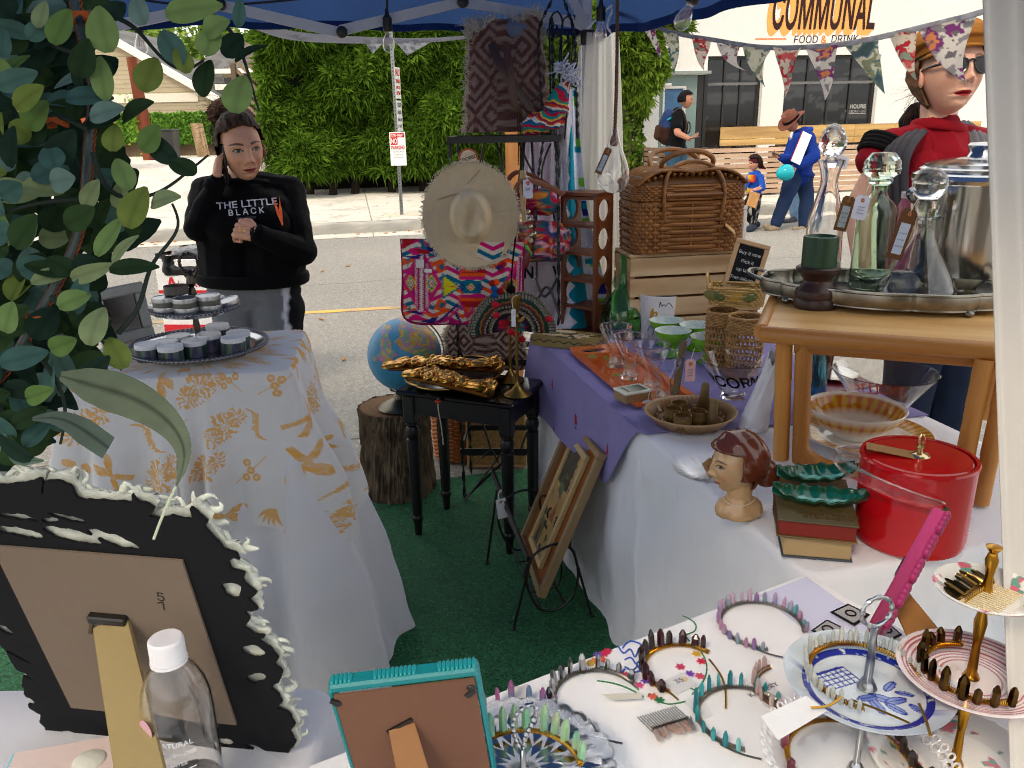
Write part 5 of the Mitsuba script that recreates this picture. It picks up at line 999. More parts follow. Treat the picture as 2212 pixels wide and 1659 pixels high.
ZT=ZL+.012
SV=Thing('tiered_serving_stand','two-tier silver serving stand with beaded rims and a figured handle on the yellow print cloth','serving stand')
so=at(430,747,ZT+.012);SV.M=tr(so[0],so[1],ZT)@ro('y',.8)
RL,RU,HU=.178,.112,.108
def tray(r,z):return lathe([(0,z),(r*.80,z+.001),(r*.86,z+.005),(r*.98,z+.011),(r,z+.012),(r*1.0,z+.009),(r*.86,z+.001),(r*.80,z-.003),(0,z-.004)],72)
def beads(r,z,n,rb):return cat([tm(ell(rb,rb*1.25,rb,1),tr(r*math.cos(a),r*math.sin(a),z)@ro('z',math.degrees(a)+90))for a in np.arange(n)*2*np.pi/n])
silver=vary('#b9babd',.12,30)
k=SV.p('lower_tray',tray(RL,.006),'metal',silver,30);SV.p('beaded_rim',beads(RL*.985,.018,96,.0055),'metal','#77777a',under=k)
k2=SV.p('upper_tray',tray(RU,HU),'metal',silver,30);SV.p('beaded_rim',beads(RU*.985,HU+.012,64,.005),'metal','#77777a',under=k2)
SV.p('foot',lathe([(0,-.012),(.05,-.012),(.046,-.006),(.02,.003),(0,.003)],32),'metal',silver)
SV.p('post',lathe([(0,.008),(.012,.01),(.007,.02),(.006,.05),(.009,.07),(.006,.09),(.011,HU-.004),(0,HU-.002)],20),'brushed','#5c5650')
SV.p('handle',cat(lathe([(0,HU+.002),(.016,HU+.004),(.011,HU+.012),(.0125,HU+.04),(.009,HU+.058),(.006,HU+.064),(.012,HU+.074),(.0105,HU+.092),(.005,HU+.1),(.007,HU+.106),(0,HU+.112)],18),tube([(.024*math.cos(a),0,HU+.128+.024*math.sin(a))for a in np.arange(40)*2*np.pi/40],.0042+.0012*np.sin(np.arange(40)*2.1),8,closed=True),seg((.008,0,HU+.088),(.022,0,HU+.112),.004),seg((-.008,0,HU+.088),(-.022,0,HU+.112),.004)),'brushed','#4a443e')
tin_r=.0305
def tin(x,y,z,h,kind,lab,tilt=(0,0)):
 t=Thing('candle_tin',lab,'tin',SV.M@tr(x,y,z)@ro('x',tilt[0])@ro('y',tilt[1]),'candle tins on the tiered stand')
 pat=(lambda v:np.where(fb(v,95,2,3)[:,None]>.56,col_('#46604e'),np.where(fb(v,110,2,8)[:,None]>.56,col_('#3a2f52'),col_('#22302c'))*(.8+.4*nz(v,200)[:,None])))if kind=='f' else vary('#57584f',.2,60)
 t.p('body',lathe([(0,0),(tin_r*.97,0),(tin_r*.985,.002),(tin_r*.985,h-.010),(tin_r*.95,h-.008),(0,h-.008)],48),'satin',pat,25)
 t.p('lid',lathe([(tin_r,h-.012),(tin_r*1.02,h-.011),(tin_r*1.02,h-.002),(tin_r,h),(tin_r*.93,h),(tin_r*.90,h-.0015),(0,h-.0015)],48),'brushed' if kind!='f' else 'satin','#b6b8bb' if kind!='f' else '#c4c6ca',25)
zu=HU+.0015
for x,y,lv,tl,lb_ in((-.080,-.02,0,(0,0),'shallow grey tin at the left end of the upper tier'),(-.052,-.055,0,(0,0),'lower shallow tin in the left stack at the upper tier front'),(-.053,-.054,1,(0,0),'top shallow tin in the left stack at the upper tier front'),(.005,-.066,0,(0,0),'lower shallow tin in the middle stack at the upper tier front'),(.003,-.066,1,(0,0),'top shallow tin in the middle stack at the upper tier front'),(.056,-.035,0,(0,0),'lower shallow tin in the right stack of the upper tier'),(.052,-.034,1,(0,0),'top shallow tin in the right stack of the upper tier'),(.085,.025,0,(8,-12),'tilted shallow tin at the right rim of the upper tier'),(.03,.06,0,(0,0),'shallow tin at the back of the upper tier')):
 tin(x,y,zu+lv*.0245,.024,'g',lb_,tl)
ot=Thing('open_tin','open grey tin with a red wick on top of the tins beside the stand handle','tin',SV.M@tr(-.032,-.022,zu+.049));ot.p('body',lathe([(0,0),(.029,0),(.031,.003),(.031,.022),(.0295,.022),(.0295,.006),(0,.006)],40),'satin','#4a463e',25);ot.p('wax',lathe([(0,.014),(.0293,.014)],30),'satin','#5a2a3a');ot.p('wick',seg((.008,0,.014),(.009,0,.034),.0011,6),'matte','#a8283c')
for x,y,h,lb_ in((-.085,-.118,.044,'dark floral tin at front left of the lower tier'),(-.022,-.132,.042,'dark floral tin at the very front of the lower tier'),(.018,-.078,.042,'dark floral tin behind the front one on the lower tier'),(-.062,-.062,.036,'floral tin left of the post in the second row'),(.040,-.028,.046,'tall floral tin right of the post on the lower tier'),(-.050,-.005,.036,'floral tin left behind the post on the lower tier'),(.035,.055,.05,'floral tin at the back of the lower tier'),(.118,-.072,.048,'floral tin at front right of the lower tier'),(.112,-.01,.046,'floral tin tilted at right of the lower tier')):
 tin(x,y,.0075,h,'f',lb_)
sf=Thing('small_picture_frame','small grey frame with black panel seen behind the tins at left','picture frame')
o=at(280,738,ZL+.004);sf.M=tr(o)@ro('z',58)@ro('x',-8)
sf.p('frame',cat(box(.16,.02,.03,.004),box(.16,.02,.03,.004,(0,0,.13)),box(.03,.019,.102,.004,(-.065,0,.029)),box(.03,.019,.102,.004,(.065,0,.029))),'satin',vary('#8b8d86',.25,30));sf.p('panel',box(.105,.006,.106,0,(0,.003,.028)),'gloss','#08080a');sf.p('strut',bar((0,.01,.12),(0,.085,.006),.03,.004),'matte','#3c3834')
wb=Thing('waste_carton','white cardboard waste carton with red lettering and a black bag liner behind the woman','carton',tr(dep(462,640,4.7)*[1,1,0])@ro('z',-6)@sc(1.05,1.05,1.1))
wb.p('carton',box(.40,.40,.78,.004),'matte','#e2e2e0');wb.p('print',box(.395,.002,.016,0,(0,-.202,.61)),'matte','#c83038');wb.p('print',box(.395,.002,.15,0,(0,-.202,.30)),'matte','#c83038');wb.p('print',box(.002,.05,.12,0,(-.202,-.03,.42)),'matte','#c83038')
wb.p('lettering',tm(wall_text(text('Athens',.05,.002,False,False)),tr(-.05,-.2015,.645)),'matte','#c8404a');wb.p('lettering',tm(wall_text(text('Services',.05,.002,True,False)),tr(-.06,-.2035,.36)),'matte','#efe4e4');wb.p('lettering',tm(wall_text(text('Waste Collection - Recycling',.012,.002,False,False)),tr(-.05,-.2015,.59)),'matte','#777');wb.p('lettering',tm(wall_text(text('FOR RE',.035,.002)),ro('z',-90)@tr(-.0,-.2015,.65)),'matte','#777')
wb.p('logo',tm(wall_text(text('A',.07,.002,True)),tr(-.12,-.2015,.62)),'matte','#c8303a')
bg_=sheet(lambda u,v:((.205+.02*np.sin(u*60)*v)*np.sign(np.cos(u*6.283))*np.abs(np.cos(u*6.283))**.35,(.205+.02*np.sin(u*47)*v)*np.sign(np.sin(u*6.283))*np.abs(np.sin(u*6.283))**.35,.70+.10*v),160,10);bg_=rough(bg_,.03,22,3);wb.p('liner',bg_,'gloss','#0d0d0f',True);wb.p('liner',tm(rough(ell(.19,.19,.03,4),.04,14),tr(0,0,.79)),'gloss','#0d0d0f',True)
# ================================================================ the near table at lower left
ZN=.74
nt=Thing('near_left_table','white-clothed folding table at the lower left under the ornate frame','table');nM=basis((-.72,.60,0),unit([1,-.02,0]),unit([.02,1,0]),EZ);nt.M=nM
m,uv=skirt(.86,.88,.03,ZN,lambda s:.01+0*s,300,40,lambda s:.05+0*s,.05,12,16,wr=.02);nt.p('cloth',m,'thincloth',(.76,.76,.80),True);nt.p('board',box(.84,.86,.03,.004,(0,0,ZN-.035)),'satin','#c8c8c4')
for sx in(-1,1):
 for sy in(-1,1):nt.p('leg',seg((sx*.38,sy*.38,.005),(sx*.38,sy*.38,ZN-.035),.016,10),'satin','#8d8f92')
of=Thing('ornate_picture_frame','black-backed ornate frame with white carved scrolls seen from behind at lower left','picture frame')
oR=np.array([[0.98933,-0.01145,-0.14523],[-0.14369,-0.24111,-0.95980],[-0.02403,0.97043,-0.24018]]);oC=np.array([-.4923,.8775,.941])
of.M=np.eye(4);of.M[:3,:3]=oR;of.M[:3,3]=oC
def loc(x,y):
 d=ray(x,y);n=oR[:,2];P=_C+d*(((oC-_C)@n)/(d@n));return(oR.T@(P-oC))[:2]
OUT=[(-60,1035),(0,1050),(88,1036),(90,1070),(98,1040),(118,1040),(150,1050),(162,1068),(165,1078),(230,1085),(283,1086),(284,1068),(300,1086),(320,1090),(334,1100),(328,1112),(316,1118),(340,1120),(370,1115),(400,1122),(416,1126),(412,1098),(424,1105),(436,1118),(448,1128),(440,1140),(468,1170),(482,1188),(510,1196),(524,1214),(502,1204),(488,1215),(500,1232),(528,1240),(522,1254),(552,1282),(540,1290),(528,1282),(542,1304),(556,1318),(530,1322),(540,1340),(524,1356),(548,1372),(572,1376),(560,1386),(584,1400),(604,1424),(592,1436),(608,1452),(602,1476),(584,1488),(600,1500),(612,1520),(598,1532),(622,1540),(636,1566),(626,1582),(640,1606),(618,1632),(584,1646),(556,1640),(518,1630),(486,1634),(450,1636),(400,1628),(330,1622),(250,1612),(170,1602),(140,1606),(104,1592),(96,1572),(84,1560),(88,1544),(62,1530),(56,1506),(46,1480),(50,1462),(30,1440),(8,1404),(-14,1370),(-24,1330),(-60,1290),(-64,1230),(-100,1180),(-110,1120),(-96,1060),(-78,1044)]
ol=np.array([loc(x,y)for x,y in OUT])
def jag(pl,amp,seed,step=.0022):
 g=LineString(np.vstack([pl,pl[:1]]));n=int(g.length/step);q=np.array([g.interpolate(i*step).coords[0]for i in range(n)]);t=np.roll(q,-1,0)-np.roll(q,1,0);nn=np.stack([t[:,1],-t[:,0]],1);nn/=np.linalg.norm(nn,axis=1,keepdims=True)+1e-9
 a=Polygon(pl).exterior.is_ccw;h=fb(np.column_stack([q*90,q[:,:1]*0+seed]),1,3)-.5;return q+nn*(h[:,None]*amp*(1 if a else-1))
plate=Polygon(jag(ol,.006,3)).buffer(0);PW,PH=.2373,.2959
HOLES=[((27,1116),.022,.004,-6),((62,1120),.014,.003,-20),((107,1123),.012,.004,15),((143,1119),.024,.0045,-12),((40,1150),.030,.008,-8),((155,1158),.034,.010,-12),((247,1168),.032,.009,-22),((303,1262+0),.0,.0,0),((500,1275),.013,.012,60),((547,1408),.014,.011,5),((553,1466),.014,.009,40),((485,1604),.014,.009,-10),((555,1618),.016,.006,-28),((152,1585),.014,.006,-15),((60,1515),.010,.008,-40),((40,1420),.018,.004,-40),((52,1460),.014,.004,-35),((8,1360),.016,.006,-45)]
for(x,y),a,b,an in HOLES:
 if a==0:continue
 c=loc(x,y);e=affinity.rotate(affinity.scale(Point(0,0).buffer(1,20),a,b),an);e=affinity.translate(e,*c);e=Polygon(jag(np.array(e.exterior.coords)[:-1],.006,7,.0012)).buffer(0);plate=plate.difference(e)
of.p('back_plate',ext(plate,.004,-.004),'matte',vary('#0b0c10',.3,60),30)
of.p('backing_board',box(PW,PH,.003,0,(0,0,.0005)),'matte',vary('#6c5f52',.12,90,None))
ring=Polygon(jag(ol*1.012,.011,9)).buffer(.0012).difference(sbox(-PW/2+.012,-PH/2+.012,PW/2-.012,PH/2-.012))
rm=ext(ring,.001);v_,f_=trimesh.remesh.subdivide_to_size(rm.vertices[:,:3],rm.faces,.006,max_iter=10);rm=mesh(v_,f_);z_=rm.vertices[:,2]>.0005
q3=np.column_stack([rm.vertices[:,:2],rm.vertices[:,0]*0]);h=fb(q3,45,3,5);ridge=np.abs(fb(q3,26,3,11)-.5)*2
dist=np.array([ring.exterior.distance(Point(p_))for p_ in rm.vertices[:,:2]]);rel=np.clip(dist/.012,0,1)**.6
rm.vertices[:,2]=np.where(z_,-.006-.004*h,-.012-.022*rel*(.35+.9*ridge+.4*h))
of.p('carved_scrolls',rm,'satin',lambda v:col_('#c4c8bc')*(.4+1.0*fb(v,80,3)[:,None]),60)
scr=[]
g=random.Random(8);L_=LineString(np.vstack([ol,ol[:1]]))
n_=int(L_.length/.021)
for i in range(n_):
 s_=(i+g.random()*.7)*.021;p_=np.array(L_.interpolate(s_).coords[0]);q_=np.array(L_.interpolate((s_+.004)%L_.length).coords[0]);t_=unit(q_-p_);o_=np.array([t_[1],-t_[0]])*(1 if Polygon(ol).exterior.is_ccw else-1);sg_=g.choice((-1,1));L0=g.uniform(.010,.024)
 pts=[np.r_[p_+t_*sg_*L0*k+o_*(-.004+.014*math.sin(k*2.6)*g.uniform(.6,1.1)),-.016-.006*k]for k in(-.6,-.2,.2,.6,.9)]
 scr.append(tube(curve(pts,9),np.array([.0012,.0028,.004,.0045,.0042,.0036,.003,.002,.0008])*g.uniform(.8,1.3),7,flat=g.uniform(.55,1.0)))
of.p('leaf_scrolls',cat(scr),'satin',lambda v:col_('#c4c9bd')*(.35+1.1*fb(v,90,3)[:,None]),60,kind='stuff')
h0=loc(243,1335);Pt=(of.M@np.array([h0[0],h0[1],.004,1]))[:3];Pb=np.array([-.345,.60,ZN+.003])
def taper_board(a,b,w0,w1,t,nrm):
 d=unit(b-a);x=unit(np.cross(d,nrm));n=np.cross(x,d);L=np.linalg.norm(b-a);pl=Polygon([(-w0/2,0),(w0/2,0),(w1/2,L),(-w1/2,L)]);return tm(ext(pl,t,-t/2),basis(a,x,d,np.cross(x,d)))
lgk=of.p('easel_leg',taper_board(Pt,Pb,.045,.072,.006,np.array([0,-1.,.3])),'matte',vary('#857550',.15,25,None),M=np.linalg.inv(of.M))
ax_=unit(Pb-Pt);of.p('hinge',box(.05,.012,.012,.002,(h0[0],h0[1]+.006,.001)),'satin','#15130f');of.p('worn_patch',taper_board(Pt+(Pb-Pt)*.55+np.array([0,-.004,.004]),Pt+(Pb-Pt)*.82+np.array([0,-.004,.004]),.047,.05,.003,np.array([0,-1.,.3])),'matte',lambda v:np.where(fb(v,45,3,4)[:,None]>.56,col_('#b8ad88'),col_('#1c201a')),under=lgk,M=np.linalg.inv(of.M),label='dark glued patch with torn pale paper')
of.p('latch',tm(box(.004,.022,.002),tr(h0[0]-.03,h0[1]-.015,.005)@ro('z',-25)),'brushed','#6a5a3c')
for s,x,y,r_,a in(('5',352,1293,.014,-8),('7',362,1312,.013,20)):c=loc(x,y);of.p('pencil_mark',tm(text(s,r_,.0004),tr(c[0],c[1],.0036)@ro('z',a)),'matte','#2e2a28')
wb_=Thing('water_bottle','clear plastic water bottle with white cap standing before the ornate frame','bottle');bp0=dep(358,1385,.93);wb_.M=tr(bp0[0],bp0[1],ZN+.001)@sc(1.06)
R=[(.0,.004),(.022,.002),(.034,.004),(.0375,.012),(.0375,.035),(.0365,.038),(.0375,.041),(.0375,.145),(.0365,.165),(.033,.182),(.026,.198),(.019,.207),(.0150,.212),(.0150,.222)]
bt_=lathe(R,56);bt_.vertices[:,:2]*=(1+.012*np.sin(np.arctan2(bt_.vertices[:,1],bt_.vertices[:,0])*5)*((bt_.vertices[:,2]>.05)&(bt_.vertices[:,2]<.13)))[:,None]
bi_=bt_.copy();bi_.vertices[:,:2]*=.955;bi_.vertices[:,2]=bi_.vertices[:,2]*.995+.0008;bi_.invert();wb_.p('shell',cat(bt_,bi_),'glass',smooth=50);wb_.p('water',lathe([(0,.005),(.033,.006),(.0365,.014),(.0363,.05),(0,.05)],48),'glass',smooth=40)
wb_.p('cap',cat(lathe([(0.0,.242),(.0165,.242),(.018,.2405),(.0185,.238),(.0187,.216),(.0175,.2155),(.0165,.217),(0,.217)],48),lathe([(.0195,.2125),(.0195,.2155),(.0165,.2155),(.0165,.2125)],40,True)),'satin','#d4d4d8',40)
def cyl_text(s,h,R_,z,ang,col,t=wb_,under=None,dep_=.0006,bold=False):
 m=subd(text(s,h,dep_,bold),.004);a=math.radians(ang)+m.vertices[:,0]/R_;r=R_+m.vertices[:,2];m.vertices=np.stack([r*np.sin(a),-r*np.cos(a),z+m.vertices[:,1]],1);return t.p('print',m,'matte',col,False,under=under)
for i,(s,h)in enumerate((('NATURAL',.006),('SPRING WATER',.004),('1 LITER',.004))):cyl_text(s,h,.038,.13-.012*i,12,'#cfd3d8')
for i in range(3):wb_.p('label_line',tube([(.0381*math.sin(a),-.0381*math.cos(a),.10-.018*i)for a in np.linspace(-.5,.7,20)],.0007,4),'matte','#c4c8cf')
wb_.p('label_panel',sheet(lambda u,v:(.0379*np.sin(-.9+1.1*u),-.0379*np.cos(-.9+1.1*u),.048+.10*v),20,12),'plastic');wb_.p('round_mark',tm(lathe([(0,0),(.011,0)],24),tr(-.022,-.0318,.15)@ro('z',-35)@ro('x',90)),'matte','#b88f96')
mph=Thing('mobile_phone','phone in a turquoise case lying on the white cloth at the lower left corner','phone');pa,pb2=at(30,1632,ZN+.006),at(190,1604,ZN+.006);xx=unit(pb2-pa);mph.M=basis(pa+xx*.075+np.cross(EZ,xx)*-.04,xx,np.cross(EZ,xx),EZ)@tr(0,0,-.004)
mph.p('case',box(.152,.08,.011,.004),'gloss','#1fa3b3');mph.p('back',box(.142,.07,.001,0,(0,0,.0108)),'satin','#d2bfb8');mph.p('grip',lathe([(0,.0115),(.02,.0115),(.02,.014),(.012,.018),(0,.018)],28),'satin','#c8c8bc',M=tr(.03,-.008,0))
tf=Thing('teal_picture_frame','teal-edged picture frame seen from its brown back at bottom centre','picture frame')
a_,b2_=dep(715,1500,.90),dep(1030,1462,.90);w_t=np.linalg.norm(b2_-a_);ux=unit(b2_-a_);uy=unit(np.array([0,-.16,1.])-ux*(np.array([0,-.16,1.])@ux));nt_=np.cross(ux,uy)
hT=(a_[2]-ZN)/uy[2]-.006;tf.M=basis((a_+b2_)/2,ux,uy,nt_)
tf.p('back_board',box(w_t-.006,hT,.003,0,(0,-hT/2-.0,0)),'matte',vary('#68493a',.14,40,None))
tf.p('rim',cat(box(w_t+.004,.012,.02,.003,(0,.005,-.02)),box(.006,hT+.01,.02,.002,(-w_t/2,-hT/2,-.02)),box(.006,hT+.01,.02,.002,(w_t/2,-hT/2,-.02))),'satin','#0a7378')
scl=[]
for i in range(34):
 x=-w_t/2+.003+i*w_t/34
 if(i//5)%3!=1:scl.append(ell(.0028,.0035,.008,2,(x,.0115,-.01)))
tf.p('carving',cat(scl),'satin','#0c7f84',60,kind='stuff')
tf.p('corner_clip',cat(ell(.005,.004,.003,2,(w_t/2-.008,-.012,.003)),tm(box(.012,.006,.002),tr(w_t/2-.01,-.02,.003)@ro('z',40))),'satin','#121212');tf.p('corner_clip',cat(ell(.005,.004,.003,2,(-w_t/2+.005,-.012,.003)),tm(box(.010,.006,.002),tr(-w_t/2+.003,-.008,.003)@ro('z',-30))),'satin','#121212')
t0,t1=(tf.M@np.array([-.012,-.058,.004,1]))[:3],None
t1=np.array([t0[0]+.055,t0[1]-.11,ZN+.003]);tf.p('easel_leg',taper_board(t0,t1,.030,.05,.003,np.array([0,-1.,.4])),'matte',vary('#86603f',.1,40),M=np.linalg.inv(tf.M));tf.p('hinge',tm(box(.034,.004,.003),tr(-.014,-.056,.003)@ro('z',28)),'satin','#14110f')
# ================================================================ the middle of the stall
def woven(fn,nu,nv,amp,r,u=(0,1),v=(0,1),closed=True,per=4,sides=5,flat=1.0,jit=.0,seed=0):
 0
 g=np.random.default_rng(seed);ms=[]
 for j in range(nv):
  vv=v[0]+(v[1]-v[0])*(j+.5)/nv;uu=np.linspace(u[0],u[1],nu*per+1)
  if closed:uu=uu[:-1]
  p,n=fn(uu,np.full_like(uu,vv));k=(uu-u[0])/(u[1]-u[0])*nu
  ms.append(tube(p+n*(amp*np.cos(np.pi*(k+j)))[:,None]+g.normal(size=p.shape)*jit,r,sides,closed=closed,flat=flat))
 return cat(ms)
def stakes(fn,nu,r,v=(0,1),amp=0,n=8,u=(0,1),closed=True,sides=5):
 ms=[]
 for i in range(nu+(0 if closed else 1)):
  uu=u[0]+(u[1]-u[0])*i/nu;vv=np.linspace(*v,n);p,nn=fn(np.full(n,uu),vv);ms.append(tube(p,r,sides))
 return cat(ms)
def round_fn(r0,r1,h,z0=0,bulge=0,ex=1.0):
 def f(u,v):
  a=u*2*np.pi;r=r0+(r1-r0)*v+bulge*np.sin(np.pi*v);p=np.stack([r*np.cos(a)*ex,r*np.sin(a),z0+h*v],1);n=np.stack([np.cos(a),np.sin(a),a*0],1);return p,n
 return f
def ring(r,R,z=0,n=40,ex=1.0,sides=8):return tube([(R*math.cos(a)*ex,R*math.sin(a),z)for a in np.arange(n)*2*np.pi/n],r,sides,closed=True)
WK=vary('#9a6a34',.35,60);WK2=vary('#b08a54',.3,70)
sb=at(853,1093,0)+np.array([0,.155,0]);st=Thing('tree_stump','bark-covered tree stump standing at the edge of the turf','tree stump',tr(sb[0],sb[1],.012))
def bark(u,v):
 a=u*2*np.pi;q=np.stack([np.cos(a)*5,np.sin(a)*5,v*1.2],-1);n1=fb(q,1.6,4,3);q2=np.stack([np.cos(a)*14,np.sin(a)*14,v*2.2+.6*n1],-1);n2=np.abs(fb(q2,1.5,3,6)-.5)*2
 r=.148+.014*(1-v)**3+.012*(n1-.5)*2+.012*np.clip(n2*2.2,0,1)-.004+.012*np.exp(-(1-v)*30)*0;return(r*np.cos(a)*.98,r*np.sin(a)*1.02,.385*v)
st.p('bark',sheet(bark,420,120),'matte',lambda v:col_('#4a3c2e')*(1-(k:=np.clip((fb(v*[1,1,.35],38,4)-.3)*2.2,0,1)[:,None]))+col_('#7d6c58')*k,25)
tp=lathe([(0,.383)]+[(.0075*i,.383+.0008*math.sin(i*2.3))for i in range(1,20)]+[(.150,.380)],120);st.p('cut_top',tp,'matte',lambda v:(col_('#6d5138')*(.75+.5*nz(np.column_stack([np.hypot(v[:,0],v[:,1])*220+2*fb(v,14,2),v[:,0]*3,v[:,1]*3]),1)[:,None])),30)
gb=Thing('globe','coloured world globe on a bronze foot standing on the stump','globe');gc=dep(874,766,3.38);gz=.012+.386
gb.M=tr(gc[0],gc[1],gz)
GH=gc[2]-gz;foot_c=at(848,886,gz)-gc*[1,1,0];fx_,fy_=foot_c[0]*.9+.0,foot_c[1]+.02
sp_m=trimesh.creation.icosphere(6)
def earth(v):
 d=(v-np.array([0,0,GH]))/.152;q=d@trimesh.transformations.rotation_matrix(.5,[0,1,.3])[:3,:3];n=fb(q,1.7,5,21);n2=fb(q,5.5,3,5);land=n+.10*(d[:,2])-.06*(d[:,0]<-.5)>.535
 cid=np.floor(fb(q+.12*np.stack([n2,n2,n2],1),4.0,2,9)*17).astype(int)%6;pal=np.array([col_(x)for x in('#c98a4c','#a8b05a','#c07a9a','#8f84b8','#6fa87c','#d0b060')]);c=np.where(land[:,None],pal[cid],col_('#3d93bd')*(.93+.14*n2[:,None]))
 edge=np.abs(n+.10*d[:,2]-.535)<.006;c=np.where(edge[:,None],c*.65,c);la,lo=np.degrees(np.arcsin(np.clip(q[:,2],-1,1))),np.degrees(np.arctan2(q[:,1],q[:,0]));gr_=(np.abs((la/15+.5)%1-.5)<.018)|(np.abs((lo/15+.5)%1-.5)<.018);return np.where(gr_[:,None],c*.8+.06,c)*.92
sp_m.vertices=sp_m.vertices*.152+[0,0,GH];gb.p('ball',sp_m,'satin',earth,True)
axd=unit([.45,.1,1]);mer=[np.array([0,0,GH])+.163*(axd*math.cos(a)+unit(np.cross(axd,np.cross([1,.2,0],axd)))*math.sin(a))for a in np.linspace(0,math.pi,40)]
gb.p('meridian',tube(mer,.007,8,flat=.5),'brushed','#8a7448');gb.p('axis_pin',cat(seg(mer[0],mer[0]-axd*.02,.005),seg(mer[-1],mer[-1]+axd*.02,.005)),'brushed','#8a7448')
gb.p('foot',lathe([(0,0),(.088,.0),(.09,.006),(.08,.016),(.05,.034),(.026,.046),(.022,.062),(.016,.07),(.013,.085),(0,.085)],48),'brushed','#6d675a',M=tr(fx_*.6,fy_*.5,0))
gb.p('stem',tube(curve([(fx_*.6,fy_*.5,.08),(.03+fx_*.3,.0,.10),mer[-10]*.35+mer[-4]*.65-[0,0,.0]],12),.008,8),'brushed','#7a7058')
SU=unit([.914,-.405,0]);SVv=np.array([.405,.914,0]);sFL=at(905,1160,0);SW,SD=.388,.235;SH=.60
so_=sFL+SU*SW/2+SVv*SD/2;bs=Thing('black_side_table','small black painted side table with turned legs beside the stump','side table',basis(so_+[0,0,.012],SU,SVv,EZ))
blk=vary('#08090c',.4,40)
bs.p('top',box(SW+.085,SD+.075,.020,.006,(0,0,SH-.020)),'gloss',blk);bs.p('apron',cat(box(SW+.0,.016,.075,0,(0,-SD/2-.006,SH-.095)),box(SW,.016,.075,0,(0,SD/2+.006,SH-.095)),box(.016,SD,.0745,0,(-SW/2-.006,0,SH-.095)),box(.016,SD,.0745,0,(SW/2+.006,0,SH-.095))),'satin',blk)
lp_=[(0,.0),(.013,0),(.0155,.05),(.018,.058),(.0215,.07),(.0215,.078),(.0175,.085),(.0195,.10),(.0235,.36),(.024,.40),(.018,.405),(.0225,.412),(.026,.43),(.0225,.448),(.018,.453),(.024,.46),(.024,.47),(0,.47)]
for sx in(-1,1):
 for sy in(-1,1):bs.p('leg',cat(lathe(lp_,28),box(.046,.046,SH-.47-.021,.004,(0,0,.4695))),'satin',blk,M=tr(sx*SW/2,sy*SD/2,0))
ts_=bs.M@np.array([-.05,-SD/2-.05,SH-.02,1]);tg=Thing('price_string','pale string with red bead hanging from the black side table edge','string',tr(ts_[:3]));tg.p('string',tube(curve([(0,.0,.012),(.0,-.012,-.01),(.006,-.012,-.07),(.012,-.01,-.16)],16),.0022,5),'matte','#b8a890');tg.p('bead',ell(.012,.01,.007,2,(0,-.004,.004)),'satin','#a8341c')
ZS=SH+.0125
to=at(985,822,ZS);tb=Thing('scalloped_tray','black scalloped tray with gilt rim on the black side table','tray',tr(to[0],to[1],ZS)@ro('z',-16)@ro('y',-1.5))
def tr_edge(a):return 1+.05*np.abs(np.sin(a*3))**.6-.03
def tray_s(u,v):
 a=u*2*np.pi;k=tr_edge(a)*v;rx,ry=.178*k,.215*k;return(rx*np.cos(a),ry*np.sin(a),.004+.030*ss(.72,1.0,v)+0*u)
tb.p('bowl',thick(sheet(tray_s,120,24),.003),'gloss',lambda v:np.where((fb(v,36,3,4)[:,None]>.66)&(np.hypot(v[:,[0]]-.12,v[:,[1]]+.03)<.06),col_('#a03020'),col_('#0a0908')),True)
aa=np.arange(120)*2*np.pi/120;tb.p('gilt_rim',tube(np.stack([.178*tr_edge(aa)*np.cos(aa),.215*tr_edge(aa)*np.sin(aa),.035+0*aa],1),.004,8,closed=True),'brushed','#a8884c')
def fluted(rx,ry,rz,n,amp,sub=3):
 m=trimesh.creation.icosphere(sub);v=m.vertices;a=np.arctan2(v[:,2],v[:,1]);v=v*(1+amp*np.cos(a*n))[:,None];m.vertices=v*[rx,ry,rz];return m
def gilt(name,lab,P0,P1,seed,sag):
 t=Thing(name,lab,'gilt ornament');g=random.Random(seed);d=P1-P0;L=np.linalg.norm(d);x=unit(d);y=unit(np.cross(EZ,x));z=np.cross(x,y);t.M=basis(P0,x,y,z)
 gold=vary('#b57a34',.3,50,'#d8a858')
 spine=lambda s:np.array([s*L,sag*math.sin(s*math.pi),.006*math.sin(s*5)])
 t.p('backing',tube([spine(s)for s in np.linspace(0,1,14)],np.interp(np.linspace(0,1,14),[0,.15,.5,.8,1],[.010,.022,.030,.024,.030]),10,flat=.6),'brushed','#8a5a2a')
 gr_=[]
 for i in range(46):
  s=g.uniform(.10,.60);w=.042*math.sin(min(s/.6,1)*2.2+.4);p=spine(s)+np.array([0,g.uniform(-w,w),.012+g.uniform(0,.016)]);gr_.append(tm(ell(g.uniform(.0095,.0145),None,None,2),tr(p)))
 t.p('grapes',cat(gr_),'metal',gold,True,kind='stuff')
 for s,w,an in((.02,.020,0),(.12,.024,30),(.10,.022,-40),(.24,.024,50),(.3,.026,-55),(.44,.026,40),(.5,.026,-35)):
  t.p('leaf',tm(fluted(w*1.4,w*1.0,w*.6,5,.16),tr(spine(s)+[0,.012*(1 if an>0 else-1),.018])@ro('z',an)@ro('y',-12)),'metal',gold,True)
 t.p('pine_cone',tm(rough(ell(.034,.028,.024,4),.012,120,seed),tr(spine(.66)+[0,0,.016])),'metal',gold,True)
 for an,k in((18,1),(-18,1),(0,1.1)):t.p('acanthus',tm(fluted(.055*k,.016,.014,4,.2),tr(spine(.80)+[0,.014*np.sign(an),.018])@ro('z',an)@ro('y',-8)),'metal',gold,True)
 for i in range(7):t.p('rosette',tm(fluted(.027,.016,.015,3,.2,2),tr(spine(.96)+[.008*math.cos(i*.9),.02*math.sin(i*.9),.014+.006*(i%3)])@ro('z',i*52)@ro('y',-35)),'metal',gold,True)
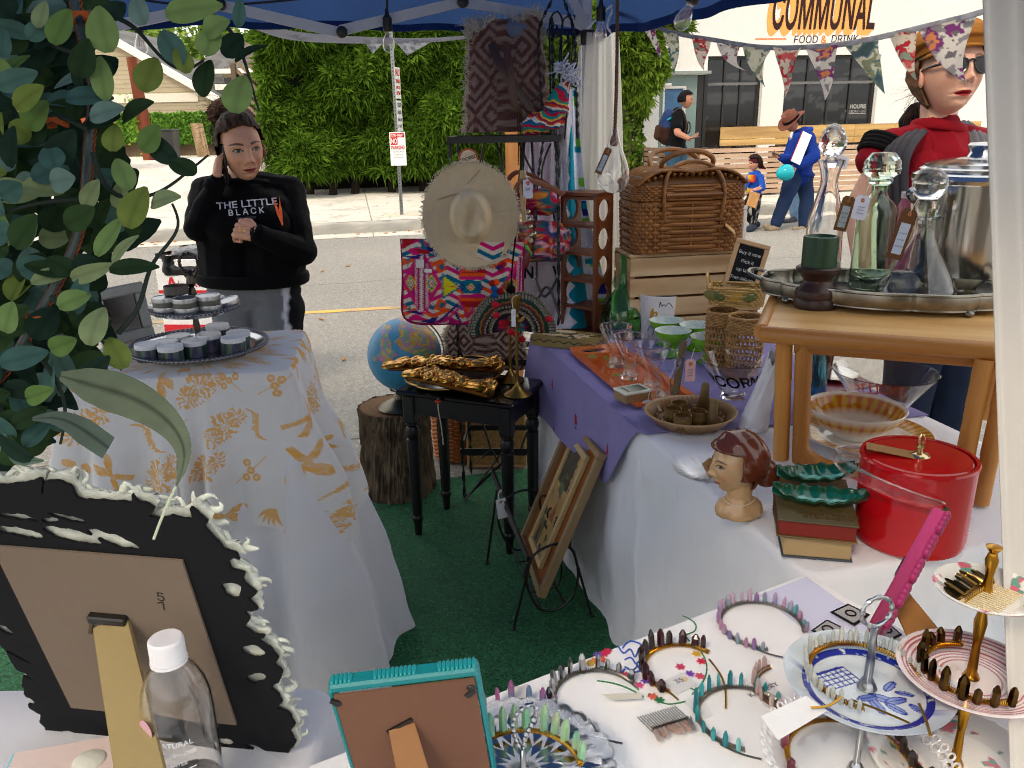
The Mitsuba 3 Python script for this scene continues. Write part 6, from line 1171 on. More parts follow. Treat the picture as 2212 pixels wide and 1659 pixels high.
gilt('gilt_fruit_ornament','gilt carved grape and leaf swag lying at the back of the scalloped tray',at(838,797,ZS+.055),at(1082,795,ZS+.05),3,.01);gilt('gilt_fruit_ornament','gilt carved grape and leaf swag lying at the front of the scalloped tray',at(884,815,ZS+.06),at(1060,846,ZS+.05),8,.0)
def candlestick(lab,x,y,ztop,seed):
 b=at(x,y,ZS);t=Thing('brass_candlestick',lab,'candlestick',tr(b[0],b[1],ZS));br_=vary('#8a7038',.25,40);h=ztop
 t.p('base',lathe([(0,0),(.050,0),(.052,.003),(.046,.008),(.022,.020),(.011,.034),(.008,.05),(0,.05)],40),'brushed',br_,40);t.p('stem',lathe([(0,.048),(.0075,.05),(.0055,.09),(.0058,h-.12),(.0085,h-.075),(.011,h-.07),(.007,h-.062),(.0095,h-.048),(.015,h-.03),(.0165,h-.005),(.0205,h-.003),(.0205,h),(.0155,h),(.013,h-.018),(0,h-.018)],28),'brushed',br_,40)
 for i in range(4):t.p('leaf',tm(fluted(.024,.009,.006,3,.15,2),ro('z',40+i*90+seed)@tr(.018,0,h-.085)@ro('y',-25)),'brushed',br_,True)
 return t
candlestick('brass candlestick nearer the viewer on the black side table',1118,852,.355,0);candlestick('brass candlestick behind the other on the black side table',1103,822,.375,30)
pt=Thing('price_tag','white paper tag tied to the brass candlesticks','tag');P=dep(1109,668,2.74);pt.M=tr(P);pt.p('paper',box(.016,.001,.06,0,(0,0,-.06)),'matte','#c9cbd6',M=ro('z',25));pt.p('string',tube(curve([(0,0,-.001),(-.004,0,.02),(.002,-.012,.045),(.014,-.008,.05)],14),.0009,5),'matte','#ddd8cc')
RK=Thing('iron_display_rack','tall black wrought iron rack of twisted rods hung with bags','display rack');irn=vary('#0c0b0b',.4,30)
f0=at(1004,1086,0);ru,rv=unit([.975,-.05,0]),unit([.06,1,0]);RKW,RKD=.40,.27
def RP(a,b,z):return f0*[1,1,0]+ru*a+rv*b+np.array([0,0,z])
def tw(pts,n=60,r=.0075,turns=None):c=curve(pts,n);return tube(c,r,6,flat=.42,twist=(turns if turns is not None else n/9))
for a,b,h in((0,0,1.47),(RKW,0,1.47),(0,RKD,1.47),(RKW,RKD,1.47)):RK.p('post',tw([RP(a,b,.012),RP(a,b,h*.5),RP(a,b,h)],90,.0085),'satin',irn)
for z in(.235,.62,1.035,1.475):
 k=RK.p('shelf',cat(bar(RP(-.01,-.003,z),RP(RKW+.01,-.003,z),.006,.024),bar(RP(-.01,RKD+.003,z),RP(RKW+.01,RKD+.003,z),.006,.024),bar(RP(-.006,0,z),RP(-.006,RKD,z),.006,.022),bar(RP(RKW+.006,0,z),RP(RKW+.006,RKD,z),.006,.022)),'satin',irn)
 if z>.5:RK.p('slat',cat([bar(RP(RKW*i/7,.002,z-.004),RP(RKW*i/7,RKD-.002,z-.004),.01,.006)for i in range(1,7)]),'satin',irn,under=k)
def TP(x,y,t=3.02):return dep(x,y,t)
for q,n in(([(1173,300),(1168,180),(1163,100),(1172,40),(1190,5),(1200,-30)],70),([(1248,300),(1246,200),(1244,130),(1238,60),(1222,10),(1210,-30)],70),([(1207,560),(1205,420),(1200,300),(1195,150),(1193,40)],90),([(1152,560),(1158,430),(1174,300)],50)):RK.p('twisted_rod',tw([TP(x,y)for x,y in q],n),'satin',irn)
for q in([(1190,300),(1188,120),(1187,60),(1193,32),(1203,24),(1212,34),(1213,70),(1212,220)],[(1214,240),(1213,90),(1215,50),(1222,36),(1231,36),(1237,52),(1236,110),(1228,200),(1220,300)],[(1198,55),(1202,55),(1200,80),(1206,80),(1205,70)],[(1225,68),(1224,90),(1219,92)]):RK.p('scroll',tube(curve([TP(x,y)for x,y in q],40),.006,6,flat=.6),'satin',irn)
for q in([(1142,218),(1130,330),(1110,470),(1100,585)],[(1142,218),(1150,330),(1158,470),(1160,600)],[(1140,219),(1125,214),(1112,216)],[(1142,219),(1154,216),(1166,204)],[(1060,290),(1080,330),(1085,400),(1060,470)],[(1190,310),(1170,380),(1195,450)],[(1120,305),(1150,370),(1190,440),(1200,520)],[(1158,600),(1175,640),(1205,600)],[(1150,680),(1180,620),(1210,690)],[(1004,1080),(1040,1035),(1079,985)],[(1040,990),(1060,975),(1076,1000)]):RK.p('scroll',tube(curve([TP(x,y,3.08)for x,y in q],30),.0055,6,flat=.6),'satin',irn)
RK.p('brace',cat(bar(RP(0,-.006,.235),RP(RKW,-.006,.235),.004,.03),seg(RP(0,0,.02),RP(RKW*.55,.0,.24),.006,6),seg(RP(0,.0,.70),RP(.12,0,.24),.004,6),seg(RP(RKW,0,.70),RP(RKW*.6,0,.24),.004,6)),'satin',irn)
def diamonds(sz,c1,c2,seed=0):
 a,b=col_(c1),col_(c2)
 def f(v):
  u,w=v[:,0]/sz,v[:,2]/sz;n=(fb(v,45,2,seed)-.5)*.16;row=np.floor(w);u=u+.5*(row%2);d=np.abs(u-np.floor(u)-.5)*1.0+np.abs(w-row-.5)*.9
  k=((d+n*.3)*3.1%1)>.50;g=nz(v,400)[:,None];return np.where(k[:,None],a,b)*(.8+.4*g)
 return f
def fringe_line(P,N,L,r,col,t,seed,per=3,under=None,spread=.5):
 g=np.random.default_rng(seed);ms=[]
 for p,n in zip(P,N):
  for _ in range(per):
   d=unit(n+g.normal(size=3)*spread);l=L*(.5+g.random());q=p+g.normal(size=3)*.004;ms.append(tube([q,q+d*l*.5+g.normal(size=3)*l*.15,q+d*l+g.normal(size=3)*l*.2],[r,r*.8,r*.5],4))
 return t.p('fringe',cat(ms),'felt',col,False,under=under,kind='stuff')
def tote(name,lab,bl,br_,h,t,depth_,cols,seed,lean=0,top=1.0):
 A,B=dep(*bl,t),dep(*br_,t);W=np.linalg.norm(B-A);x=unit(B-A);x=unit(x*[1,1,0]);y=np.cross(EZ,x);tt=Thing(name,lab,'tote bag',basis((A+B)/2,x,y,EZ)@ro('y',lean))
 def f(u,v):
  a=u*2*np.pi;w=W/2*(1+(top-1)*v);sx=np.sign(np.cos(a))*np.abs(np.cos(a))**.45;sy=np.sign(np.sin(a))*np.abs(np.sin(a))**.45;dd=depth_/2*(1-.35*v)
  q=np.stack([sx*2+seed,sy*2,v*2],-1);bump=(fb(q,1.6,3,seed)-.5)*.05;return((w+bump)*sx,(dd+bump)*sy,h*v+.035*np.sin(a*2+seed)*v+(fb(q,1.1,2,seed+3)-.5)*.08*v)
 m=sheet(f,200,70);tt.p('cloth',m,'felt',cols,True);k=71;V=m.vertices;idx=np.arange(200)*k+k-1
 fringe_line(V[idx],np.tile([0,0,1.],(200,1))+np.column_stack([V[idx][:,0]*2,V[idx][:,1]*3,V[idx][:,0]*0]),.03,.0016,vary('#b9b2a4',.3,60),tt,seed)
 side=[i for i in range(200)if abs(np.cos(i/200*2*np.pi))>.93 and np.sin(i/200*2*np.pi)<0.0];Pq=np.array([V[i*k+j]for i in side[::3]for j in range(0,70,2)]);fringe_line(Pq,np.column_stack([np.sign(Pq[:,0]),Pq[:,1]*0-.6,Pq[:,0]*0-.2]),.018,.0014,vary('#c0b8a6',.3,60),tt,seed+1,2)
 return tt,W
tA,W=tote('kilim_tote_bag','large mauve and white diamond-patterned tote bag with frayed edges on the top shelf',(1006,288),(1186,280),.37,3.2,.22,diamonds(.12,'#583a36','#7f6a62',1),4,0,.84)
g0=[(-.05,-.11,.31),(-.03,-.14,.25),(.03,-.15,.16),(.09,-.15,.08)];tA.p('strap',tube(curve(g0,24),.016,8,flat=.25,up=(0,-1,.2)),'satin','#3c2418');tA.p('strap',tube(curve([(-.0,-.12,.30),(.015,-.15,.2),(.03,-.15,.1),(.1,-.14,.02)],24),.014,8,flat=.25,up=(0,-1,.2)),'satin','#4a2c1c');tA.p('lining',rough(ell(.13,.09,.05,4,(.03,.01,.36)),.05,12),'felt',vary('#5d6a7c',.3,20),True)
for x in(.035,.043,.05):tA.p('tassel',tube(curve([(x,-.15,.1),(x+.004,-.155,-.02),(x+.002,-.155,-.12)],14),.0022,5),'matte','#3a2418')
tB,W=tote('kilim_cushion_bag','brown and cream kilim bag with fringe on the low shelf behind the gilt tray',(962,790),(1140,790),.21,3.40,.17,diamonds(.085,'#4c3430','#988a80',9),12,0,.8);tB.M[2,3]=.632
def jazzy(v):
 p=v*np.array([1,1,1]);a=fb(p,9,3,3);i=np.floor((p[:,0]*.6+p[:,2]+a*.22)*75).astype(int)%7;pal=np.array([col_(c)for c in('#b0203c','#1c5c80','#d8d0c4','#c0401c','#7c1c4c','#c8a03c','#1c7c78')]);return pal[i]*(.7+.6*nz(v,260)[:,None])
sc_=Thing('striped_scarf','crumpled multicoloured striped cloth on the right of the top shelf','scarf',tr(dep(1187,285,3.06)));sc_.own(cat(rough(ell(.085,.06,.045,5,(-.02,0,.03)),.06,16,3),rough(tm(ell(.04,.04,.085,5),tr(.035,0,.10)@ro('y',18)),.05,18,5)),'felt',jazzy,True)
bbg=Thing('woven_shoulder_bag','red and pink patterned bag with leather straps in clear wrap on the middle shelf','bag',tr(dep(1158,562,3.12)))
bbg.p('cloth',rough(body([((-.06,0,.07),.075,(.06,0,.07),.075),((-.05,0,.22),.045,(.05,0,.22),.05)],.012,4),.02,12),'felt',lambda v:jazzy(v*[1.0,.3,1.3]+[.4,0,.1])*np.array([1.0,.6,.8]),True);bbg.p('strap',tube(curve([(-.08,-.07,.24),(-.05,-.09,.30),(.02,-.10,.29),(.1,-.08,.25)],20),.011,8,flat=.3,up=(0,-1,0)),'satin','#8a5a44');bbg.p('strap',tube(curve([(-.10,.0,.30),(-.06,-.05,.33),(.0,-.06,.31),(.05,-.04,.28)],20),.009,8,flat=.3,up=(0,-1,0)),'satin','#7c4c38')
bl_=Thing('lettered_white_bag','white cloth bag with black letters hanging low on the rack behind the rods','bag',tr(dep(1175,700,3.35)));cl=sheet(lambda u,v:((u-.5)*.26,.012*np.sin(u*14+v*3),.0+.29*v),40,30);bl_.p('cloth',thick(cl,.002),'felt',vary('#c4c2ca',.1,20),True);bl_.p('lettering',tm(wall_text(text('IN',.045,.002,True)),tr(-.075,-.02,.195)),'matte','#101014');bl_.p('lettering',tm(wall_text(text('V',.045,.002,True)),tr(.055,-.02,.195)),'matte','#101014')
wc=Thing('white_gauze_cloth','white gauzy cloth hanging behind the middle of the rack','cloth');A=dep(1170,298,3.36);wc.own(thick(tm(sheet(lambda u,v:((u-.5)*(.13+.05*v),.022*np.sin(u*22+v*2)+.01*np.sin(u*9),-.42*v),90,40),tr(A)),.0015),'thincloth',lambda v:col_('#d8d2dc')*(.9+.2*nz(v,200)[:,None]),True)
hatM=frame_facing(dep(1017,466,2.97),unit([.0,-.99,.10]),(-.10,0,1))@ro('x',90)
ht2=Thing('felt_hat','cream wide-brimmed felt hat with frayed edge hanging on the rack','hat',hatM)
def felt(u,v):
 a=u*2*np.pi;r=v*.182;x,y=r*np.cos(a)*.95,r*np.sin(a)*1.03;rr=np.hypot(x*1.22/.09,y/.095+.02);top=.112*(1-ss(.70,1.06,rr));cre=np.exp(-((x-.012*np.sin(y*30))/.017)**2)*np.exp(-((y+.015)/.07)**2);sd=np.exp(-((np.abs(x)-.045)/.016)**2-((y+.03)/.04)**2)
 z=top-(top>.02)*(.035*cre+.020*sd)*np.clip(top/.09,0,1)+.010*np.sin(a*2+.6)*np.clip((rr-1)/.8,0,1)+.012*np.clip((v-.8)/.2,0,1);return(x,y,z)
hm_=thick(sheet(felt,160,90),.0025);ht2 .p('felt',hm_,'felt',vary('#c2b192',.08,60),True)
aa=np.arange(260)*2*np.pi/260;E_=np.stack(felt(aa/(2*np.pi),np.ones(260)),1);fringe_line(E_,np.stack([np.cos(aa),np.sin(aa),.3+0*aa],1),.007,.0013,vary('#c9bea8',.2,60),ht2,5,4)
ht2 .p('cord',tube(curve([(-.11,.07,.008),(-.07,.078,.006),(-.035,.082,.009)],12),.0022,6),'felt','#8d8068');ht2 .p('stitch',tube(curve([(.0,.11,.008),(.03,.135,.010),(.055,.155,.014)],12),.0016,6),'felt','#988a70')
rt=Thing('round_tag','round orange and cream paper tag sticking up behind the cream hat','tag',frame_facing(dep(1012,342,3.02),unit([0,-1,-.1]),(-.1,0,1)));rt.p('paper',tm(lathe([(0,0),(.036,0),(.036,.0015),(0,.0015)],40),ro('x',90)),'matte','#b85a3a');rt.p('face',tm(lathe([(0,.0017),(.030,.0017)],40),ro('x',90)),'matte','#cdbfa8');rt.p('lettering',tm(wall_text(text('ADORED',.012,.0006,True)),tr(0,-.002,-.006)@ro('y',-12)),'matte','#3a3430')
cb_=Thing('bright_patterned_bag','large pink, orange and yellow woven zigzag bag hanging below the cream hat','bag');A,B=dep(870,690,3.1),dep(1128,704,3.1);Wb=np.linalg.norm(B-A)
Pk,Or,Tq,Ye,Wh,Bl,Rd,Mg='#c01c6c','#d8501c','#10607c','#c8c01c','#c8bdb0','#24246c','#a01c28','#9a1864'
def poly_paint(base,polys):
 b=col_(base)
 def f(v):
  zz_=np.floor((v[:,2]+.05*np.abs(((v[:,0]*9)%1)-.5))*62).astype(int)%6;bc_=np.array([col_(q)for q in('#c8bdb0','#c01c6c','#c8bdb0','#d8501c','#c8bdb0','#10607c')])[zz_]
  x,y=v[:,0]+(nz(v,300)-.5)*.003+.0025*np.sign(np.sin(v[:,2]*900)),v[:,2];c=bc_.copy()
  for pts,cl in polys:
   P_=np.array(pts);ins=np.zeros(len(v),bool);j=len(P_)-1
   for i in range(len(P_)):
    yi,yj,xi,xj=P_[i,1],P_[j,1],P_[i,0],P_[j,0];ins^=((yi>y)!=(yj>y))&(x<(xj-xi)*(y-yi)/(yj-yi+1e-12)+xi);j=i
   c=np.where(ins[:,None],col_(cl),c)
  return c*(.78+.4*nz(v,420)[:,None])
 return f
Zb=lambda x,y:((x-105)/1495*Wb-Wb/2,(1215-y)/1495*Wb)
def dia(cx,cy,w,h,cols):
 out_=[]
 for i,c in enumerate(cols):k=1-i/len(cols);out_.append(([Zb(cx-w*k,cy),Zb(cx,cy-h*k),Zb(cx+w*k,cy),Zb(cx,cy+h*k)],c))
 return out_
PL=[]
for ox in(0,1240):PL+=dia(350+ox,700,255,430,(Pk,Mg,Or,Pk))+[([Zb(280+ox,340),Zb(430+ox,340),Zb(430+ox,1060),Zb(280+ox,1060)],Wh)]+[([Zb(x+ox,350),Zb(x+38+ox,350),Zb(x+30+ox,1050),Zb(x-8+ox,1050)],Mg)for x in(298,375)]+dia(215+ox,700,62,108,(Ye,Tq,Wh,Or))+dia(475+ox,700,72,118,(Ye,Tq,Wh,Or))
for sy in(1,-1):
 my=lambda y:730+sy*(y-730)
 PL+=[([Zb(600,my(560)),Zb(830,my(720)),Zb(600,my(730))],Tq),([Zb(620,my(600)),Zb(800,my(720)),Zb(620,my(730))],Ye),([Zb(820,my(550)),Zb(1150,my(550)),Zb(1110,my(630)),Zb(800,my(630))],Or),([Zb(880,my(480)),Zb(1110,my(480)),Zb(1150,my(555)),Zb(830,my(555))],Rd),([Zb(830,my(600)),Zb(1140,my(600)),Zb(1120,my(640)),Zb(820,my(640))],Pk),([Zb(850,my(655)),Zb(1090,my(655)),Zb(1070,my(730)),Zb(870,my(730))],Tq),([Zb(560,my(880)),Zb(660,my(930)),Zb(630,my(1060)),Zb(500,my(1020))],Or),([Zb(590,my(930)),Zb(640,my(950)),Zb(610,my(1010)),Zb(560,my(990))],Tq),([Zb(430,my(1000)),Zb(490,my(920)),Zb(450,my(1020)),Zb(560,my(1080))],Tq),([Zb(370,my(1050)),Zb(480,my(940)),Zb(430,my(1040)),Zb(540,my(1110))],Pk),([Zb(120,my(960)),Zb(190,my(1040)),Zb(110,my(1060))],Or),([Zb(170,my(900)),Zb(220,my(1060)),Zb(130,my(1040)),Zb(190,my(1030))],Tq),([Zb(540,my(1190)),Zb(800,my(930)),Zb(815,my(960)),Zb(570,my(1200))],Bl),([Zb(590,my(1200)),Zb(815,my(980)),Zb(830,my(1010)),Zb(640,my(1200))],Pk),([Zb(830,my(915)),Zb(990,my(915)),Zb(920,my(1080))],Or),([Zb(800,my(900)),Zb(920,my(1160)),Zb(1040,my(930)),Zb(1000,my(930)),Zb(920,my(1085)),Zb(840,my(915))],Pk),([Zb(780,my(1040)),Zb(860,my(1220)),Zb(830,my(1220)),Zb(760,my(1090))],Bl),([Zb(330,my(1190)),Zb(560,my(1110)),Zb(500,my(1215)),Zb(340,my(1200))],Bl),([Zb(120,my(1080)),Zb(280,my(1050)),Zb(400,my(1120)),Zb(260,my(1090))],Bl),([Zb(180,my(1150)),Zb(250,my(1100)),Zb(320,my(1100)),Zb(330,my(1190)),Zb(220,my(1180))],Pk),([Zb(660,my(1210)),Zb(720,my(1120)),Zb(780,my(1215))],Mg)]
for cx in(850,960,1075):PL+=dia(cx,730,40 if cx!=960 else 50,55,(Ye,Pk,Wh)if cx==960 else(Bl,Tq))
PL+=[([Zb(110,150),Zb(330,150),Zb(120,300)],Rd),([Zb(320,150),Zb(370,150),Zb(400,270),Zb(450,150),Zb(460,150),Zb(410,330),Zb(370,320)],Tq),([Zb(250,285),Zb(450,300),Zb(450,345),Zb(330,345)],Rd),([Zb(1240,480),Zb(1330,400),Zb(1400,430),Zb(1330,560)],Rd),([Zb(1250,490),Zb(1320,440),Zb(1350,470),Zb(1290,520)],Bl)]
xb=unit((B-A)*[1,1,0]);cb_.M=basis((A+B)/2-[0,0,.005],xb,np.cross(EZ,xb),EZ)@ro('y',2.5)
Hb=.315
def bagf(s):return lambda u,v:((u-.5)*Wb*(1-.02*np.sin(np.pi*v)),s*(.004+.022*np.sin(np.pi*np.clip(u,0,1))**.5*np.sin(np.pi*np.clip(v*.9,0,1))**.6)+.004*np.sin(u*17+v*5),Hb*v+.02*(np.abs(u-.5)*2)**6*(1-v))
cb_.p('front',sheet(bagf(-1),300,210),'felt',poly_paint(Wh,PL),True);cb_.p('back',sheet(bagf(1),40,30),'felt','#8a4a5c',True);cb_.p('piping',tube(curve([((-.5)*Wb,0,Hb),(-.5*Wb,0,.1),(-.485*Wb,0,.02),(-.2*Wb,0,-.002),(.2*Wb,0,-.002),(.485*Wb,0,.02),(.5*Wb,0,.1),(.5*Wb,0,Hb)],60),.005,6),'felt','#7c1c4c');cb_.p('handle',cat(seg((.0,.02,Hb-.02),(.08,.25,.75),.004,6),seg((.15,.02,Hb-.02),(.12,.25,.75),.004,6)),'satin','#3a2418');cb_.p('label',box(.03,.001,.03,0,(-.155,-.03,.215)),'matte','#c9c6c6');cb_.p('label',box(.028,.001,.014,0,(-.125,-.032,.198)),'matte','#d8d4d0')
pc=Thing('beaded_pouch','dark half-round embroidered pouch with mirror beads hanging behind the candlesticks','pouch',tr(dep(1106,712,2.96))@ro('x',-8))
def pf(u,v):a=u*np.pi*1.08-.12;r=.02+.136*v*(1-.05*np.sin(a*3)**2);return(r*np.cos(a)*1.02,-.012-.014*np.sin(np.pi*v)-.006*np.sin(a*5),r*np.sin(a)*.92)
def pcol(v):
 r=np.hypot(v[:,0]/1.02,v[:,2]/.92);a=np.arctan2(v[:,2],v[:,0]);q=((r-.02)/.136)+.012*np.sin(a*26);pal=[('#1c4450',.0),('#4c2444',.16),('#2c1c30',.24),('#1c1a1c',.30),('#5c584c',.36),('#1c1a1a',.46),('#34322a',.52),('#5c2024',.60),('#7c5c30',.65),('#22302a',.69),('#1c3a36',.76),('#2b2926',.82)];c=np.tile(col_('#3c3a34'),(len(v),1))
 for h_,s in pal:c=np.where((q>s)[:,None],col_(h_),c)
 ce=fb(v,60,3,7)[:,None];c=np.where((q<.2)[:,None],np.where(ce>.55,col_('#a02030'),np.where(ce<.43,col_('#1c7c6c'),c)),c);return c*(.6+.8*nz(v,240)[:,None])
pc.p('cloth',thick(sheet(pf,160,70),.004),'felt',pcol,True)
bd_=[];g=random.Random(5)
for rr,n in((.40,22),(.55,26),(.90,40),(.98,42),(.84,38)):
 for i in range(n):
  a=(i+.5)/n;p_=np.array(pf(np.array(a),np.array(rr)));bd_.append(tm(ring(.0009,.0033,0,8,1,4),tr(p_+[0,-.004,0])@ro('x',90)))
pc.p('mirror_bead',cat(bd_),'satin','#aaa490',kind='stuff')
for x,y,c in((1072,610,'#d8461c'),(1063,612,'#8a1c1c'),(1068,624,'#144c8a'),(1069,637,'#144c8a'),(1081,630,'#7c1418'),(1070,658,'#b81c30'),(1072,681,'#b81c30'),(1085,698,'#a81828'),(1104,717,'#b01c30'),(1115,722,'#b01c30'),(1128,733,'#90141c'),(1186,689,'#b01c30')):
 P=np.linalg.inv(pc.M)@np.r_[dep(x,y,2.88),1];k=rough(ell(.0118,None,None,3),.006,260);pc.p('pompom',tm(k,tr(P[:3])),'felt',vary(c,.3,200),True)
pc.p('drawstring',cat(tube(curve([(-.0,-.02,.14),(.003,-.01,.2),(.02,.0,.33)],14),.003,6),rough(ell(.016,.012,.014,3,(0,-.02,.145)),.01,90)),'felt','#0f0e10')
nk_=Thing('bead_necklace','hanging strands of cream and gold beads with carved charms on the rack','necklace')
def strand_(pts,n,r,col,t=2.95):
 c=curve([dep(x,y,t)for x,y in pts],n)
 for p_ in c:nk_.p('bead',ell(r,None,None,2,p_),'satin',col,True)
strand_([(1127,372),(1126,400),(1128,440),(1131,478)],24,.0068,vary('#b09468',.2,90));strand_([(1131,372),(1133,400),(1132,440),(1133,474)],24,.0068,vary('#a88c60',.2,90))
for x,y,c in((1141,458,'#b8ae88'),(1143,475,'#b8ae88'),(1146,490,'#b8ae88'),(1147,508,'#b8ae88'),(1154,505,'#b8ae88'),(1146,520,'#a89c70'),(1134,492,'#5c6a60'),(1126,490,'#6c5a40')):nk_.p('bead',ell(.0095,None,None,3,dep(x,y,2.93)),'metal' if c[1]=='b' else 'satin',c,True)
nk_.p('charm',tm(rough(ell(.02,.012,.010,3),.01,90),tr(dep(1132,506,2.93))),'satin',vary('#8a4a28',.3,60),True,label='carved brown charm');nk_.p('charm',tm(ell(.007,.007,.012,2),tr(dep(1135,524,2.92))),'satin','#c0401c',True);nk_.p('charm',tm(ell(.0075,.0075,.024,3),tr(dep(1141,540,2.92))@ro('y',-28)),'gloss','#2c8a1c',True,label='long green charm');nk_.p('charm',tm(ell(.011,.006,.034,3),tr(dep(1138,560,2.92))@ro('y',6)),'satin','#5c1414',True)
nt_=Thing('price_tag','white paper tag with red eyelet hanging on the bead necklace','tag',tr(dep(1140,388,2.93))@ro('z',18));nt_.p('paper',box(.036,.001,.066,0,(.0,0,-.066)),'matte','#c3c4d2');nt_.p('eyelet',tm(lathe([(.002,0),(.007,0)],20),tr(0,-.001,-.012)@ro('x',90)),'matte','#a8483c');nt_.p('string',tube([(0,0,-.012),(-.006,0,.02),(-.012,0,.035)],.001,5),'matte','#ddd');nt_.p('scribble',tube(curve([(-.01+.002*i,-.0012,-.03-.004*(i%3))for i in range(10)],30),.0006,4),'matte','#4a4a7c')
tw_=Thing('turquoise_towel','white beach towel with turquoise scalloped stripe hanging beside the white corner drape','towel')
def twp(u,v):
 x=np.interp(v,[0,.15,.5,1],[1228,1224,1216,1205])[...,None]*0+0;L0=np.interp(v,[0,.2,.5,1.],[1226,1216,1208,1196]);R0_=np.interp(v,[0,.2,.5,1.],[1242,1252,1268,1330]);Y=190+520*v;return L0+(R0_-L0)*u,Y
def towel(u,v):
 x,y=twp(u,v);t=3.2+.03*np.sin(u*9+v*2)+.05*u;d0=[_F[k]+_R[k]*(x-1106)/FOC-_U[k]*(y-829.5)/FOC for k in range(3)];return tuple(_C[k]+d0[k]*t for k in range(3))
tmesh=sheet(towel,130,240);uu,vv=np.meshgrid(np.linspace(0,1,131),np.linspace(0,1,241),indexing='ij');uu,vv=uu.ravel(),vv.ravel()
edge_l=.30+.10*np.clip(vv*3,0,1)-.14*np.abs(np.sin(vv*42))*np.clip(vv*2.4-.3,0,1);c_=np.tile(col_('#c9cbd6'),(len(uu),1));teal=(uu>edge_l)&(uu<.60-.08*vv*0);c_[teal]=col_('#0f7f98');rr_=uu>.66
c_[rr_&(np.abs((vv*6)%1-.35)<.12)&(uu>.75)]=col_('#7ab84a');c_[rr_&(np.abs((vv*3.1)%1-.55)<.10)&(uu>.8)]=col_('#28287c');c_[rr_&(np.abs((vv*4.3)%1-.1)<.05)]=col_('#1c8aa0');tw_.own(tmesh,'felt',c_*(.9+.2*nz(tmesh.vertices,300)[:,None]),True)
wt=Thing('white_fringed_throw','white looped throw with curly fringe tied at the top of the rack side','throw');wt.p('cloth',tm(sheet(lambda u,v:(-.03+.075*u*(1+.3*v),.02*np.sin(u*8),-.62*v),20,60),tr(dep(1212,190,3.14))),'felt',lambda v:col_('#bfc1cc')*(.75+.5*nz(v,160)[:,None]),True);P=np.array([dep(x,y,3.0)for x,y in((1208,150),(1218,158),(1226,164),(1234,168),(1242,166))]);g=np.random.default_rng(4)
ms=[]
for p_ in P:
 for i in range(11):d=unit(g.normal(size=3)+[0,-.5,.2]);ms.append(tube(curve([p_,p_+d*.02+g.normal(size=3)*.008,p_+d*.042+g.normal(size=3)*.012],8),.0032,5))
wt.p('fringe',cat(ms),'felt','#c4c8d4',True,kind='stuff')
def ground_basket(x,y,r,h,lab,col,nu,nv,ex=1.0,r1=None):
 b=at(x,y,0)+[0,r*.8,0];t=Thing('wicker_basket',lab,'basket',tr(b[0],b[1],.012));f=round_fn(r,r1 or r,h,0,.01,ex);t.p('weave',woven(f,nu,nv,.006,.0052),'satin',col,True,kind='stuff');t.p('stakes',stakes(f,nu,.004),'satin',col,True,kind='stuff');t.p('rim',ring(.009,(r1 or r)+.004,h,48,ex),'satin',col);t.p('base',lathe([(0,.003),(r-.004,.003)],30),'satin',col,M=sc(ex,1,1))
ground_basket(985,1000,.10,.34,'orange-brown round wicker basket behind the black side table leg',vary('#b06a34',.35,60),26,34)
pbk=Thing('wicker_panel_basket','square tan wicker basket standing behind the rack under the black table','basket');A,B=at(1013,1016,0)+[0,.02,0],at(1135,1024,0)+[0,.06,0];x_=unit(B-A);pbk.M=basis(A+[0,0,.014],x_,np.cross(EZ,x_),EZ);Wp=np.linalg.norm(B-A)
pfn=lambda u,v:(np.stack([u*Wp,u*0,.33*v],1),np.tile([0,-1.,0],(len(u),1)))
pbk.p('weave',woven(pfn,22,52,.0035,.0034,closed=False),'satin',WK2,True,kind='stuff');pbk.p('stakes',stakes(pfn,22,.0035,closed=False),'satin',WK2,True,kind='stuff');pbk.p('rim',cat(seg((0,0,0),(Wp,0,0),.008),seg((0,0,.33),(Wp,0,.33),.009),seg((0,0,0),(0,0,.33),.008),seg((Wp,0,0),(Wp,0,.33),.008)),'satin',WK2);pbk.p('box',box(Wp,.28,.32,.01,(Wp/2,.152,.004)),'satin',vary('#7c5c38',.2,30))
mr=Thing('wire_magazine_rack','low black wire magazine rack standing on the turf','magazine rack');mo=np.array([.115,2.25,.012]);mu,mv=unit([.967,.254,0]),unit([-.22,.97,0])
def MP(u,v,z):return mo+mu*u+mv*v+np.array([0,0,z])
wire='#0d0d0e'
for v in(0,.40):mr.p('end_loop',tube(curve([MP(-.075,v,.24),MP(-.055,v,.262),MP(.055,v,.268),MP(.07,v,.24),MP(.055,v,.075),MP(.04,v,.062),MP(-.04,v,.06),MP(-.055,v,.08)],60,closed=True),.0042,7,closed=True),'satin',wire)
for v in(.10,.2,.3):mr.p('inner_loop',tube(curve([MP(.085,v,.20),MP(.075,v,.29),MP(.06,v,.30),MP(.04,v,.07),MP(.0,v,.06),MP(-.05,v,.062)],40),.0034,6),'satin',wire)
for u,z in((-.076,.24),(.07,.24),(-.04,.06),(.04,.062)):mr.p('rail',seg(MP(u,0,z),MP(u,.40,z),.0042),'satin',wire)
mr.p('rail',cat(seg(MP(-.08,.0,.25),MP(-.10,.42,.37),.006),seg(MP(-.08,0.0,.24),MP(-.10,.42,.35),.006)),'satin',wire)
for(u,v),tp in(((-.13,0),(-.07,0,.25)),((.13,0),(.068,0,.25)),((-.13,.42),(-.09,.40,.30)),((.13,.42),(.068,.40,.25))):mr.p('leg',seg(MP(u,v,.008),MP(*tp),.0042),'satin',wire);mr.p('foot',ell(.008,.008,.006,2,MP(u,v,.006)),'satin',wire)
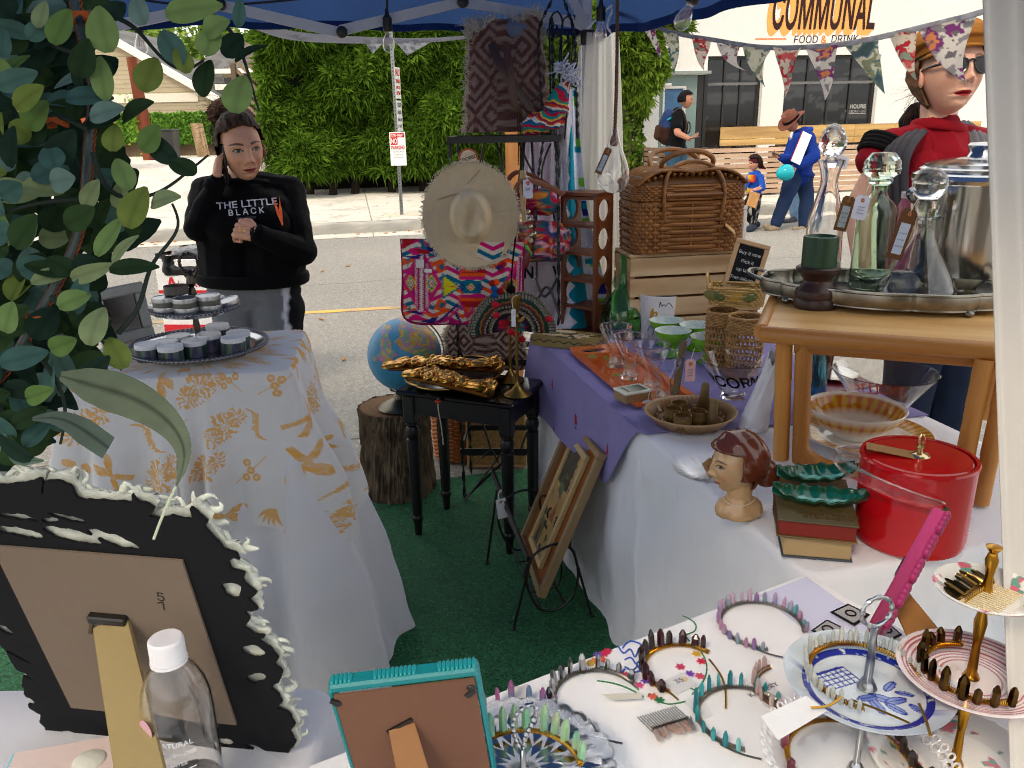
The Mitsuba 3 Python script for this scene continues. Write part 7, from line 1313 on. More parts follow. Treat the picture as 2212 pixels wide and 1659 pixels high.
fpR=np.array([[.12092,.38591,-.91458],[-.98936,.12191,-.07937],[.08087,.91445,.39654]]);fp=Thing('framed_picture','brown framed picture of a village scene leaning in the wire magazine rack','picture');fp.M=np.eye(4);fp.M[:3,:3]=fpR;fp.M[:3,3]=[.145,2.432,.355]
FW,FH=.4395,.492
def fr(w,h,b,t,z0):return cat(box(w,b,t,.002,(0,h/2-b/2,z0)),box(w,b,t,.002,(0,-h/2+b/2,z0)),box(b,h-2*b,t-.001,.002,(-w/2+b/2,0,z0)),box(b,h-2*b,t-.001,.002,(w/2-b/2,0,z0)))
fp.p('frame',fr(FW,FH,.022,.028,-.014),'satin',wood('#6d563a','#a58a62',1,30,.2));fp.p('mat_board',box(FW-.04,FH-.04,.006,0,(0,0,-.010)),'felt',vary('#7c4a22',.12,50));fp.p('inner_frame',fr(.225,.40,.022,.016,-.004),'satin',vary('#b39a6c',.15,40))
def scene_col(v):
 x,y=v[:,0]/.18,v[:,1]/.36;c=col_('#a5824c')*(.8+.4*fb(v,20,3)[:,None]);n=fb(v,30,3,4);c=np.where(((y>.12)&(x<.1+.3*n)&(y<.48))[:,None],col_('#2c241c'),c);c=np.where(((np.abs(x+.1)<.16)&(np.abs(y-.05-.2*n)<.09))[:,None],col_('#4a5a34'),c);c=np.where(((np.abs(x-.02)<.15*(1-(y+.2)/.2))&(y>-.2)&(y<0))[:,None],col_('#8c4a24'),c);c=np.where(((x<-.15)&(y<-.25))[:,None],col_('#5a5030'),c);return np.where((n>.63)[:,None],col_('#1c1814'),c)
fp.p('picture',tm(sheet(lambda u,v:((u-.5)*.185,(v-.5)*.36,u*0+.002),90,170),I4()),'satin',scene_col,True)
mt=Thing('price_tag','white paper tag hanging on the top rail of the wire magazine rack','tag',tr(dep(1082,1085,2.72))@ro('z',20)@ro('y',-6));mt.p('paper',box(.034,.001,.072,0,(0,0,-.06)),'matte','#c4c4cc');mt.p('string',tube(curve([(0,0,.005),(-.006,0,.025),(.006,0,.045),(.008,.01,.03)],14),.0013,5),'matte','#e4e4e4');mt.p('eyelet',tm(lathe([(.002,0),(.006,0)],18),tr(0,-.001,.002)@ro('x',90)),'matte','#7c6248')
ws=Thing('wooden_stake','rough orange-brown wooden stake behind the rack','stake',tr(dep(1108,400,4.4)*[1,1,0]));gs=gbox(.075,.05,1.62,(3,2,40),(0,0,.01));ws.own(gs,'matte',wood('#8a5a34','#c08a54',2,30,.08));ws2=Thing('bare_branch','short bare branch rising behind the mauve tote bag','branch');ws2 .own(seg(dep(1084,130,4.6),dep(1074,60,4.6),.035,10,.03),'matte',vary('#7c6448',.3,30))
# ================================================================ the long table at the right
ZR_=.74
RX,RY=unit([.971,.24,0]),unit([-.24,.971,0]);R0_=np.array([.54,1.33,0]);RWd,RLn=.78,1.84
RC=R0_+RX*RWd/2+RY*RLn/2;RM=basis(RC,RX,RY,EZ)
rt_=Thing('long_display_table','long folding table under white and purple cloths at the right','table',RM);rt_.p('tabletop',box(RWd-.02,RLn-.02,.03,.004,(0,0,ZR_-.034)),'satin','#c4c4c0')
for sx in(-1,1):
 for sy in(-1,1):rt_.p('leg',seg((sx*.3,sy*.7,.012),(sx*.3,sy*.7,ZR_-.034),.015,10),'satin','#8d8f92')
m,uv=skirt(RWd,RLn,.035,ZR_,lambda s:.012+0*s,520,60,lambda s:.012+0*s,.03,21,9,wr=.03)
wcl=Thing('white_tablecloth','plain white cloth covering the long right table and falling to the turf','tablecloth',RM);wcl.own(m,'matte',(.70,.71,.75),True)
pcl=Thing('purple_tablecloth','purple cloth with small red embroidered birds over the far half of the long table','tablecloth',RM)
def purple(u,v):
 y=-RLn/2+.68+u*(RLn-.68);hang=.27*ss(.0,.22,u)*(1-.06*np.sin(u*5));L=hang+RWd;s=v*L;d=np.clip(hang-s,0,None);over=s>hang
 x=np.where(over,-RWd/2+(s-hang),-RWd/2-.020-.018*np.clip(d/.2,0,1)*(.5+.5*np.sin(u*13+1))-.022*np.clip(d/.3,0,1));z=np.where(over,ZR_+.004+.002*np.sin(u*30+v*20),ZR_+.004-d-.012*np.exp(-d/.02)+.012);return(x,y-.10*(v-.4)*(1-u),z)
pm_=sheet(purple,160,160)
def pcol2(v):
 c=np.tile(col_('#7f78a6'),(len(v),1))*(.92+.16*fb(v,12,3)[:,None])
 for y,z,k in((.30,.60,1),(.03,.60,.9),(.12,.46,1),(.52,.48,1),(.6,.63,.8),(-.03,.50,.8)):
  q=np.hypot((v[:,1]-y-.3*(v[:,2]-z))*2.4,v[:,2]-z)/(.024*k);n=nz(v,160);b=(v[:,0]<-RWd/2-.005);c=np.where((b&(q<.9+.4*n)&(v[:,2]>z-.006))[:,None],col_('#8a2430'),c);c=np.where((b&(q<.8+.3*n)&(v[:,2]<=z-.012))[:,None],col_('#26286c'),c)
 return c
pcl.own(thick(pm_,.002),'felt',pcol2,True)
def sit(x,y,z=None):return at(x,y,ZR_+.006 if z is None else z)
def Tt(name,lab,cat_,P,rz=0,**k):return Thing(name,lab,cat_,tr(P)@ro('z',rz),**k)
def shell(out_,t,bot=.004):
 o=np.array(out_,float);i=[(max(r-t,0),z)for r,z in o if z>o[0,1]+bot];return o.tolist()+[(o[-1,0]-t*.5,o[-1,1]+t*.4)]+i[::-1]+[(0,o[0,1]+bot)]
def glassy(t,nm,prof,wall=.0022,mt='glass',n=56,bot=.005,col=None,sm=40):return t.p(nm,lathe([(0,prof[0][1])]+shell(prof,wall,bot),n),mt,col,sm)
def tag(lab,P,w,h,col,rz=0,tilt=0,face=None,sx=None):
 t=Thing('price_tag',lab,'tag',tr(P)@ro('z',rz)@ro('y',tilt));pl=Polygon([(-w/2,-h),(w/2,-h),(w/2,-.2*w),(w*.3,0),(-w*.3,0),(-w/2,-.2*w)]);t.p('card',wall_text(ext(pl,.001)),'matte',col)
 if face:t.p('label_paper',box(w*.6,.0006,h*.62,0,(0,-.0016,-h*.9)),'matte',face)
 t.p('eyelet',tm(lathe([(.0016,0),(.005,0)],16),tr(0,-.0018,-.012)@ro('x',90)),'matte','#a4683c');t.p('string',tube(curve([(0,0,-.012),(.004,.0,.01),(sx or.012,.006,.028)],10),.0009,5),'matte','#d0c8b8')
 t.p('scribble',cat([tube([(w*(-.26+.52*i/16)*(.8 if j%2 else 1),-.0024,-h*(.48+.13*j)+.0011*math.sin(i*2.3+j))for i in range(17)],.00045,4)for j in range(3)]),'matte','#6c6c80');return t
A,B=sit(1362,694),sit(1600,690);A=np.array([.445,3.0,ZR_+.006]);cx_=unit([.97,.16,0]);CM=basis(A,cx_,np.cross(EZ,cx_),EZ);CW,CD,CH=.52,.20,.305
cr_=Thing('wooden_crate','pale slatted wooden crate under the picnic basket','crate',CM);pine=wood('#a5825a','#cfb288',0,25,.08)
for i in range(4):cr_.p('slat',gbox(CW,.012,.066,(40,1,4),(CW/2,0,.006+i*.077)),'matte',wood('#a5825a','#d4b890',0,25,.08,i));cr_.p('slat',gbox(CW,.012,.066,(20,1,2),(CW/2,CD,.006+i*.077)),'matte',pine)
for i in range(3):cr_.p('slat',gbox(CW,.060,.010,(30,3,1),(CW/2,.035+i*.067,CH-.0)),'matte',wood('#b08c62','#d4b890',0,25,.08,9+i))
for x in(.012,CW-.012):cr_.p('end_board',gbox(.018,CD-.014,CH-.01,(1,8,12),(x,CD/2,.003)),'matte',wood('#9c7850','#c8a878',1,25,.1,7))
PW_,PD_,PH_=.385,.215,.235;pk2=Thing('wicker_picnic_basket','honey-brown wicker picnic basket with lid and looped handles on the crate','picnic basket',CM@tr(.222,.10,CH+.014)@sc(1.06,1.1,1.2));HW=vary('#6e421a',.3,70,'#98642e')
def rrect(w,d,z0,h,fl=.0):
 def f(u,v):
  a=u*2*np.pi;c,s=np.cos(a),np.sin(a);k=1+fl*v;x=w/2*k*np.sign(c)*np.abs(c)**.32;y=d/2*k*np.sign(s)*np.abs(s)**.32;n=np.stack([np.sign(c)*np.abs(c)**1.6,np.sign(s)*np.abs(s)**1.6,c*0],1);n/=np.linalg.norm(n,axis=1,keepdims=True);return np.stack([x,y,z0+h*v],1),n
 return f
bf=rrect(PW_,PD_,0,.15,.03);pk2 .p('weave',woven(bf,44,13,.0048,.0046,flat=1.5),'satin',HW,True,kind='stuff');pk2 .p('stakes',stakes(bf,44,.005),'satin',HW,True,kind='stuff');pk2 .p('lining',box(PW_-.016,PD_-.016,.148,.02),'satin','#4a2c12')
lf=rrect(PW_*1.03,PD_*1.03,.158,.045,.0);k=pk2 .p('lid',woven(lf,64,7,.003,.0045),'satin',HW,True)
ld=[tube(curve([(PW_*.51*sx_,y,.203),(PW_*.40*sx_,y,.232),(0,y,.240)],10),.005,5)for y in np.linspace(-PD_*.5,PD_*.5,24)for sx_ in(-1,1)];pk2 .p('lid_strands',cat(ld+[tube([(x,y,.236-.03*(abs(x)/(PW_*.5))**3+.004*math.cos(y*400))for y in np.linspace(-PD_*.5,PD_*.5,40)],.006,5)for x in np.linspace(-PW_*.47,PW_*.47,17)]),'satin',HW,True,under=k,kind='stuff');pk2 .p('lid_lining',box(PW_,PD_,.07,.02,(0,0,.157)),'satin','#5c3816',under=k)
pk2 .p('rim',tube(lf(np.arange(120)/120,np.zeros(120))[0]-[0,0,.008],.0055,6,closed=True),'satin',HW)
for y,dy in((-.03,-.02),(.05,.03)):pk2 .p('handle',tube(curve([(-.085,y,.235),(-.092,y+dy,.265),(-.07,y+dy*2,.285),(.07,y+dy*2,.285),(.092,y+dy,.265),(.085,y,.235)],40),.0085,8),'satin',HW)
pk2 .p('clasp_frame',tube(curve([(-.10,-PD_*.53,.10),(-.105,-PD_*.56,.2),(-.09,-PD_*.5,.236),(.09,-PD_*.5,.236),(.105,-PD_*.56,.2),(.10,-PD_*.53,.10)],50),.0065,8),'satin',HW);pk2 .p('clasp_frame',seg((-.10,-PD_*.57,.175),(.10,-PD_*.57,.175),.006),'satin',HW);pk2 .p('knob',cat(ell(.013,.01,.007,2,(-.14,-.03,.236)),ell(.013,.01,.007,2,(.14,-.03,.236))),'satin','#a88450')
ZC=A[2]+CH+.011
wf=Thing('white_photo_frame','white-edged photo frame seen from its kraft back leaning on the crate','picture frame');wP=(CM@np.array([.385,.03,CH+.014,1]))[:3];wf.M=tr(wP)@ro('z',22)@ro('x',-18)@ro('y',13)@sc(1.25)
wf.p('frame',cat(box(.125,.016,.014,.002),box(.125,.016,.014,.002,(0,0,.126)),box(.014,.015,.112,.002,(-.0555,0,.014)),box(.014,.015,.112,.002,(.0555,0,.014))),'satin','#cfcac2');wf.p('backing',box(.10,.003,.114,0,(0,-.002,.013)),'matte','#a58258');wf.p('slip',box(.03,.001,.06,0,(-.03,-.0045,.045)),'matte','#8a90a0');wf.p('easel_leg',taper_board(np.array([0,-.006,.085]),np.array([-.05,-.085,.03]),.028,.04,.003,np.array([0,-1.,.2])),'matte','#b08e60')
wt_=Tt('wooden_wine_tower','dark reddish wooden rack tower with round holes in its sides','rack',sit(1266,716),-38);wn=lambda i:wood('#4c2412','#7c4220',2,22,.1,i);TW_,TD_,TH__=.155,.12,.525
sd=sbox(-TD_/2,0,TD_/2,TH__)
for i in range(5):sd=sd.difference(Point(0,.054+i*.1045).buffer(.041,16))
for i,x in enumerate((-TW_/2,TW_/2-.012)):wt_.p('side_board',tm(subd(ext(sd,.012),.03),basis((x,0,0),(0,1,0),(0,0,1),(1,0,0))),'satin',wn(i),30)
for i in range(6):wt_.p('shelf',gbox(TW_-.025,TD_*.96,.010,(4,4,1),(0,0,.0+i*.1025)),'satin',wn(i+3));
wt_.p('top',gbox(TW_+.004,TD_+.004,.012,(6,6,1),(0,0,TH__+.001)),'satin',wn(12));wt_.p('back_board',gbox(TW_-.026,.006,.10,(4,1,8),(0,.03,.012)),'satin',wn(14))
bx_A,bx_B=sit(1147,745),sit(1285,760);xq=unit(bx_B-bx_A);pb3=Thing('painted_box','long cream box with painted brown and white leaf panels at the far left table corner','box',basis((bx_A+bx_B)/2+np.cross(EZ,xq)*.055,xq,np.cross(EZ,xq),EZ));Lq=np.linalg.norm(bx_B-bx_A)
def boxc(v):
 x,y=v[:,0]/Lq,v[:,1]/.11;n=fb(v,45,3);c=np.tile(col_('#857446'),(len(v),1))*(.8+.4*n[:,None]);top=v[:,2]>.0385
 for cx,cy in((-.22,-.18),(.24,-.02),(-.1,.3),(.1,-.3)):
  q=np.hypot((x-cx)/.2,(y-cy)/.2);c=np.where((top&(q<1))[:,None],col_('#a0682c'),c);c=np.where((top&(q<.72+.3*n))[:,None],col_('#c8bb98'),c)
 c=np.where((top&(np.abs(y-.12*x)<.03)&(np.abs(x)<.42))[:,None],col_('#3c3222'),c);c=np.where((top&(n>.62))[:,None],col_('#4c442c'),c);return np.where((~top&(np.abs(v[:,2]-.022-.004*np.sin(v[:,0]*160+v[:,1]*160))<.0022))[:,None],col_('#2e2818'),c)
pb3 .p('body',gbox(Lq,.11,.04,(150,60,24)),'satin',boxc)
dj=Tt('green_glass_bottle','large green glass demijohn with long neck and ring handle','bottle',sit(1347,722));dj.M=dj.M@sc(1.18,1.18,1.24);glassy(dj,'glass',[(.045,0),(.066,.004),(.074,.02),(.075,.06),(.066,.095),(.045,.125),(.028,.145),(.019,.165),(.0155,.20),(.0155,.235),(.018,.238),(.018,.248)],.003,'green_glass');dj.p('ring_handle',tm(ring(.0042,.016,0,24),tr(-.022,-.012,.165)@ro('x',70)),'green_glass')
wv=Tt('white_flat_vase','white flattened china vase with yellow and black scribbles','vase',sit(1418,728),12);wv.M=wv.M@sc(1.2);oval=sc(1,.62,1);vz=lathe([(0,0)]+shell([(.048,0),(.052,.004),(.055,.06),(.060,.135)],.003),64);vz.vertices[:,2]+=-.10*vz.vertices[:,0]*(vz.vertices[:,2]>.1);wv.p('body',tm(vz,oval),'gloss','#cfcdd0',40)
def scrib(t,pts,c,r=.0012):t.p('drawing',tube(curve([(.0575*math.sin(a),-.0575*.62*math.cos(a)-.001,z)for a,z in pts],60),r,5),'matte',c)
scrib(wv,[(-.7,.06),(-.5,.10),(-.45,.06),(-.3,.09),(-.55,.075),(-.35,.055)],'#c8901c',.0022);scrib(wv,[(-.15,.105),(-.1,.12),(.0,.108),(.1,.112),(.2,.106),(.3,.112),(.75,.098)],'#15141a');scrib(wv,[(-.8,.03),(-.6,.045),(-.45,.03),(-.5,.015)],'#2a3a7c');scrib(wv,[(-.05,.035),(.1,.045),(.1,.025),(-.02,.025)],'#2a3a7c')
for x,y,l in((1440,690,'lime green goblet at the back left of the four'),(1506,700,'lime green goblet at the back right of the four'),(1454,712,'lime green goblet at the front left of the four'),(1532,725,'lime green goblet at the front right of the four')):
 P=at(x,y,ZR_+.100);t=Thing('lime_goblet',l,'goblet',tr(P[0],P[1],ZR_+.007)@sc(1.2,1.2,1.05),'lime green goblets');gp_=[(.030,0),(.031,.003),(.022,.012),(.016,.025),(.014,.035),(.02,.041),(.036,.053),(.048,.07),(.0525,.087)]
 t.p('bowl',lathe([(0,0)]+gp_,56),'gloss',lambda v:col_('#6da81c')*(.75+.5*np.clip(v[:,[2]]/.09,0,1)),60);t.p('lining',lathe([(.0525,.0872),(.0505,.087),(.046,.071),(.034,.056),(.018,.046),(0,.044)],56),'gloss','#c4d2cc',60)
MG=[(.024,0),(.0245,.010),(.021,.014),(.0185,.03),(.0165,.045),(.0185,.055),(.026,.066),(.040,.092),(.0485,.115),(.0495,.118)]
ORZ=ZR_+.0165
for x,y,l in((1330,790,'martini glass farthest back on the orange tray'),(1360,816,'second martini glass from the back on the orange tray'),(1406,838,'third martini glass from the back on the orange tray'),(1433,862,'martini glass nearest the viewer on the orange tray')):
 t=Thing('martini_glass',l,'glass',tr(at(x,y,ORZ))@sc(1.16));glassy(t,'bowl',MG,.0024,n=48,bot=.009);t.p('glass_bead',ell(.007,.007,.007,2,(0,0,.017)),'glass',smooth=True)
qa,qb,qc=sit(1232,764),sit(1374,884),sit(1508,868);yv=unit(qa-qb);wv_=unit(np.cross(yv,EZ));LT,WT=np.linalg.norm(qa-qb),abs((qc-qb)@wv_);ot_=Thing('orange_tray','orange lacquered tray with cut-out hand hole holding the martini glasses','tray',basis(qb+yv*LT/2+wv_*WT/2,wv_,yv,EZ))
hole=affinity.translate(affinity.scale(Point(0,0).buffer(1),.045,.014),-.02,LT/2-.022)
fl_p=sbox(-WT/2+.02,-LT/2+.02,WT/2-.02,LT/2-.045);lac=lambda v:np.where(((np.abs(fb(v,16,2,3)-.5)<.012))[:,None],col_('#5c2c14'),np.where(fb(v,22,2,9)[:,None]>.68,col_('#8a7a3c'),col_('#b4501f')))
ot_.p('floor',subd(ext(fl_p,.005),.012),'gloss',lac);e_=.018
ot_.p('edge',cat(bar((-WT/2+.009,-LT/2+.01,.010),(-WT/2+.009,LT/2-.02,.010),.024,.008),bar((WT/2-.009,-LT/2+.01,.010),(WT/2-.009,LT/2-.02,.010),.024,.008),bar((-WT/2,-LT/2+.009,.0105),(WT/2,-LT/2+.009,.0105),.024,.008)),'gloss','#b85a2c');ot_.p('handle_end',tm(subd(ext(sbox(-WT/2,LT/2-.046,WT/2,LT/2+.012).difference(hole),.006),.02),tr(0,LT/2-.046,.002)@ro('x',14)@tr(0,-LT/2+.046,0)),'gloss','#c26a3c')
tb_=Tt('clear_trinket_box','clear ribbed plastic box with printed cream lid on the orange tray','box',at(1366,862,ORZ),24);tb_.p('base',box(.088,.066,.026,.002),'gloss',lambda v:np.where(np.sin(v[:,[0]]*900+v[:,[1]]*900)>0,col_('#8a6a48'),col_('#c8b494')));tb_.p('lid',box(.092,.070,.006,.001,(0,0,.0265)),'gloss','#c9cabb');tb_.p('print',box(.07,.05,.0006,0,(0,0,.0327)),'matte',lambda v:np.where(fb(v,90,2)[:,None]>.6,col_('#3c4438'),col_('#bcbfa8')));tb_.p('print',box(.008,.045,.0008,0,(-.026,0,.0328)),'matte','#6a705c')
tag('white paper tag lying against the clear trinket box',at(1398,864,ORZ+.012),.03,.028,'#cfcfdc',15);k=tag('kraft tag with white label and red bead on the martini glasses',at(1357,722,ORZ+.10),.045,.03,'#9c6c3c',20,face='#c8c8d4');t=Thing('red_bead','small bright red bead resting in a martini glass','bead',tr(at(1360,710,ORZ+.11)));t.own(ell(.0095),'satin','#b81414',smooth=True)
fan=Tt('folded_fan','folded brown slatted fan standing behind the nearest martini glass','fan',at(1462,862,ORZ),30)
for i in range(6):fan.p('stick',bar((.004*i-.012,.003*i,0),(.004*i+.022,.003*i+.01,.165),.003,.022),'matte',vary('#6a5c44',.3,60))
tag('pink paper tag hanging beside the lettered glass bowl',dep(1492,776,2.12),.028,.06,'#c8a0a4',10)
ct=Tt('round_ceramic_tray','round brown fluted ceramic tray holding four little cups','tray',sit(1490,914));cb2=lambda u,v:((.124*(.55+.45*v))*np.cos(u*6.2832)*(1+.012*np.cos(u*6.2832*60)*ss(.6,1,v)),(.124*(.55+.45*v))*np.sin(u*6.2832)*(1+.012*np.cos(u*6.2832*60)*ss(.6,1,v)),.004+.034*ss(.35,1,v))
cerc=lambda v:col_('#5c3a1c')*(1-(k:=np.clip((np.hypot(v[:,0],v[:,1])/.124-.8)*5,0,1)[:,None]))+col_('#a5855a')*k
ct.p('bowl',thick(sheet(cb2,240,20),.004),'gloss',cerc,True);ct.p('floor',lathe([(0,.006),(.07,.005)],40),'gloss','#6a4a24');ct.p('tooth',cat([tm(tm(box(.012,.006,.011,.002),tr(0,-.088,.014)),ro('z',i*20))for i in range(18)]),'gloss','#8a6c48',kind='stuff')
CUP=[(.013,0),(.016,.002),(.0155,.007),(.022,.016),(.0245,.03),(.0238,.048)]
for x,y,l in((1468,870,'small brown egg cup at the back left of the ceramic tray'),(1454,882,'small brown egg cup at the left of the ceramic tray'),(1508,888,'small brown egg cup at the right of the ceramic tray'),(1475,897,'small brown egg cup at the front of the ceramic tray')):
 P=at(x,y,ZR_+.06);t=Thing('ceramic_cup',l,'cup',tr(P[0],P[1],ZR_+.013),'brown egg cups');t.p('body',lathe([(0,0)]+shell(CUP,.003),40),'gloss',lambda v:np.where((np.abs(v[:,[2]]-.036)<.006),col_('#6c5c38'),col_('#5c3f1c'))*(.8+.5*nz(v,120)[:,None]),40)
for(a,b,l)in(((1517,890),(1519,838),'brown ceramic shaker stick at the back of the ceramic tray'),((1535,930),(1551,850),'brown ceramic shaker stick leaning at the right of the ceramic tray')):
 A_=at(*a,ZR_+.013);t=Thing('ceramic_shaker',l,'shaker',tr(A_)@ro('y',4));t.p('body',lathe([(0,0),(.017,0),(.0175,.004),(.011,.075),(.0105,.083),(.008,.086),(0,.086)],28),'gloss',lambda v:np.where(v[:,[2]]>.058,col_('#6c5a38'),col_('#4c2c14')))
sv=Tt('white_swung_vase','tall white milk glass vase with stretched ragged mouth leaning right','vase',sit(1626,924));N_=72
def swung(u,v):a=u*2*np.pi;r=np.interp(v,[0,.05,.35,.7,1],[.036,.039,.030,.024,.026]);tipz=.215+.03*np.cos(a-.3)+.012*np.sin(a*6);return(r*np.cos(a)+.055*v**1.3,r*np.sin(a)*.9,tipz*v)
sv.p('body',thick(sheet(swung,N_,50),.003),'gloss','#c9cad0',True);sv.p('foot',lathe([(0,0),(.036,0),(.036,.004),(0,.004)],40),'gloss','#c9cad0')
def bigbowl(lab,x,y,rimr,h,words,colw,mirror,ang,base=.036,z=ZR_+.006,th=None):
 P=at(x,y,z+h);t=Thing('glass_bowl',lab,'bowl',tr(P[0],P[1],z));glassy(t,'glass',[(base,0),(base+.002,.012),(base*.9,.018),(base+.006,.03),(rimr,h)],.003,n=72,bot=.012)
 for s,hh,zz,an in words:
  m=subd(text(s,hh,.0006,True),.004);xx=m.vertices[:,0]*(-1 if mirror else 1);zc_=zz+m.vertices[:,1];r=base+.006+(rimr-base-.006)*(zc_-.03)/(h-.03)+.001+m.vertices[:,2];a=math.radians(an)+xx/r;m.vertices=np.stack([r*np.sin(a),-r*np.cos(a),zc_],1);t.p('lettering',m,'matte',colw,False)
 return t
bigbowl('flared clear glass bowl with black letters POPCORN behind the white vase',1588,775,.104,.118,(('POPCORN',.038,.045,-48),),'#0c0c0e',False,0)
def openvase(lab,x,y,rt0,h,zz=ZR_+.006):
 P=at(x,y,zz+h);t=Thing('wicker_vase',lab,'vase',tr(P[0],P[1],zz));f=round_fn(rt0*.95,rt0,h,0,.004);c=vary('#8a6434',.35,70,'#b08a54');ms=[woven(f,26,9,.003,.0032,v=(.76,1.0)),woven(f,26,5,.003,.0032,v=(0,.14))]
 for v in(.2,.32,.44,.56,.68):ms.append(woven(f,26,2,.003,.003,v=(v-.015,v+.015)))
 for i in range(26):
  for s in(-1,1):vv=np.linspace(0,1,41);p,n=f((i+.5*s*np.abs(((vv*8.4)%2)-1))/26%1.0,vv);ms.append(tube(p,.0022,4))
 t.p('weave',cat(ms),'satin',c,True,kind='stuff');t.p('rim',ring(.005,rt0,h,40),'satin',c);t.p('base',lathe([(0,.004),(rt0*.95,.004)],30),'satin','#6a4824')
openvase('open-work wicker vase in front of the other beside the bamboo table',1612,684,.052,.20);openvase('open-work wicker vase half hidden at the back left of its pair',1562,672,.048,.19)
ZB=ZR_+.212
lb2=Thing('small_leaf_basket','small straw basket with painted leaves and a loop handle holding the chalkboard','basket',tr(at(1590,655,ZB))@ro('z',-18));f=rrect(.165,.105,0,.062,.10);st_=vary('#a07c40',.3,90,'#c4a468');lb2 .p('weave',woven(f,40,8,.003,.0042),'satin',st_,True,kind='stuff');lb2 .p('stakes',stakes(f,40,.0028),'satin',st_,True,kind='stuff');lb2 .p('base',box(.15,.09,.004),'satin','#8a6a38');lb2 .p('handle',tube(curve([(-.088,-.03,.055),(-.096,-.02,.085),(-.098,0,.095),(-.096,.02,.085),(-.088,.03,.055)],24),.0045,7),'satin',st_)
for x,c in((-.055,'#4a5c24'),(.045,'#5c6c30'),(.0,'#b08a24'),(-.08,'#6c6a30')):lb2 .p('painted_leaf',tm(fluted(.022,.003,.013,3,.1,2),tr(x,-.0585,.034)@ro('y',25*(1 if x<0 else-1))),'satin',c,True)
cs=Thing('chalkboard_sign','small easel chalkboard with white handwriting standing in the leaf basket','sign',tr(at(1592,640,ZB+.012))@ro('z',-14)@ro('y',14)@sc(1.3));bm=ro('x',-14)
cs.p('frame',tm(cat(box(.088,.01,.012,.002),box(.088,.01,.012,.002,(0,0,.132)),box(.012,.0095,.12,.001,(-.038,0,.012)),box(.012,.0095,.12,.001,(.038,0,.012))),bm),'satin','#b8946a');cs.p('board',tm(box(.066,.005,.122,0,(0,.001,.011)),bm),'matte','#15161a');cs.p('back_leg',tm(cat(box(.01,.008,.145,.002,(-.037,0,0)),box(.01,.008,.145,.002,(.037,0,0))),tr(0,.085,-.004)@ro('x',20)),'satin','#a57c50')
for i,s in enumerate(('Buy it now','Pick it','up later!','Free delivery','in South Pas')):m=wall_text(text(s,.0085,.0005));m=shear(m,0);cs.p('lettering',tm(m,bm@tr(0,-.0032,.108-.022*i)@sc(min(1,.06/(m.bounds[1,0]-m.bounds[0,0])),1,1)),'matte','#c8c8c8')
hg=Thing('hanging_glass_drop','clear teardrop glass terrarium hanging from a jute rope','glass ornament');P=dep(1326,378,2.62);hg.M=tr(P);dr_p=[(0,-.058),(.025,-.052),(.044,-.035),(.052,-.008),(.047,.025),(.034,.06),(.021,.095),(.013,.125),(.011,.14)];hg.p('drop',lathe(dr_p+[(.0095,.14)]+[(max(r-.0018,0),z)for r,z in dr_p[::-1]],56),'glass',smooth=50);hg.p('opening_ring',tm(ring(.0025,.022,0,24),tr(-.03,-.028,-.01)@ro('y',-40)@ro('x',60)),'glass',smooth=True)
top_=dep(1333,-60,2.62)-P;rp=curve([(0,0,.11),(.002,0,.2),top_*.6+np.array([.004,0,0]),top_],160);th=np.arange(160)*.9;hg.p('rope',cat([tube(rp+np.stack([np.cos(th+j),np.sin(th+j),th*0],1)*.0032,.0032,5)for j in(0,2.1,4.2)]),'matte',vary('#6c5236',.3,60));hg.p('knot',rough(ell(.014,.012,.017,3,(0,0,.105)),.01,90),'matte','#7c5c3a')
tag('slim brown tag on the hanging glass drop',P+np.array([-.02,-.03,.085]),.022,.085,'#6c4a30',0,24,'#9ab0c0')
ZTOP=1.10;bl0=np.array([.555,1.76,0]);bu,bv=unit([.927,-.375,0]),unit([.375,.927,0]);BWd,BDp=.62,.62;bt=Thing('bamboo_side_table','honey-coloured bamboo side table standing on the white cloth','side table',basis(bl0,bu,bv,EZ));bam=wood('#9c6426','#c68a40',2,20,.12);bamx=wood('#b58448','#cfa468',0,22,.06,3)
tpm=gbox(BWd,BDp,.026,(70,60,3),(BWd/2,BDp/2,ZTOP-.03));bt.p('top',tpm,'satin',bamx);bt.p('edge_pole',tube([(0,0,ZTOP-.018),(BWd,0,ZTOP-.018)],.019,14),'satin',wood('#9c6426','#c68a40',0,20,.08,5));bt.p('edge_pole',tube([(0,0.02,ZTOP-.0181),(0,BDp,ZTOP-.0181)],.0185,14),'satin',wood('#9c6426','#c68a40',1,20,.08,6))
bt.p('apron',tube([(.07,.045,ZTOP-.05),(BWd-.05,.045,ZTOP-.05)],.017,12),'satin',wood('#9c6426','#c68a40',0,20,.08,8))
zl=ZR_+.007
def pole(a,b,r=.0185,k='leg'):bt.p(k,tube([a,a+(b-a)*.33,a+(b-a)*.34,a+(b-a)*.66,a+(b-a)*.67,b],[r,r*.98,r*1.04,r*.98,r*1.04,r],14),'satin',bam,60)
for x0,y0 in((.062,.06),(.105,.055)):pole(np.array([x0,y0,zl+.02]),np.array([x0-.015,y0-.01,ZTOP-.035]))
for x0,y0 in((.43,.0),(.475,.0),(.56,BDp-.05),(.52,BDp-.05)):pole(np.array([x0,y0,zl]),np.array([x0+.01,y0,ZTOP-.035]))
for y in(.055,):bt.p('rail',tube(curve([(.105,y,zl+.15),(.112,y,zl+.05),(.15,y,zl+.022),(.30,y,zl+.02),(.42,y-.03,zl+.022),(.44,y-.04,zl+.06)],40),.0165,12),'satin',wood('#8c5822','#b87c38',0,20,.1,9))
Z1=ZTOP-.003
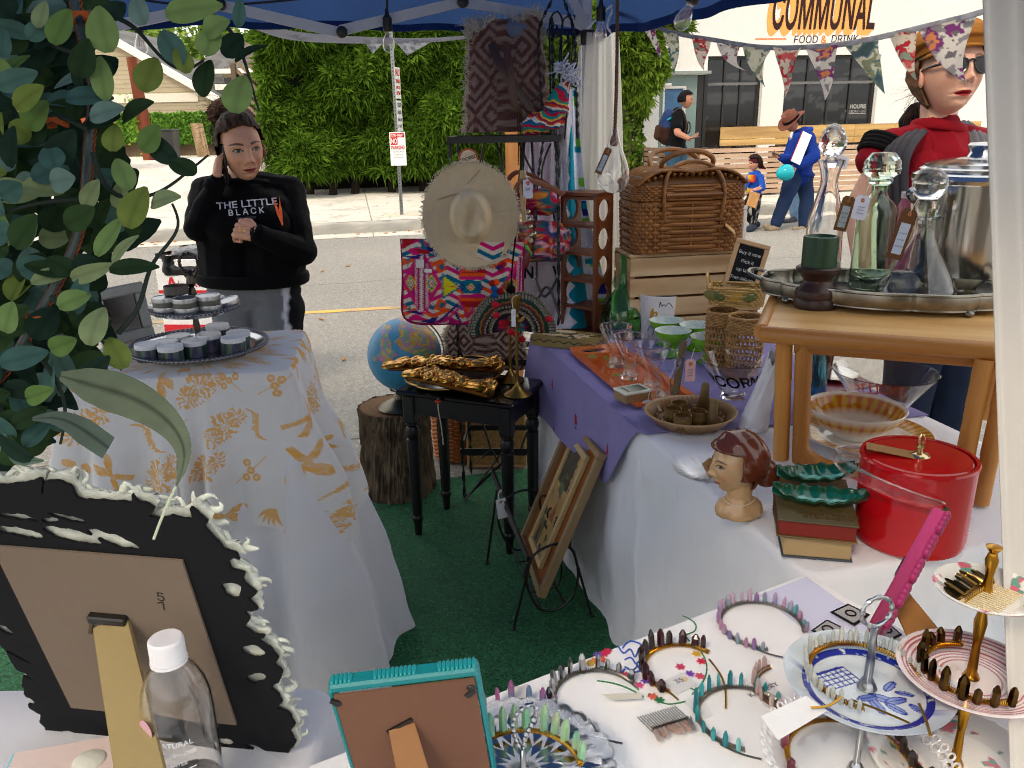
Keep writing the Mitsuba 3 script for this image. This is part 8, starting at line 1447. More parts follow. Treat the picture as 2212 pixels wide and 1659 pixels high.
cd=Tt('wooden_candle_holder','dark turned wooden candle holder on the bamboo table','candle holder',at(1760,662,Z1));cd.p('body',lathe([(0,0),(.050,0),(.052,.006),(.0515,.018),(.048,.024),(.0505,.03),(.049,.042),(.036,.056),(.033,.066),(.040,.078),(.050,.088),(.0515,.096),(.047,.1),(.036,.1),(.036,.094),(0,.094)],56),'satin',wood('#21120c','#3c2217',2,60,.6),30)
cn_=Tt('green_pillar_candle','dark green pillar candle in the turned wooden holder','candle',at(1760,662,Z1)+[0,0,.095]);cn_.p('wax',lathe([(0,0),(.0395,0),(.0405,.004),(.0405,.072),(.039,.076),(.034,.0765),(.030,.070),(0,.068)],56),'satin',vary('#163c20',.15,30),40);cn_.p('wick',seg((0,0,.068),(.001,0,.078),.0012,6),'matte','#111')
trc=at(1893,650,Z1);stv=Thing('silver_gallery_tray','tarnished silver scalloped tray with raised gallery holding the decanters','tray',tr(trc[0],trc[1],Z1+.012)@ro('z',-27));tz_=vary('#77736a',.3,40,'#9c988c')
def scal(u,k=1.0):a=u*2*np.pi;r=1+.055*np.abs(np.sin(a*5))**.7;return.265*k*r*np.cos(a),.150*k*r*np.sin(a)
def gal(u,v):x,y=scal(u,1+.02*v+.015*np.sin(v*3.1));return(x,y,.036*v)
stv.p('gallery',thick(sheet(gal,200,8),.0025),'brushed',tz_,True);xx,yy=scal(np.arange(200)/200);stv.p('floor',ext(Polygon(np.stack([xx,yy],1)*.99),.003),'brushed',tz_,False)
for z,k,r in((.037,1.02,.0042),(.001,1.0,.003)):xx,yy=scal(np.arange(200)/200,k);stv.p('bead_rim',tube(np.stack([xx,yy,0*xx+z],1),r,7,closed=True),'brushed',tz_)
for a in(.12,.38,.62,.88):x_,y_=scal(a);stv.p('foot',cat(ell(.012,.012,.009,2,(x_,y_,-.004)),seg((x_,y_,-.004),(x_*.96,y_*.96,.003),.006)),'brushed',tz_)
for s in(-1,1):stv.p('handle',tube(curve([(s*.262,-.05,.03),(s*.30,-.045,.042),(s*.315,0,.046),(s*.30,.045,.042),(s*.262,.05,.03)],30),.005,8),'brushed',tz_)
ZG=Z1+.016
def dec(lab,x,y,prof,mt,rz=0,t=None,z=ZG,wall=.0025):P=at(x,y,z);tt=Thing('glass_decanter',lab,'decanter',tr(P)@ro('z',rz));glassy(tt,'body',prof,wall,mt,64,.008);return tt
t1_,k1=2.2,2.2/1.98
P_=dep(1779,520,t1_);d1=Thing('glass_decanter','slim clear decanter with big pointed faceted stopper behind the green candle','decanter',tr(P_[0],P_[1],ZG)@sc(k1));kz=lambda y:(dep(1779,y,t1_)[2]-ZG)/k1
glassy(d1,'body',[(.040,0),(.043,.004),(.044,.05),(.041,kz(480)),(.030,kz(435)),(.0205,kz(400)),(.019,kz(385)),(.023,kz(365)),(.030,kz(343))],.0025);sm_=trimesh.creation.icosphere(2);sm_.vertices=np.stack([sm_.vertices[:,0]*.032,sm_.vertices[:,1]*.032,np.where(sm_.vertices[:,2]>.55,sm_.vertices[:,2]*.05-.007,sm_.vertices[:,2]*.034)],1);d1 .p('stopper',tm(sm_,tr(0,0,kz(306))),'glass',smooth=False);d1 .p('stopper_stem',lathe([(0,kz(360)),(.014,kz(358)),(.019,kz(345)),(.010,kz(336)),(0,kz(334))],32),'glass',smooth=40)
tag('white paper tag sticking out from the slim clear decanter neck',dep(1808,343,2.16),.03,.045,'#d4d4dc',30,-70)
t2_,k2_=2.1,2.1/1.83
kz2=lambda y:(dep(1890,y,t2_)[2]-ZG)/k2_
P_=dep(1890,500,t2_);d2=Thing('glass_decanter','green-tinted square-shouldered decanter with ringed green stopper','decanter',tr(P_[0],P_[1],ZG)@sc(k2_))
glassy(d2,'body',[(.042,0),(.044,.004),(.0435,.03),(.042,kz2(470)),(.0435,kz2(455)),(.038,kz2(440)),(.022,kz2(425)),(.0165,kz2(412)),(.017,kz2(398)),(.019,kz2(394))],.0028,'pale_green_glass',64);d2 .p('stopper',lathe([(0,kz2(410)),(.014,kz2(408)),(.015,kz2(397)),(.024,kz2(393)),(.026,kz2(386)),(.023,kz2(382)),(.037,kz2(372)),(.040,kz2(362)),(.037,kz2(354)),(.039,kz2(350)),(.034,kz2(340)),(.026,kz2(330)),(.022,kz2(327)),(0,kz2(328))],56),'pale_green_glass',smooth=35)
tag('white paper tag with handwriting tied to the green decanter',dep(1866,422,2.0),.04,.058,'#c9cbdc',10,10);
t3_,k3_=2.0,2.0/1.66
kz3=lambda y:(dep(1990,y,t3_)[2]-ZG)/k3_
P_=dep(1985,580,t3_);d3=Thing('glass_decanter','wide-based clear ship decanter with round ball stopper','decanter',tr(P_[0],P_[1],ZG)@sc(k3_));glassy(d3,'body',[(.072,0),(.076,.006),(.072,.02),(.050,kz3(570)),(.033,kz3(540)),(.023,kz3(510)),(.0205,kz3(485)),(.0215,kz3(470)),(.031,kz3(462))],.003);d3 .p('stopper',ell(.0325,None,None,5,(0,0,kz3(393))),'glass',smooth=True);d3 .p('stopper_stem',lathe([(0,kz3(480)),(.016,kz3(478)),(.0195,kz3(455)),(.022,kz3(440)),(.018,kz3(428)),(.02,kz3(424)),(0,kz3(424))],32),'glass',smooth=40)
tag('large brown tag with white label on the ship decanter neck',dep(1968,452,1.94),.042,.12,'#5c3c24',5,14,'#a9b4c4');tag('brown tag with white label behind the green decanter',dep(1836,424,2.12),.034,.09,'#7a5230',0,12,'#b4b8c0')
t4_,k4_=2.1,2.1/1.9
P_=dep(2098,520,t4_);kz4=lambda y:(dep(2098,y,t4_)[2]-Z1)/k4_;ib=Thing('chrome_ice_bucket','large polished chrome ice bucket with stepped ringed lid at the right edge','ice bucket',tr(P_[0],P_[1],Z1)@sc(k4_));chr_='#c9cacc'
ib.p('body',lathe([(0,0),(.10,0),(.108,.006),(.104,.010),(.110,.018),(.106,.022),(.112,.03),(.128,.05),(.138,kz4(440)),(.139,kz4(400)),(.141,kz4(392)),(.14,kz4(386)),(0,kz4(384))],72),'metal','#b8b4aa',30)
ib.p('lid',lathe([(.142,kz4(388)),(.145,kz4(380)),(.142,kz4(371)),(.128,kz4(364)),(.13,kz4(359)),(.118,kz4(353)),(.12,kz4(349)),(.10,kz4(344)),(.075,kz4(340)),(.05,kz4(337)),(0,kz4(335))],72),'metal',chr_,30);ib.p('knob',lathe([(0,kz4(338)),(.035,kz4(336)),(.03,kz4(326)),(.034,kz4(318)),(.036,kz4(311)),(.032,kz4(306)),(0,kz4(304))],48),'metal',chr_,30);ib.p('handle',tube(curve([(-.135,-.02,kz4(430)),(-.16,-.03,kz4(425)),(-.175,-.035,kz4(408)),(-.165,-.03,kz4(400)),(-.14,-.02,kz4(402))],24),.007,8),'metal','#8a8c90')
pkb=Thing('small_pink_bottle','small bottle of pink liquid between the green decanter and the chrome bucket','bottle',tr(dep(1946,520,2.25)*[1,1,0]+[0,0,ZG]));kq=dep(1946,440,2.25)[2]-ZG;pkb.p('body',lathe([(0,0),(.022,0),(.022,kq-.01),(.012,kq+.012),(.012,kq+.018),(0,kq+.018)],32),'gloss','#b8607a');pkb.p('cap',lathe([(0,kq+.034),(.0135,kq+.034),(.0135,kq+.018),(0,kq+.018)],24),'satin','#d4c4cc')
pb4=Thing('patterned_plate','large plate with orange striped border under the patterned bowl','plate',tr(sit(1868,950)));OY=lambda n:(lambda v:(lambda a,r:np.where(((r>.115)&(r<.158))[:,None],np.where((np.sin(a*n)>0)[:,None],col_('#b8701c'),col_('#c8a85c')),col_('#d2cdc2')))(np.arctan2(v[:,1],v[:,0]),np.hypot(v[:,0],v[:,1])))
pb4 .p('plate',lathe([(0,0),(.09,0),(.10,.004),(.16,.020),(.163,.022)]+[(r_q,np.interp(r_q,[.0,.098,.115,.15,.158],[.006,.008,.014,.022,.024]))for r_q in np.linspace(.16,0,50)],160),'gloss',OY(44),50)
P=at(1848,893,ZR_+.075);pbw=Thing('patterned_bowl','white bowl with yellow and orange hourglass band inside its rim','bowl',tr(P[0],P[1],ZR_+.016)@sc(1,1,1.25))
def bowc(v):a,r,z=np.arctan2(v[:,1],v[:,0]),np.hypot(v[:,0],v[:,1]),v[:,2];k=np.abs(((a*26/6.2832)%1)-.5);t=np.clip((z-.022)/.037,0,1);return np.where(((z>.022)&(z<.0595)&(r<.1152))[:,None],np.where((k<.16+.22*np.abs(t-.5)*2)[:,None],col_('#b05a18'),col_('#b89420')),col_('#d6d2ca'))
pbw.p('bowl',lathe([(0,0),(.048,0),(.05,.004),(.085,.022),(.108,.042),(.121,.062),(.119,.0635),(.1155,.06),(.1125,.0545),(.106,.044),(.0985,.034),(.08,.022),(.045,.010),(0,.008)],200),'gloss',bowc,50);t=Thing('kraft_tag','torn kraft tag lying inside the patterned bowl','tag',tr(P[0]+.005,P[1]-.02,ZR_+.03));t.own(rough(ext(Polygon([(-.03,-.02),(.03,-.018),(.025,.02),(-.02,.022)]),.001),.002,60),'matte','#a8845c')
bigbowl('large clear glass bowl with mirrored red letters under the bamboo table',1912,801,.132,.15,(('SNOLLICS',.024,.062,170),),'#a82418',False,0,.04)
bv_=Tt('blue_glass_vase','twisted blue glass vase behind the bamboo legs','vase',sit(1752,880));tv=lathe([(0,0)]+shell([(.026,0),(.034,.03),(.036,.08),(.028,.14),(.02,.19),(.024,.215)],.003),72);a_=np.arctan2(tv.vertices[:,1],tv.vertices[:,0]);tv.vertices[:,:2]*=(1+.03*np.sin(a_*18+tv.vertices[:,2]*60))[:,None];bv_.p('body',tv,'blue_glass',smooth=50)
sp3=Tt('silver_dish','shallow silver dish behind the blue vase','dish',sit(1800,818));sp3 .p('dish',lathe([(0,.004),(.05,.006),(.07,.016),(.072,.018),(.066,.012),(.05,.002),(0,0)],56),'metal','#b9b4ac',40);bcp=Tt('brown_mug','brown pottery cup behind the blue vase','cup',sit(1776,800));bcp.p('body',lathe([(0,0)]+shell([(.026,0),(.029,.004),(.033,.06)],.004),36),'gloss','#4a2c1e',40)
red_t=Tt('dark_red_book','flat dark red book lying beneath the silver dish','book',sit(1815,830),16);red_t.p('cover',box(.19,.13,.004,.001),'satin','#5c1424')
gpl=Tt('clear_glass_plate','clear pressed glass plate lying on the white cloth beside the head vase','plate',sit(1532,1022,ZR_+.004));gp=lathe([(0,.002),(.05,.002),(.082,.012),(.084,.0145),(.08,.014),(.05,.0055),(0,.0055)],96);a_=np.arctan2(gp.vertices[:,1],gp.vertices[:,0]);gp.vertices[:,2]+=.0012*np.sin(a_*24)*(np.hypot(gp.vertices[:,0],gp.vertices[:,1])>.045);gpl.p('plate',gp,'glass',smooth=50);tag('kraft tag leaning on the face of the head vase',dep(1548,1000,1.74),.045,.03,'#a8845c',20,60)
hp=Thing('lady_head_vase','ceramic lady head vase with glossy brown hair in profile facing left','head vase',tr(sit(1594,1110)));hS=1.0
hM=tr(-.012,0,.052)@ro('z',-80)@ro('x',-4);hh=tm(head_mesh(.125,5,.98,.95,1.15),hM);nkb=body([((0,0,.045),.026,(0,0,.075),.027),((0,0,.006),.040,(0,0,.03),.030),((-.02,0,.012),.03,(.022,0,.012),.03)],.006,4);fcx=face_colors(.125,'#b8956c','#8a3a2c','#4a2c1c',True);iM=np.linalg.inv(hM)
hp.p('bust',tri(man(hh)+man(nkb).trim_by_plane((0,0,1),0.0)),'gloss',lambda v:np.where((v[:,[2]]>.075),fcx(trimesh.transform_points(v,iM)),col_('#b8956c')),True)
hc=head_mesh(.125,5,1.0,1,0);v=hc.vertices/.125;keep=((v[:,1]>-.10)&(v[:,2]>.36))|(v[:,2]>.74)|(v[:,1]>.15);hcm=mesh(hc.vertices,hc.faces[keep[hc.faces].all(1)]);hcm.remove_unreferenced_vertices();wave=np.sin(hcm.vertices[:,2]*150+hcm.vertices[:,1]*160);hcm.vertices+=hcm.vertex_normals*(.010+.0016*wave)[:,None]
brn='#5c2c1a';hp.p('hair',tm(thick(hcm,.004),hM),'gloss',brn,True);hp.p('bun',tm(rough(ell(.030,.028,.030,4),.004,40),hM@tr(0,.066,.040)),'gloss',brn,True);hp.p('curl',tm(rough(ell(.02,.024,.03,4),.004,40),hM@tr(-.03,.045,.06)),'gloss',brn,True);hp.p('earring',tm(ell(.006,.004,.007,2),hM@tr(-.040,.002,.030)),'gloss','#b07a1c');hp.p('string',tube(curve([(.034*math.cos(a),.034*math.sin(a),.046-.012*math.cos(a-4.2))for a in np.arange(24)*.2618],60,closed=True),.0008,4,closed=True),'matte','#d8d0c0')
bkA,bkB=at(1688,1203,ZR_+.002),at(1842,1216,ZR_+.002);bx2=unit(bkB-bkA);BKM=basis((bkA+bkB)/2+np.cross(EZ,bx2)*.10,bx2,np.cross(EZ,bx2),EZ);Lb=np.linalg.norm(bkB-bkA)
def book(lab,z,w,d,h,cov,pages,rz=0):t=Thing('book',lab,'book',BKM@tr(0,0,z)@ro('z',rz));t.p('cover',cat(box(w,d,.003,.001),box(w,d,.003,.001,(0,0,h-.003)),box(w,.003,h-.0062,.0,(0,d/2-.0015,.0031))),'satin',cov);t.p('pages',box(w-.008,d-.012,h-.007,0,(0,-.001,.0035)),'matte',lambda v:col_(pages)*(.82+.3*nz(v*[1,1,8],180)[:,None]));return t
book('thick old book with tan pages and blue-grey cover at the bottom of the pile',0,Lb,.20,.044,'#3c4450','#a89068');b2_=book('red-edged illustrated book on top of the pile under the leaf dishes',.0445,Lb*1.12,.215,.036,vary('#7c5c2c',.5,22,'#2c3c2c'),'#7c2c24',-3)
for i,s in enumerate(('ROBERT LOUIS','STEVENSON')):b2_.p('lettering',tm(text(s,.011,.0004,True),tr(.02,-.075-.014*i,.0362)),'matte','#4c3414')
def leafdish(lab,x,y,z,L,rz,seed):
 t=Thing('leaf_dish',lab,'dish',tr(at(x,y,z))@ro('z',rz));f=lambda u,v:((u-.5)*L,(v-.5)*.075*np.sin(np.pi*np.clip(u,.02,.98))**.55*(1+.09*np.sin(u*22)),.018*(np.abs(v-.5)*2)**2+.016*(np.abs(u-.5)*2)**3+.004*np.sin(u*40)*np.abs(v-.5));m=sheet(f,60,24);uu,vv=np.meshgrid(np.linspace(0,1,61),np.linspace(0,1,25),indexing='ij');k=(np.abs(vv.ravel()-.5)*2);n=fb(m.vertices,60,3,seed);c=np.where((k+.6*(n-.5)<.34)[:,None],col_('#6cb8b0'),np.where((k<.75)[:,None],col_('#0c5c4c'),col_('#0a4a30')));tk=thick(m,.004);t.p('dish',tk,'gloss',np.vstack([c,c*.7]),True)
ZK=ZR_+.083;leafdish('green and turquoise glazed leaf dish at the back on the books',1762,1036,ZK+.006,.165,4,3);leafdish('green and turquoise glazed leaf dish at the front on the books',1768,1085,ZK,.175,-14,8)
P=at(1960,1160,ZR_+.002);rb=Thing('red_ice_bucket','glossy red ice bucket with lid and clear acrylic handle','ice bucket',tr(P[0],P[1],ZR_+.002));RR='#ac0c16';HB_=.172;rb.p('body',lathe([(0,0),(.094,0),(.099,.004),(.102,.02),(.1035,HB_-.01),(.106,HB_),(.104,HB_+.004),(.098,HB_+.004),(.096,HB_-.004),(0,HB_-.004)],80),'gloss',vary(RR,.06,20),30);rb.p('lid',lathe([(0,HB_+.004),(.088,HB_+.004),(.094,HB_+.001),(.095,HB_-.002),(0,HB_-.002)],80),'gloss',RR,30)
rb.p('knob',cat(lathe([(0,HB_+.004),(.02,HB_+.004),(.016,HB_+.008),(.006,HB_+.011),(.005,HB_+.018),(.009,HB_+.022),(0,HB_+.024)],32),tube(curve([(0,0,HB_+.02),(-.004,0,HB_+.034),(0,0,HB_+.046),(.005,0,HB_+.034),(0,0,HB_+.022)],24),.0028,7)),'metal','#c8b890',40)
rb.p('handle',thick(sheet(lambda u,v:(-.112*np.sin(u*np.pi)*1.38,-.112*np.cos(u*np.pi)*1.0,.118+(v-.5)*.026+.05*np.sin(u*np.pi)),60,4),.004),'glass',smooth=True);rb.p('rivet',tm(lathe([(0,.004),(.006,.003),(.007,0)],20),tr(0,-.116,.118)@ro('x',90)),'brushed','#6a5a48');t=Thing('kraft_tag','kraft paper tag lying on the red bucket lid','tag',tr(P*[1,1,0]+[-.052,.012,ZR_+HB_+.012])@ro('z',-22)@ro('y',6));t.own(box(.085,.036,.0012),'matte',vary('#96724a',.12,40))
# ================================================================ the crown table in the foreground
D1,D2=unit([.876,.482,0]),unit([.482,-.876,0]);KB=np.array([.532,1.319,0]);KL,KW=.94,.74;KM=basis(KB-D1*KL/2+D2*KW/2,D1,-D2,EZ);ZC0=.742
kt2=Thing('crown_table','white-clothed table in the foreground covered with crystal crowns','table',KM);kt2 .p('tabletop',box(KL-.02,KW-.02,.03,.004,(0,0,ZC0-.034)),'satin','#c8c8c4')
for sx in(-1,1):
 for sy in(-1,1):kt2 .p('leg',seg((sx*(KL/2-.08),sy*(KW/2-.08),.01),(sx*(KL/2-.08),sy*(KW/2-.08),ZC0-.034),.015,10),'satin','#8d8f92')
ec=Thing('embroidered_tablecloth','white embroidered tablecloth with coloured flowers and a blue bird on the crown table','tablecloth',KM);m,uv=skirt(KL,KW,.02,ZC0,lambda s:.35+0*s,360,30,lambda s:.01+0*s,.03,31,20);mt_=m.vertices;top_k=mt_[:,2]>ZC0-.001;mt_[top_k,2]+=0
ec.p('cloth',m,'matte',lambda v:np.array([.80,.80,.80])*(.97+.06*fb(v,14,3)[:,None]),True);Ki=np.linalg.inv(KM)
def em(pts,c,r=.0011,n=30,cl=False):P=np.array([at(x,y,ZC0+.0012)for x,y in pts]);ec.p('embroidery',tube(curve(P,n,cl),r,5,closed=cl),'matte',c,M=Ki)
for q in([(1260,1455),(1300,1440),(1345,1462),(1380,1490)],[(1475,1330),(1500,1345),(1497,1365),(1482,1372),(1490,1385)],[(1510,1400),(1525,1430),(1520,1470),(1495,1500)],[(1400,1500),(1440,1520),(1480,1515)],[(1470,1455),(1480,1480),(1500,1490)],[(1290,1470),(1340,1480),(1390,1505)]):em(q,'#2c6a44')
for q in([(1345,1400),(1365,1385),(1385,1392),(1388,1412),(1372,1432),(1362,1420),(1350,1425)],[(1335,1395),(1350,1410),(1360,1402),(1370,1418),(1380,1400)],[(1372,1432),(1380,1450),(1362,1455),(1355,1470),(1345,1462),(1350,1445)],[(1350,1440),(1365,1447),(1378,1436)]):em(q,'#2c52a8',.0013)
g=random.Random(4)
for x,y,c in((1305,1412,'#b82848'),(1312,1406,'#b82848'),(1285,1426,'#c87848'),(1276,1432,'#c8a040'),(1300,1424,'#c8604c'),(1292,1414,'#6a4ca8'),(1350,1458,'#c02c50'),(1470,1440,'#c03c60'),(1490,1455,'#7040a0'),(1478,1468,'#c8a83c'),(1512,1460,'#c04860'),(1395,1470,'#6a44a0'),(1410,1504,'#c85c4c'),(1425,1512,'#2c6a44'),(1380,1480,'#c8507c'),(1505,1412,'#c89c3c'),(1515,1428,'#c02c48')):
 P=at(x,y,ZC0+.0016);ec.p('embroidered_flower',cat([tm(ell(.0042,.0022,.0009,1),tr(P)@ro('z',k*60)@tr(.004,0,0))for k in range(6)]),'matte',c,M=Ki)
def prism(h,r,g):m=lathe([(0,0),(r*.85,0),(r,h*.1),(r*.95,h*.72),(r*.35,h*.97),(0,h)],6);m.apply_transform(ro('z',g.uniform(0,60)));m.vertices[:,0]+=m.vertices[:,2]*g.uniform(-.08,.08);return m
def crown(lab,x,y,z,r,a0,a1,n,hs,rs,cols,wire,seed,tails=(),out_=.12,mt='crystal'):
 g=random.Random(seed);P=at(x,y,z+.004);t=Thing('crystal_tiara',lab,'tiara',tr(P),'crystal crowns');A=np.radians(np.linspace(a0,a1,80));q=np.stack([r*np.cos(A),r*np.sin(A),A*0+.002],1);t.p('band',tube(q,.0016,6),'brushed',wire)
 k=np.arange(600);B=np.radians(np.linspace(a0,a1,600));t.p('wire',tube(np.stack([(r+.0034*np.cos(k*.9))*np.cos(B),(r+.0034*np.cos(k*.9))*np.sin(B),.003+.0034*np.sin(k*.9)],1),.0008,4),'metal' if wire[1]in 'bcd' else 'brushed',wire)
 for i in range(n):
  a=math.radians(a0+(a1-a0)*(i+.5+g.uniform(-.2,.2))/n);h=g.uniform(*hs)*(.75+.35*math.sin(math.pi*(i+.5)/n));c=g.choice(cols);m=prism(h,rs*g.uniform(.8,1.15),g);c2=col_(g.choice(cols));c1=col_(c)
  t.p('crystal',tm(m,tr((r+.003)*math.cos(a),(r+.003)*math.sin(a),.001)@ro('z',math.degrees(a))@ro('y',math.degrees(out_)*g.uniform(.2,1.3))),mt,lambda v,c1=c1,c2=c2:c1+(c2-c1)*np.clip((v[:,[2]])/.03,0,1),False)
 for tp in tails:T_=np.array([at(*p_,z+.006)-P for p_ in tp]);t.p('tail',tube(curve(T_,24),.0017,6,flat=.6),'brushed',wire)
 return t
GO,SI='#b88c34','#8a8478'
crown('crown of pink, lilac and aqua crystals at the back of the crown table',1645,1352,ZC0,.066,-20,262,24,(.016,.026),.0042,('#b06c98','#8a7cb8','#c898b8','#6ca8b4','#d0b4cc'),SI,1,[[(1625,1398),(1660,1412),(1692,1420)]])
crown('crown of dark garnet crystals on gold wire at the back left',1478,1448,ZC0,.060,40,238,12,(.024,.034),.0058,('#3c141c','#2c0e12','#4a2024','#30201a'),GO,2,[[(1532,1424),(1560,1465),(1568,1530)],[(1412,1480),(1440,1492),(1465,1512)]])
crown('crown of smoky silver-grey crystals at the left',1292,1512,ZC0,.064,30,258,14,(.020,.030),.0052,('#8a8a8c','#6c6c70','#a4a4a4'),'#77726a',3,[[(1250,1588),(1295,1596),(1345,1606)]],mt='metal')
crown('crown of bright teal crystals at the centre',1608,1552,ZC0,.064,25,255,15,(.018,.030),.0036,('#1c8a94','#3cb0b4','#147884','#7cc8c4'),SI,4,[[(1556,1608),(1600,1628),(1645,1640)]])
crown('crown of pale rose quartz crystals half hidden left of the blue plate',1712,1490,ZC0,.052,110,260,9,(.020,.030),.0034,('#c8a8a4','#d8c4bc'),'#8a7464',5)
S1=at(1873,1480,.88);s1=Thing('tiered_plate_stand','two-tier stand with blue and white plate, lace-edged lower plate and chrome ring handle','plate stand',tr(S1[0],S1[1],ZC0));ZP=.88-ZC0
def blueplate(v):
 x,y=v[:,0],v[:,1];r=np.hypot(x,y)/.098;a=np.arctan2(y,x);n,n2=fb(v,90,3),fb(v,200,2,4);B_,B2=col_('#202c88'),col_('#6c80b8');c=np.tile(col_('#bcc6cc'),(len(v),1));c=np.where((((r>.72-.05*n2)&(r<.775+.06*n)&(n2>.27))|(np.abs(r-.93)<.008)|(np.abs(r-.97)<.006)|(np.abs(r-.685)<.008))[:,None],B_,c)
 u,w=(x+.028)*.94+(y-.022)*.34,-(x+.028)*.34+(y-.022)*.94;bas=(np.abs(u)<.026-.3*(w+.02)*.3)&(np.abs(w)<.017);c=np.where((bas&((np.abs(((u*130)%1)-.5)>.36)|(np.abs(((w*130)%1)-.5)>.36)))[:,None],B_,c);c=np.where((bas&(np.abs(w-.015)<.0025))[:,None],B_,c)
 for cx,cy,L,an in((.012,-.018,.017,-30),(.0,-.03,.016,-80),(.026,-.022,.015,10),(-.006,-.016,.014,190),(.02,-.036,.014,-50),(.03,.004,.013,40),(.042,-.01,.011,-20),(.045,-.038,.012,-60)):
  q=math.radians(an);uu,vv=(x-cx)*math.cos(q)+(y-cy)*math.sin(q),-(x-cx)*math.sin(q)+(y-cy)*math.cos(q);e=(uu/L)**2+(vv/(L*.42))**2;c=np.where((e<1)[:,None],np.where((e>.62)[:,None]|(np.abs(vv)<.0008)[:,None],B_,B2),c)
 return c
pl_=lathe([(0,.0)]+[(.098*i/60,.0002+.016*max(0,(i/60-.62)/.38)**1.5)for i in range(1,61)]+[(.0985,.0175),(.096,.015),(.06,-.004),(0,-.004)],220);s1 .p('plate',tm(pl_,tr(0,0,ZP-.006)),'gloss',lambda v:blueplate(v),50,label='white plate with blue flower basket and border')
lac_=lathe([(0,.006),(.075,.006),(.085,.010),(.108,.024),(.1085,.0255),(.083,.013),(.074,.0085),(0,.0085)],120);s1 .p('lower_plate',lac_,'gloss','#cfd0d0',50);s1 .p('lace_edge',cat([tm(ring(.0018,.0064,0,12,1,5),ro('z',i*8.18)@tr(.108,0,.027)@ro('y',-40))for i in range(44)]+[tm(ring(.0016,.0050,0,10,1,5),ro('z',i*8.18+4.09)@tr(.1145,0,.034)@ro('y',-40))for i in range(44)]),'gloss','#d2d3d4',kind='stuff')
chm='#a9abae';s1 .p('post',cat(lathe([(0,.009),(.011,.009),(.009,.016),(.0042,.022),(.0038,.06),(.005,.09),(.0045,ZP-.014),(.010,ZP-.011),(0,ZP-.01)],24),lathe([(0,ZP-.002),(.012,ZP-.002),(.009,ZP+.005),(.005,ZP+.012),(.0055,ZP+.03),(.0045,ZP+.05),(.006,ZP+.056),(.0038,ZP+.066),(.005,ZP+.082),(0,ZP+.086)],24)),'metal',chm);aa=np.arange(40)*2*np.pi/40
s1 .p('ring_handle',tube(np.stack([.0195*np.cos(aa),.004*np.cos(aa),ZP+.104+.0195*np.sin(aa)],1),.0028+.0007*np.sin(aa*9),8,closed=True),'metal',chm)
crown('crown of clear quartz points on gold wire lying on the blue and white plate',1866,1462,.886,.064,-5,248,30,(.014,.025),.0032,('#c8ccc8','#d8d8cc','#b8c0bc'),GO,6,[[(1985,1520),(2000,1555),(2010,1590)],[(1840,1512),(1890,1530),(1965,1562)]])
crown('crown of rosy mauve crystals on the lower plate beneath the blue plate',1835,1648,ZC0+.012,.076,-15,195,9,(.022,.032),.0055,('#8a3048','#b07080','#70283c'),GO,7)
wtag=Thing('price_tag','blank white paper tag tied with gold wire in front of the blue plate','tag');c4=[dep(x,y,t)for x,y,t in((1643,1548,.925),(1741,1503,.955),(1786,1536,.945),(1681,1599,.905))];wtag.p('card',thick(mesh(c4,[(0,2,1),(0,3,2)]),.0012),'matte','#cfcfcf',False);wtag.p('string',tube(curve([dep(1752,1528,.935),dep(1790,1524,.935),dep(1818,1505,.94)],14),.0016,5),'metal',GO)
S2=at(2128,1292,1.0);s2=Thing('tiered_plate_stand','three-tier stand with gold posts and flowered plates at the right edge','plate stand',tr(S2[0],S2[1],ZC0));fl_c=lambda v:np.where((fb(v,60,3,3)[:,None]>.63)&(np.hypot(v[:,[0]],v[:,[1]])>.035),np.where(fb(v,90,2,8)[:,None]>.5,col_('#b85c6c'),col_('#5c8a7c')),col_('#d2d0c8'))
def plate(r,z,nm,c,lab=None):return s2 .p(nm,lathe([(0,z),(r*.6,z),(r*.97,z+.012),(r,z+.0145)]+[(r*q_,z+np.interp(q_,[0,.6,.96],[.004,.004,.0155]))for q_ in np.linspace(.96,0,70)],110),'gloss',c,50,label=lab)
plate(.058,1.0-ZC0,'plate',fl_c);plate(.085,.885-ZC0,'plate',lambda v:np.where((np.sin(np.hypot(v[:,[0]],v[:,[1]])*1150)>.35)&(np.hypot(v[:,[0]],v[:,[1]])>.03),col_('#a8545c'),col_('#d2c6c4')),'pink striped middle plate');plate(.105,.012,'plate',fl_c)
gold_p=lambda z0,z1:lathe([(0,z0),(.010,z0),(.006,z0+.008),(.0045,z0+(z1-z0)*.4),(.0075,z0+(z1-z0)*.7),(.0045,z0+(z1-z0)*.85),(.009,z1-.002),(0,z1)],18)
for z0,z1 in((.017,.885-ZC0),(.89-ZC0,1.0-ZC0),(1.005-ZC0,1.07-ZC0)):s2 .p('post',gold_p(z0,z1),'metal','#b8862c')
def comb(lab,x,y,z,rz,col,wire,n,seed,L=.055,teeth='#c8b890'):
 g=random.Random(seed);t=Thing('crystal_comb',lab,'hair comb',tr(at(x,y,z))@ro('z',rz));t.p('comb',cat([seg((-L/2+L*i/15,0,.003),(-L/2+L*i/15+.004,-.034,.002),.0010,5)for i in range(16)]+[bar((-L/2,0,.003),(L/2,0,.003),.006,.003)]),'satin',teeth)
 for i in range(n):t.p('crystal',tm(prism(g.uniform(.02,.03),.0042,g),tr(-L/2+L*(i+.5)/n,.002,.005)@ro('x',-75)@ro('y',g.uniform(-14,14))),'metal' if col[0]=='#5c4420' else 'crystal',g.choice(col),False)
 t.p('wire',tube([(-L/2+L*i/120,.004*math.sin(i*.9),.006+.004*math.cos(i*.9))for i in range(121)],.0009,4),'metal',wire)
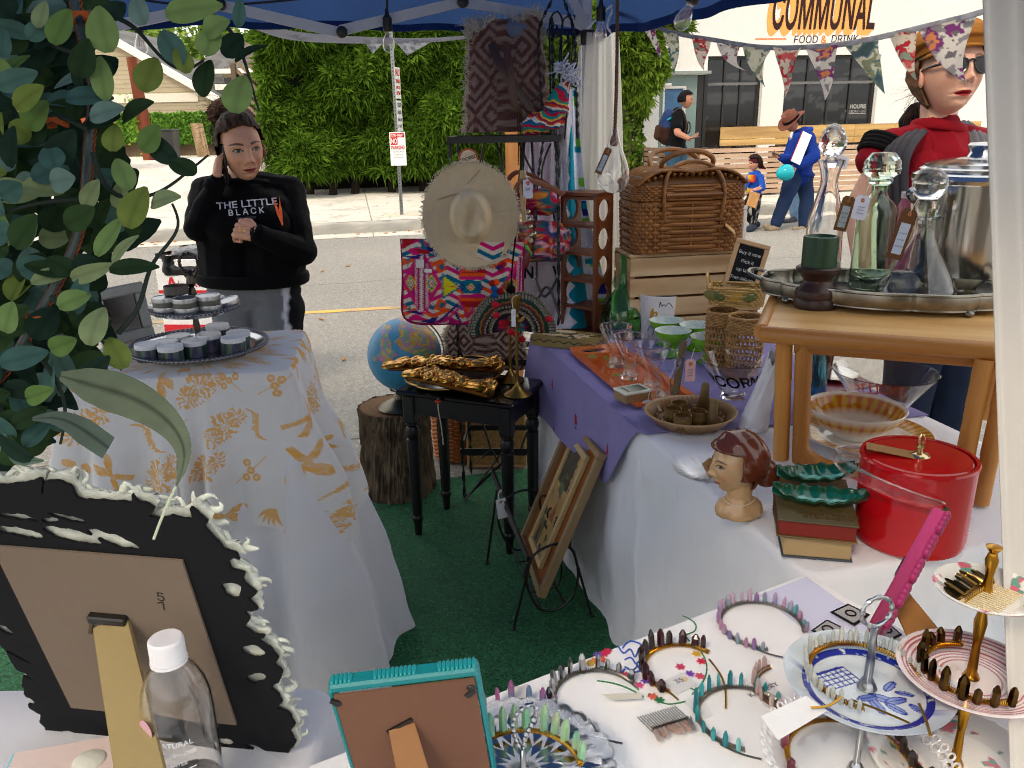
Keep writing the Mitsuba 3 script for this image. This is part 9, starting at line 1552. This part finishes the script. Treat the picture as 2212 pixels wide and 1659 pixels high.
comb('comb of bronze-gold crystals on the top plate of the right stand',2108,1285,1.008,35,('#5c4420','#7a5c2c'),GO,9,3,.07);comb('comb of peach and smoky crystals lying on the cloth between the crowns',1450,1572,ZC0+.004,-160,('#b8988a','#c8b4a8','#8a8480'),SI,9,5,.06,'#7a7a78')
crown('crown of bronze crystals on gold wire on the pink striped plate',2105,1455,.90,.055,75,290,12,(.022,.034),.0058,('#4a3418','#5c4420','#38280f'),GO,8,mt='metal');crown('crown of near-black brown crystals at the lower right corner',2095,1632,ZC0+.022,.078,70,250,11,(.022,.032),.0055,('#20140e','#2c1c12'),'#5c4a34',9,mt='satin')
S3=at(1130,1662,.80);s3=Thing('glass_cake_stand','sparkling scalloped glass cake stand with chrome loop handle at the bottom centre','cake stand',tr(S3[0],S3[1],ZC0));z3=.80-ZC0;gp=lathe([(0,z3-.006),(.05,z3-.006),(.095,z3-.002),(.108,z3+.010),(.109,z3+.013),(.095,z3+.004),(.05,z3),(0,z3)],160);a_=np.arctan2(gp.vertices[:,1],gp.vertices[:,0]);rr=np.hypot(gp.vertices[:,0],gp.vertices[:,1]);gp.vertices[:,2]+=.003*np.abs(np.sin(a_*14))*(rr>.04);gp.vertices[:,:2]*=(1+.03*np.abs(np.sin(a_*14))*(rr>.09))[:,None]
s3 .p('plate',gp,'glass',smooth=30);s3 .p('facets',cat([tm(ext(Polygon([(0,-.006),(.016,0),(0,.006),(-.016,0)]),.0012),ro('z',i*20+10*(j%2))@tr(.035+.022*j,0,z3+.003))for i in range(18)for j in range(3)]),'metal','#a4a8b0',False,kind='stuff');s3 .p('foot',lathe([(0,.001),(.045,.001),(.04,.006),(.012,.014),(.010,z3-.012),(.02,z3-.007),(0,z3-.006)],60),'glass',smooth=40)
s3 .p('post',lathe([(0,z3),(.008,z3),(.004,z3+.006),(.0035,z3+.03),(.005,z3+.034),(0,z3+.036)],20),'metal',chm);hq=curve([(-.004,0,z3+.034),(-.010,0,z3+.055),(.002,0,z3+.09),(.014,0,z3+.094),(.016,0,z3+.08),(.004,0,z3+.05),(.002,0,z3+.034)],70);s3 .p('loop_handle',tube(hq,.0026+.0008*np.sin(np.arange(70)*1.6),8,closed=False),'metal',chm)
crown('crown of large pale green crystals on gold wire on the glass stand',1130,1672,.806,.070,8,172,12,(.032,.040),.0062,('#88c8a0','#a8d0a4','#c0d0a0','#70b898'),GO,10);crown('crown of pink-to-blue crystals on the cloth behind the glass stand',1125,1588,ZC0,.066,15,185,9,(.024,.034),.0048,('#a85c98','#7c84b8','#c06c94','#4c8c9c'),SI,11)
pf2=Thing('pink_picture_frame','pink carved picture frame seen edge-on behind the blue plate stand','picture frame');p0,p1=dep(1878,1392,1.20),dep(2012,1148,1.28);dd=unit(p1-p0);vw_=unit(ray(1950,1270)+.06*_R);dpv=unit(vw_-dd*(vw_@dd));sx_=np.cross(dd,dpv);Lp=np.linalg.norm(p1-p0);pf2 .M=basis(p0,sx_,dpv,dd)
pf2 .p('edge',box(.020,.15,Lp,.003),'satin',lambda v:np.where(v[:,[2]]>Lp*.52,col_('#b83c78'),col_('#7c1440')))
pf2 .p('carving',cat([ell(.006,.014,.007,2,(-.011,-.07,.012+i*Lp/24))for i in range(24)if i%5!=3]),'satin','#a02c64',60,kind='stuff');pf2 .p('clip',box(.004,.012,.03,0,(.011,-.05,Lp*.45)),'satin','#161616');e4=[dep(x,y,t)for x,y,t in((1961,1279,1.27),(2038,1373,1.19),(1971,1400,1.17),(1935,1322,1.23))];pf2 .p('easel_leg',thick(mesh(e4,[(0,2,1),(0,3,2)]),.003),'matte',vary('#a07440',.1,40),False,M=np.linalg.inv(pf2 .M))
def paper(nm,lab,q,c,z=.0015,cat2='paper',border=None,words=None):
 P=np.array([at(x,y,ZC0+z)for x,y in q]);t=Thing(nm,lab,cat2);t.p('sheet',thick(mesh(P,[(0,2,1),(0,3,2)]),.0006),'matte',c,False)
 if border:C0=P.mean(0);t.p('print',thick(mesh(C0+(P-C0)*.8+[0,0,.0008],[(0,2,1),(0,3,2)]),.0004),'matte',border,False);t.p('print',tm(ring(.0015,.008,0,20),tr(C0+[0,0,.0015])),'matte','#111')
 if words:x_=unit(P[1]-P[0]);t.p('lettering',tm(text(words,.009,.0004),basis(P.mean(0)+[0,0,.0008],x_,np.cross(EZ,x_),EZ)),'matte','#55545c')
paper('white_paper','large plain white sheet of paper at the back corner of the crown table',((1640,1285),(1742,1246),(1905,1362),(1790,1400)),'#c9cbe0');crd=lambda v:np.where((np.sin(v[:,[0]]*1500)>0)|(np.sin(v[:,[1]]*1500)>.3),.7,.08)*np.ones(3)
for i,q in enumerate((((1752,1362),(1786,1338),(1822,1356),(1790,1384)),((1793,1322),(1832,1304),(1880,1328),(1846,1352)),((1880,1350),(1912,1340),(1950,1372),(1916,1388)))):paper('business_card',('black-bordered patterned card at the left of the three behind the plate','black-bordered patterned card in the middle of the three behind the plate','black-bordered patterned card at the right of the three behind the plate')[i],q,'#0c0c0e',.004+.001*i,'card','#9c9c9c')
paper('hatched_card','white card with diagonal black hatching between the garnet and teal crowns',((1480,1512),(1512,1500),(1540,1545),(1505,1556)),crd,.003,'card');paper('price_card','round-cornered white price card marked 35 inside the garnet crown',((1435,1470),(1478,1452),(1508,1478),(1462,1500)),'#d0d0d0',.002,'tag',words='35');paper('price_card','white price card marked $140 at the foot of the right stand',((2010,1590),(2058,1570),(2075,1600),(2025,1625)),'#d0cec8',.0025,'tag',words='$140');paper('name_card','white card with slanted black lettering behind the teal crown',((1612,1478),(1650,1462),(1700,1510),(1655,1528)),'#cfcfd2',.0025,'card',words='KARTERY');paper('folded_card','blank white card standing behind the multicoloured crown',((1095,1488),(1140,1478),(1160,1512),(1110,1525)),'#cdc9c4',.002,'card');paper('blank_tag','blank cream tag lying across the grey crown',((1300,1500),(1385,1496),(1388,1508),(1325,1512)),'#c8c4b4',.012,'tag')
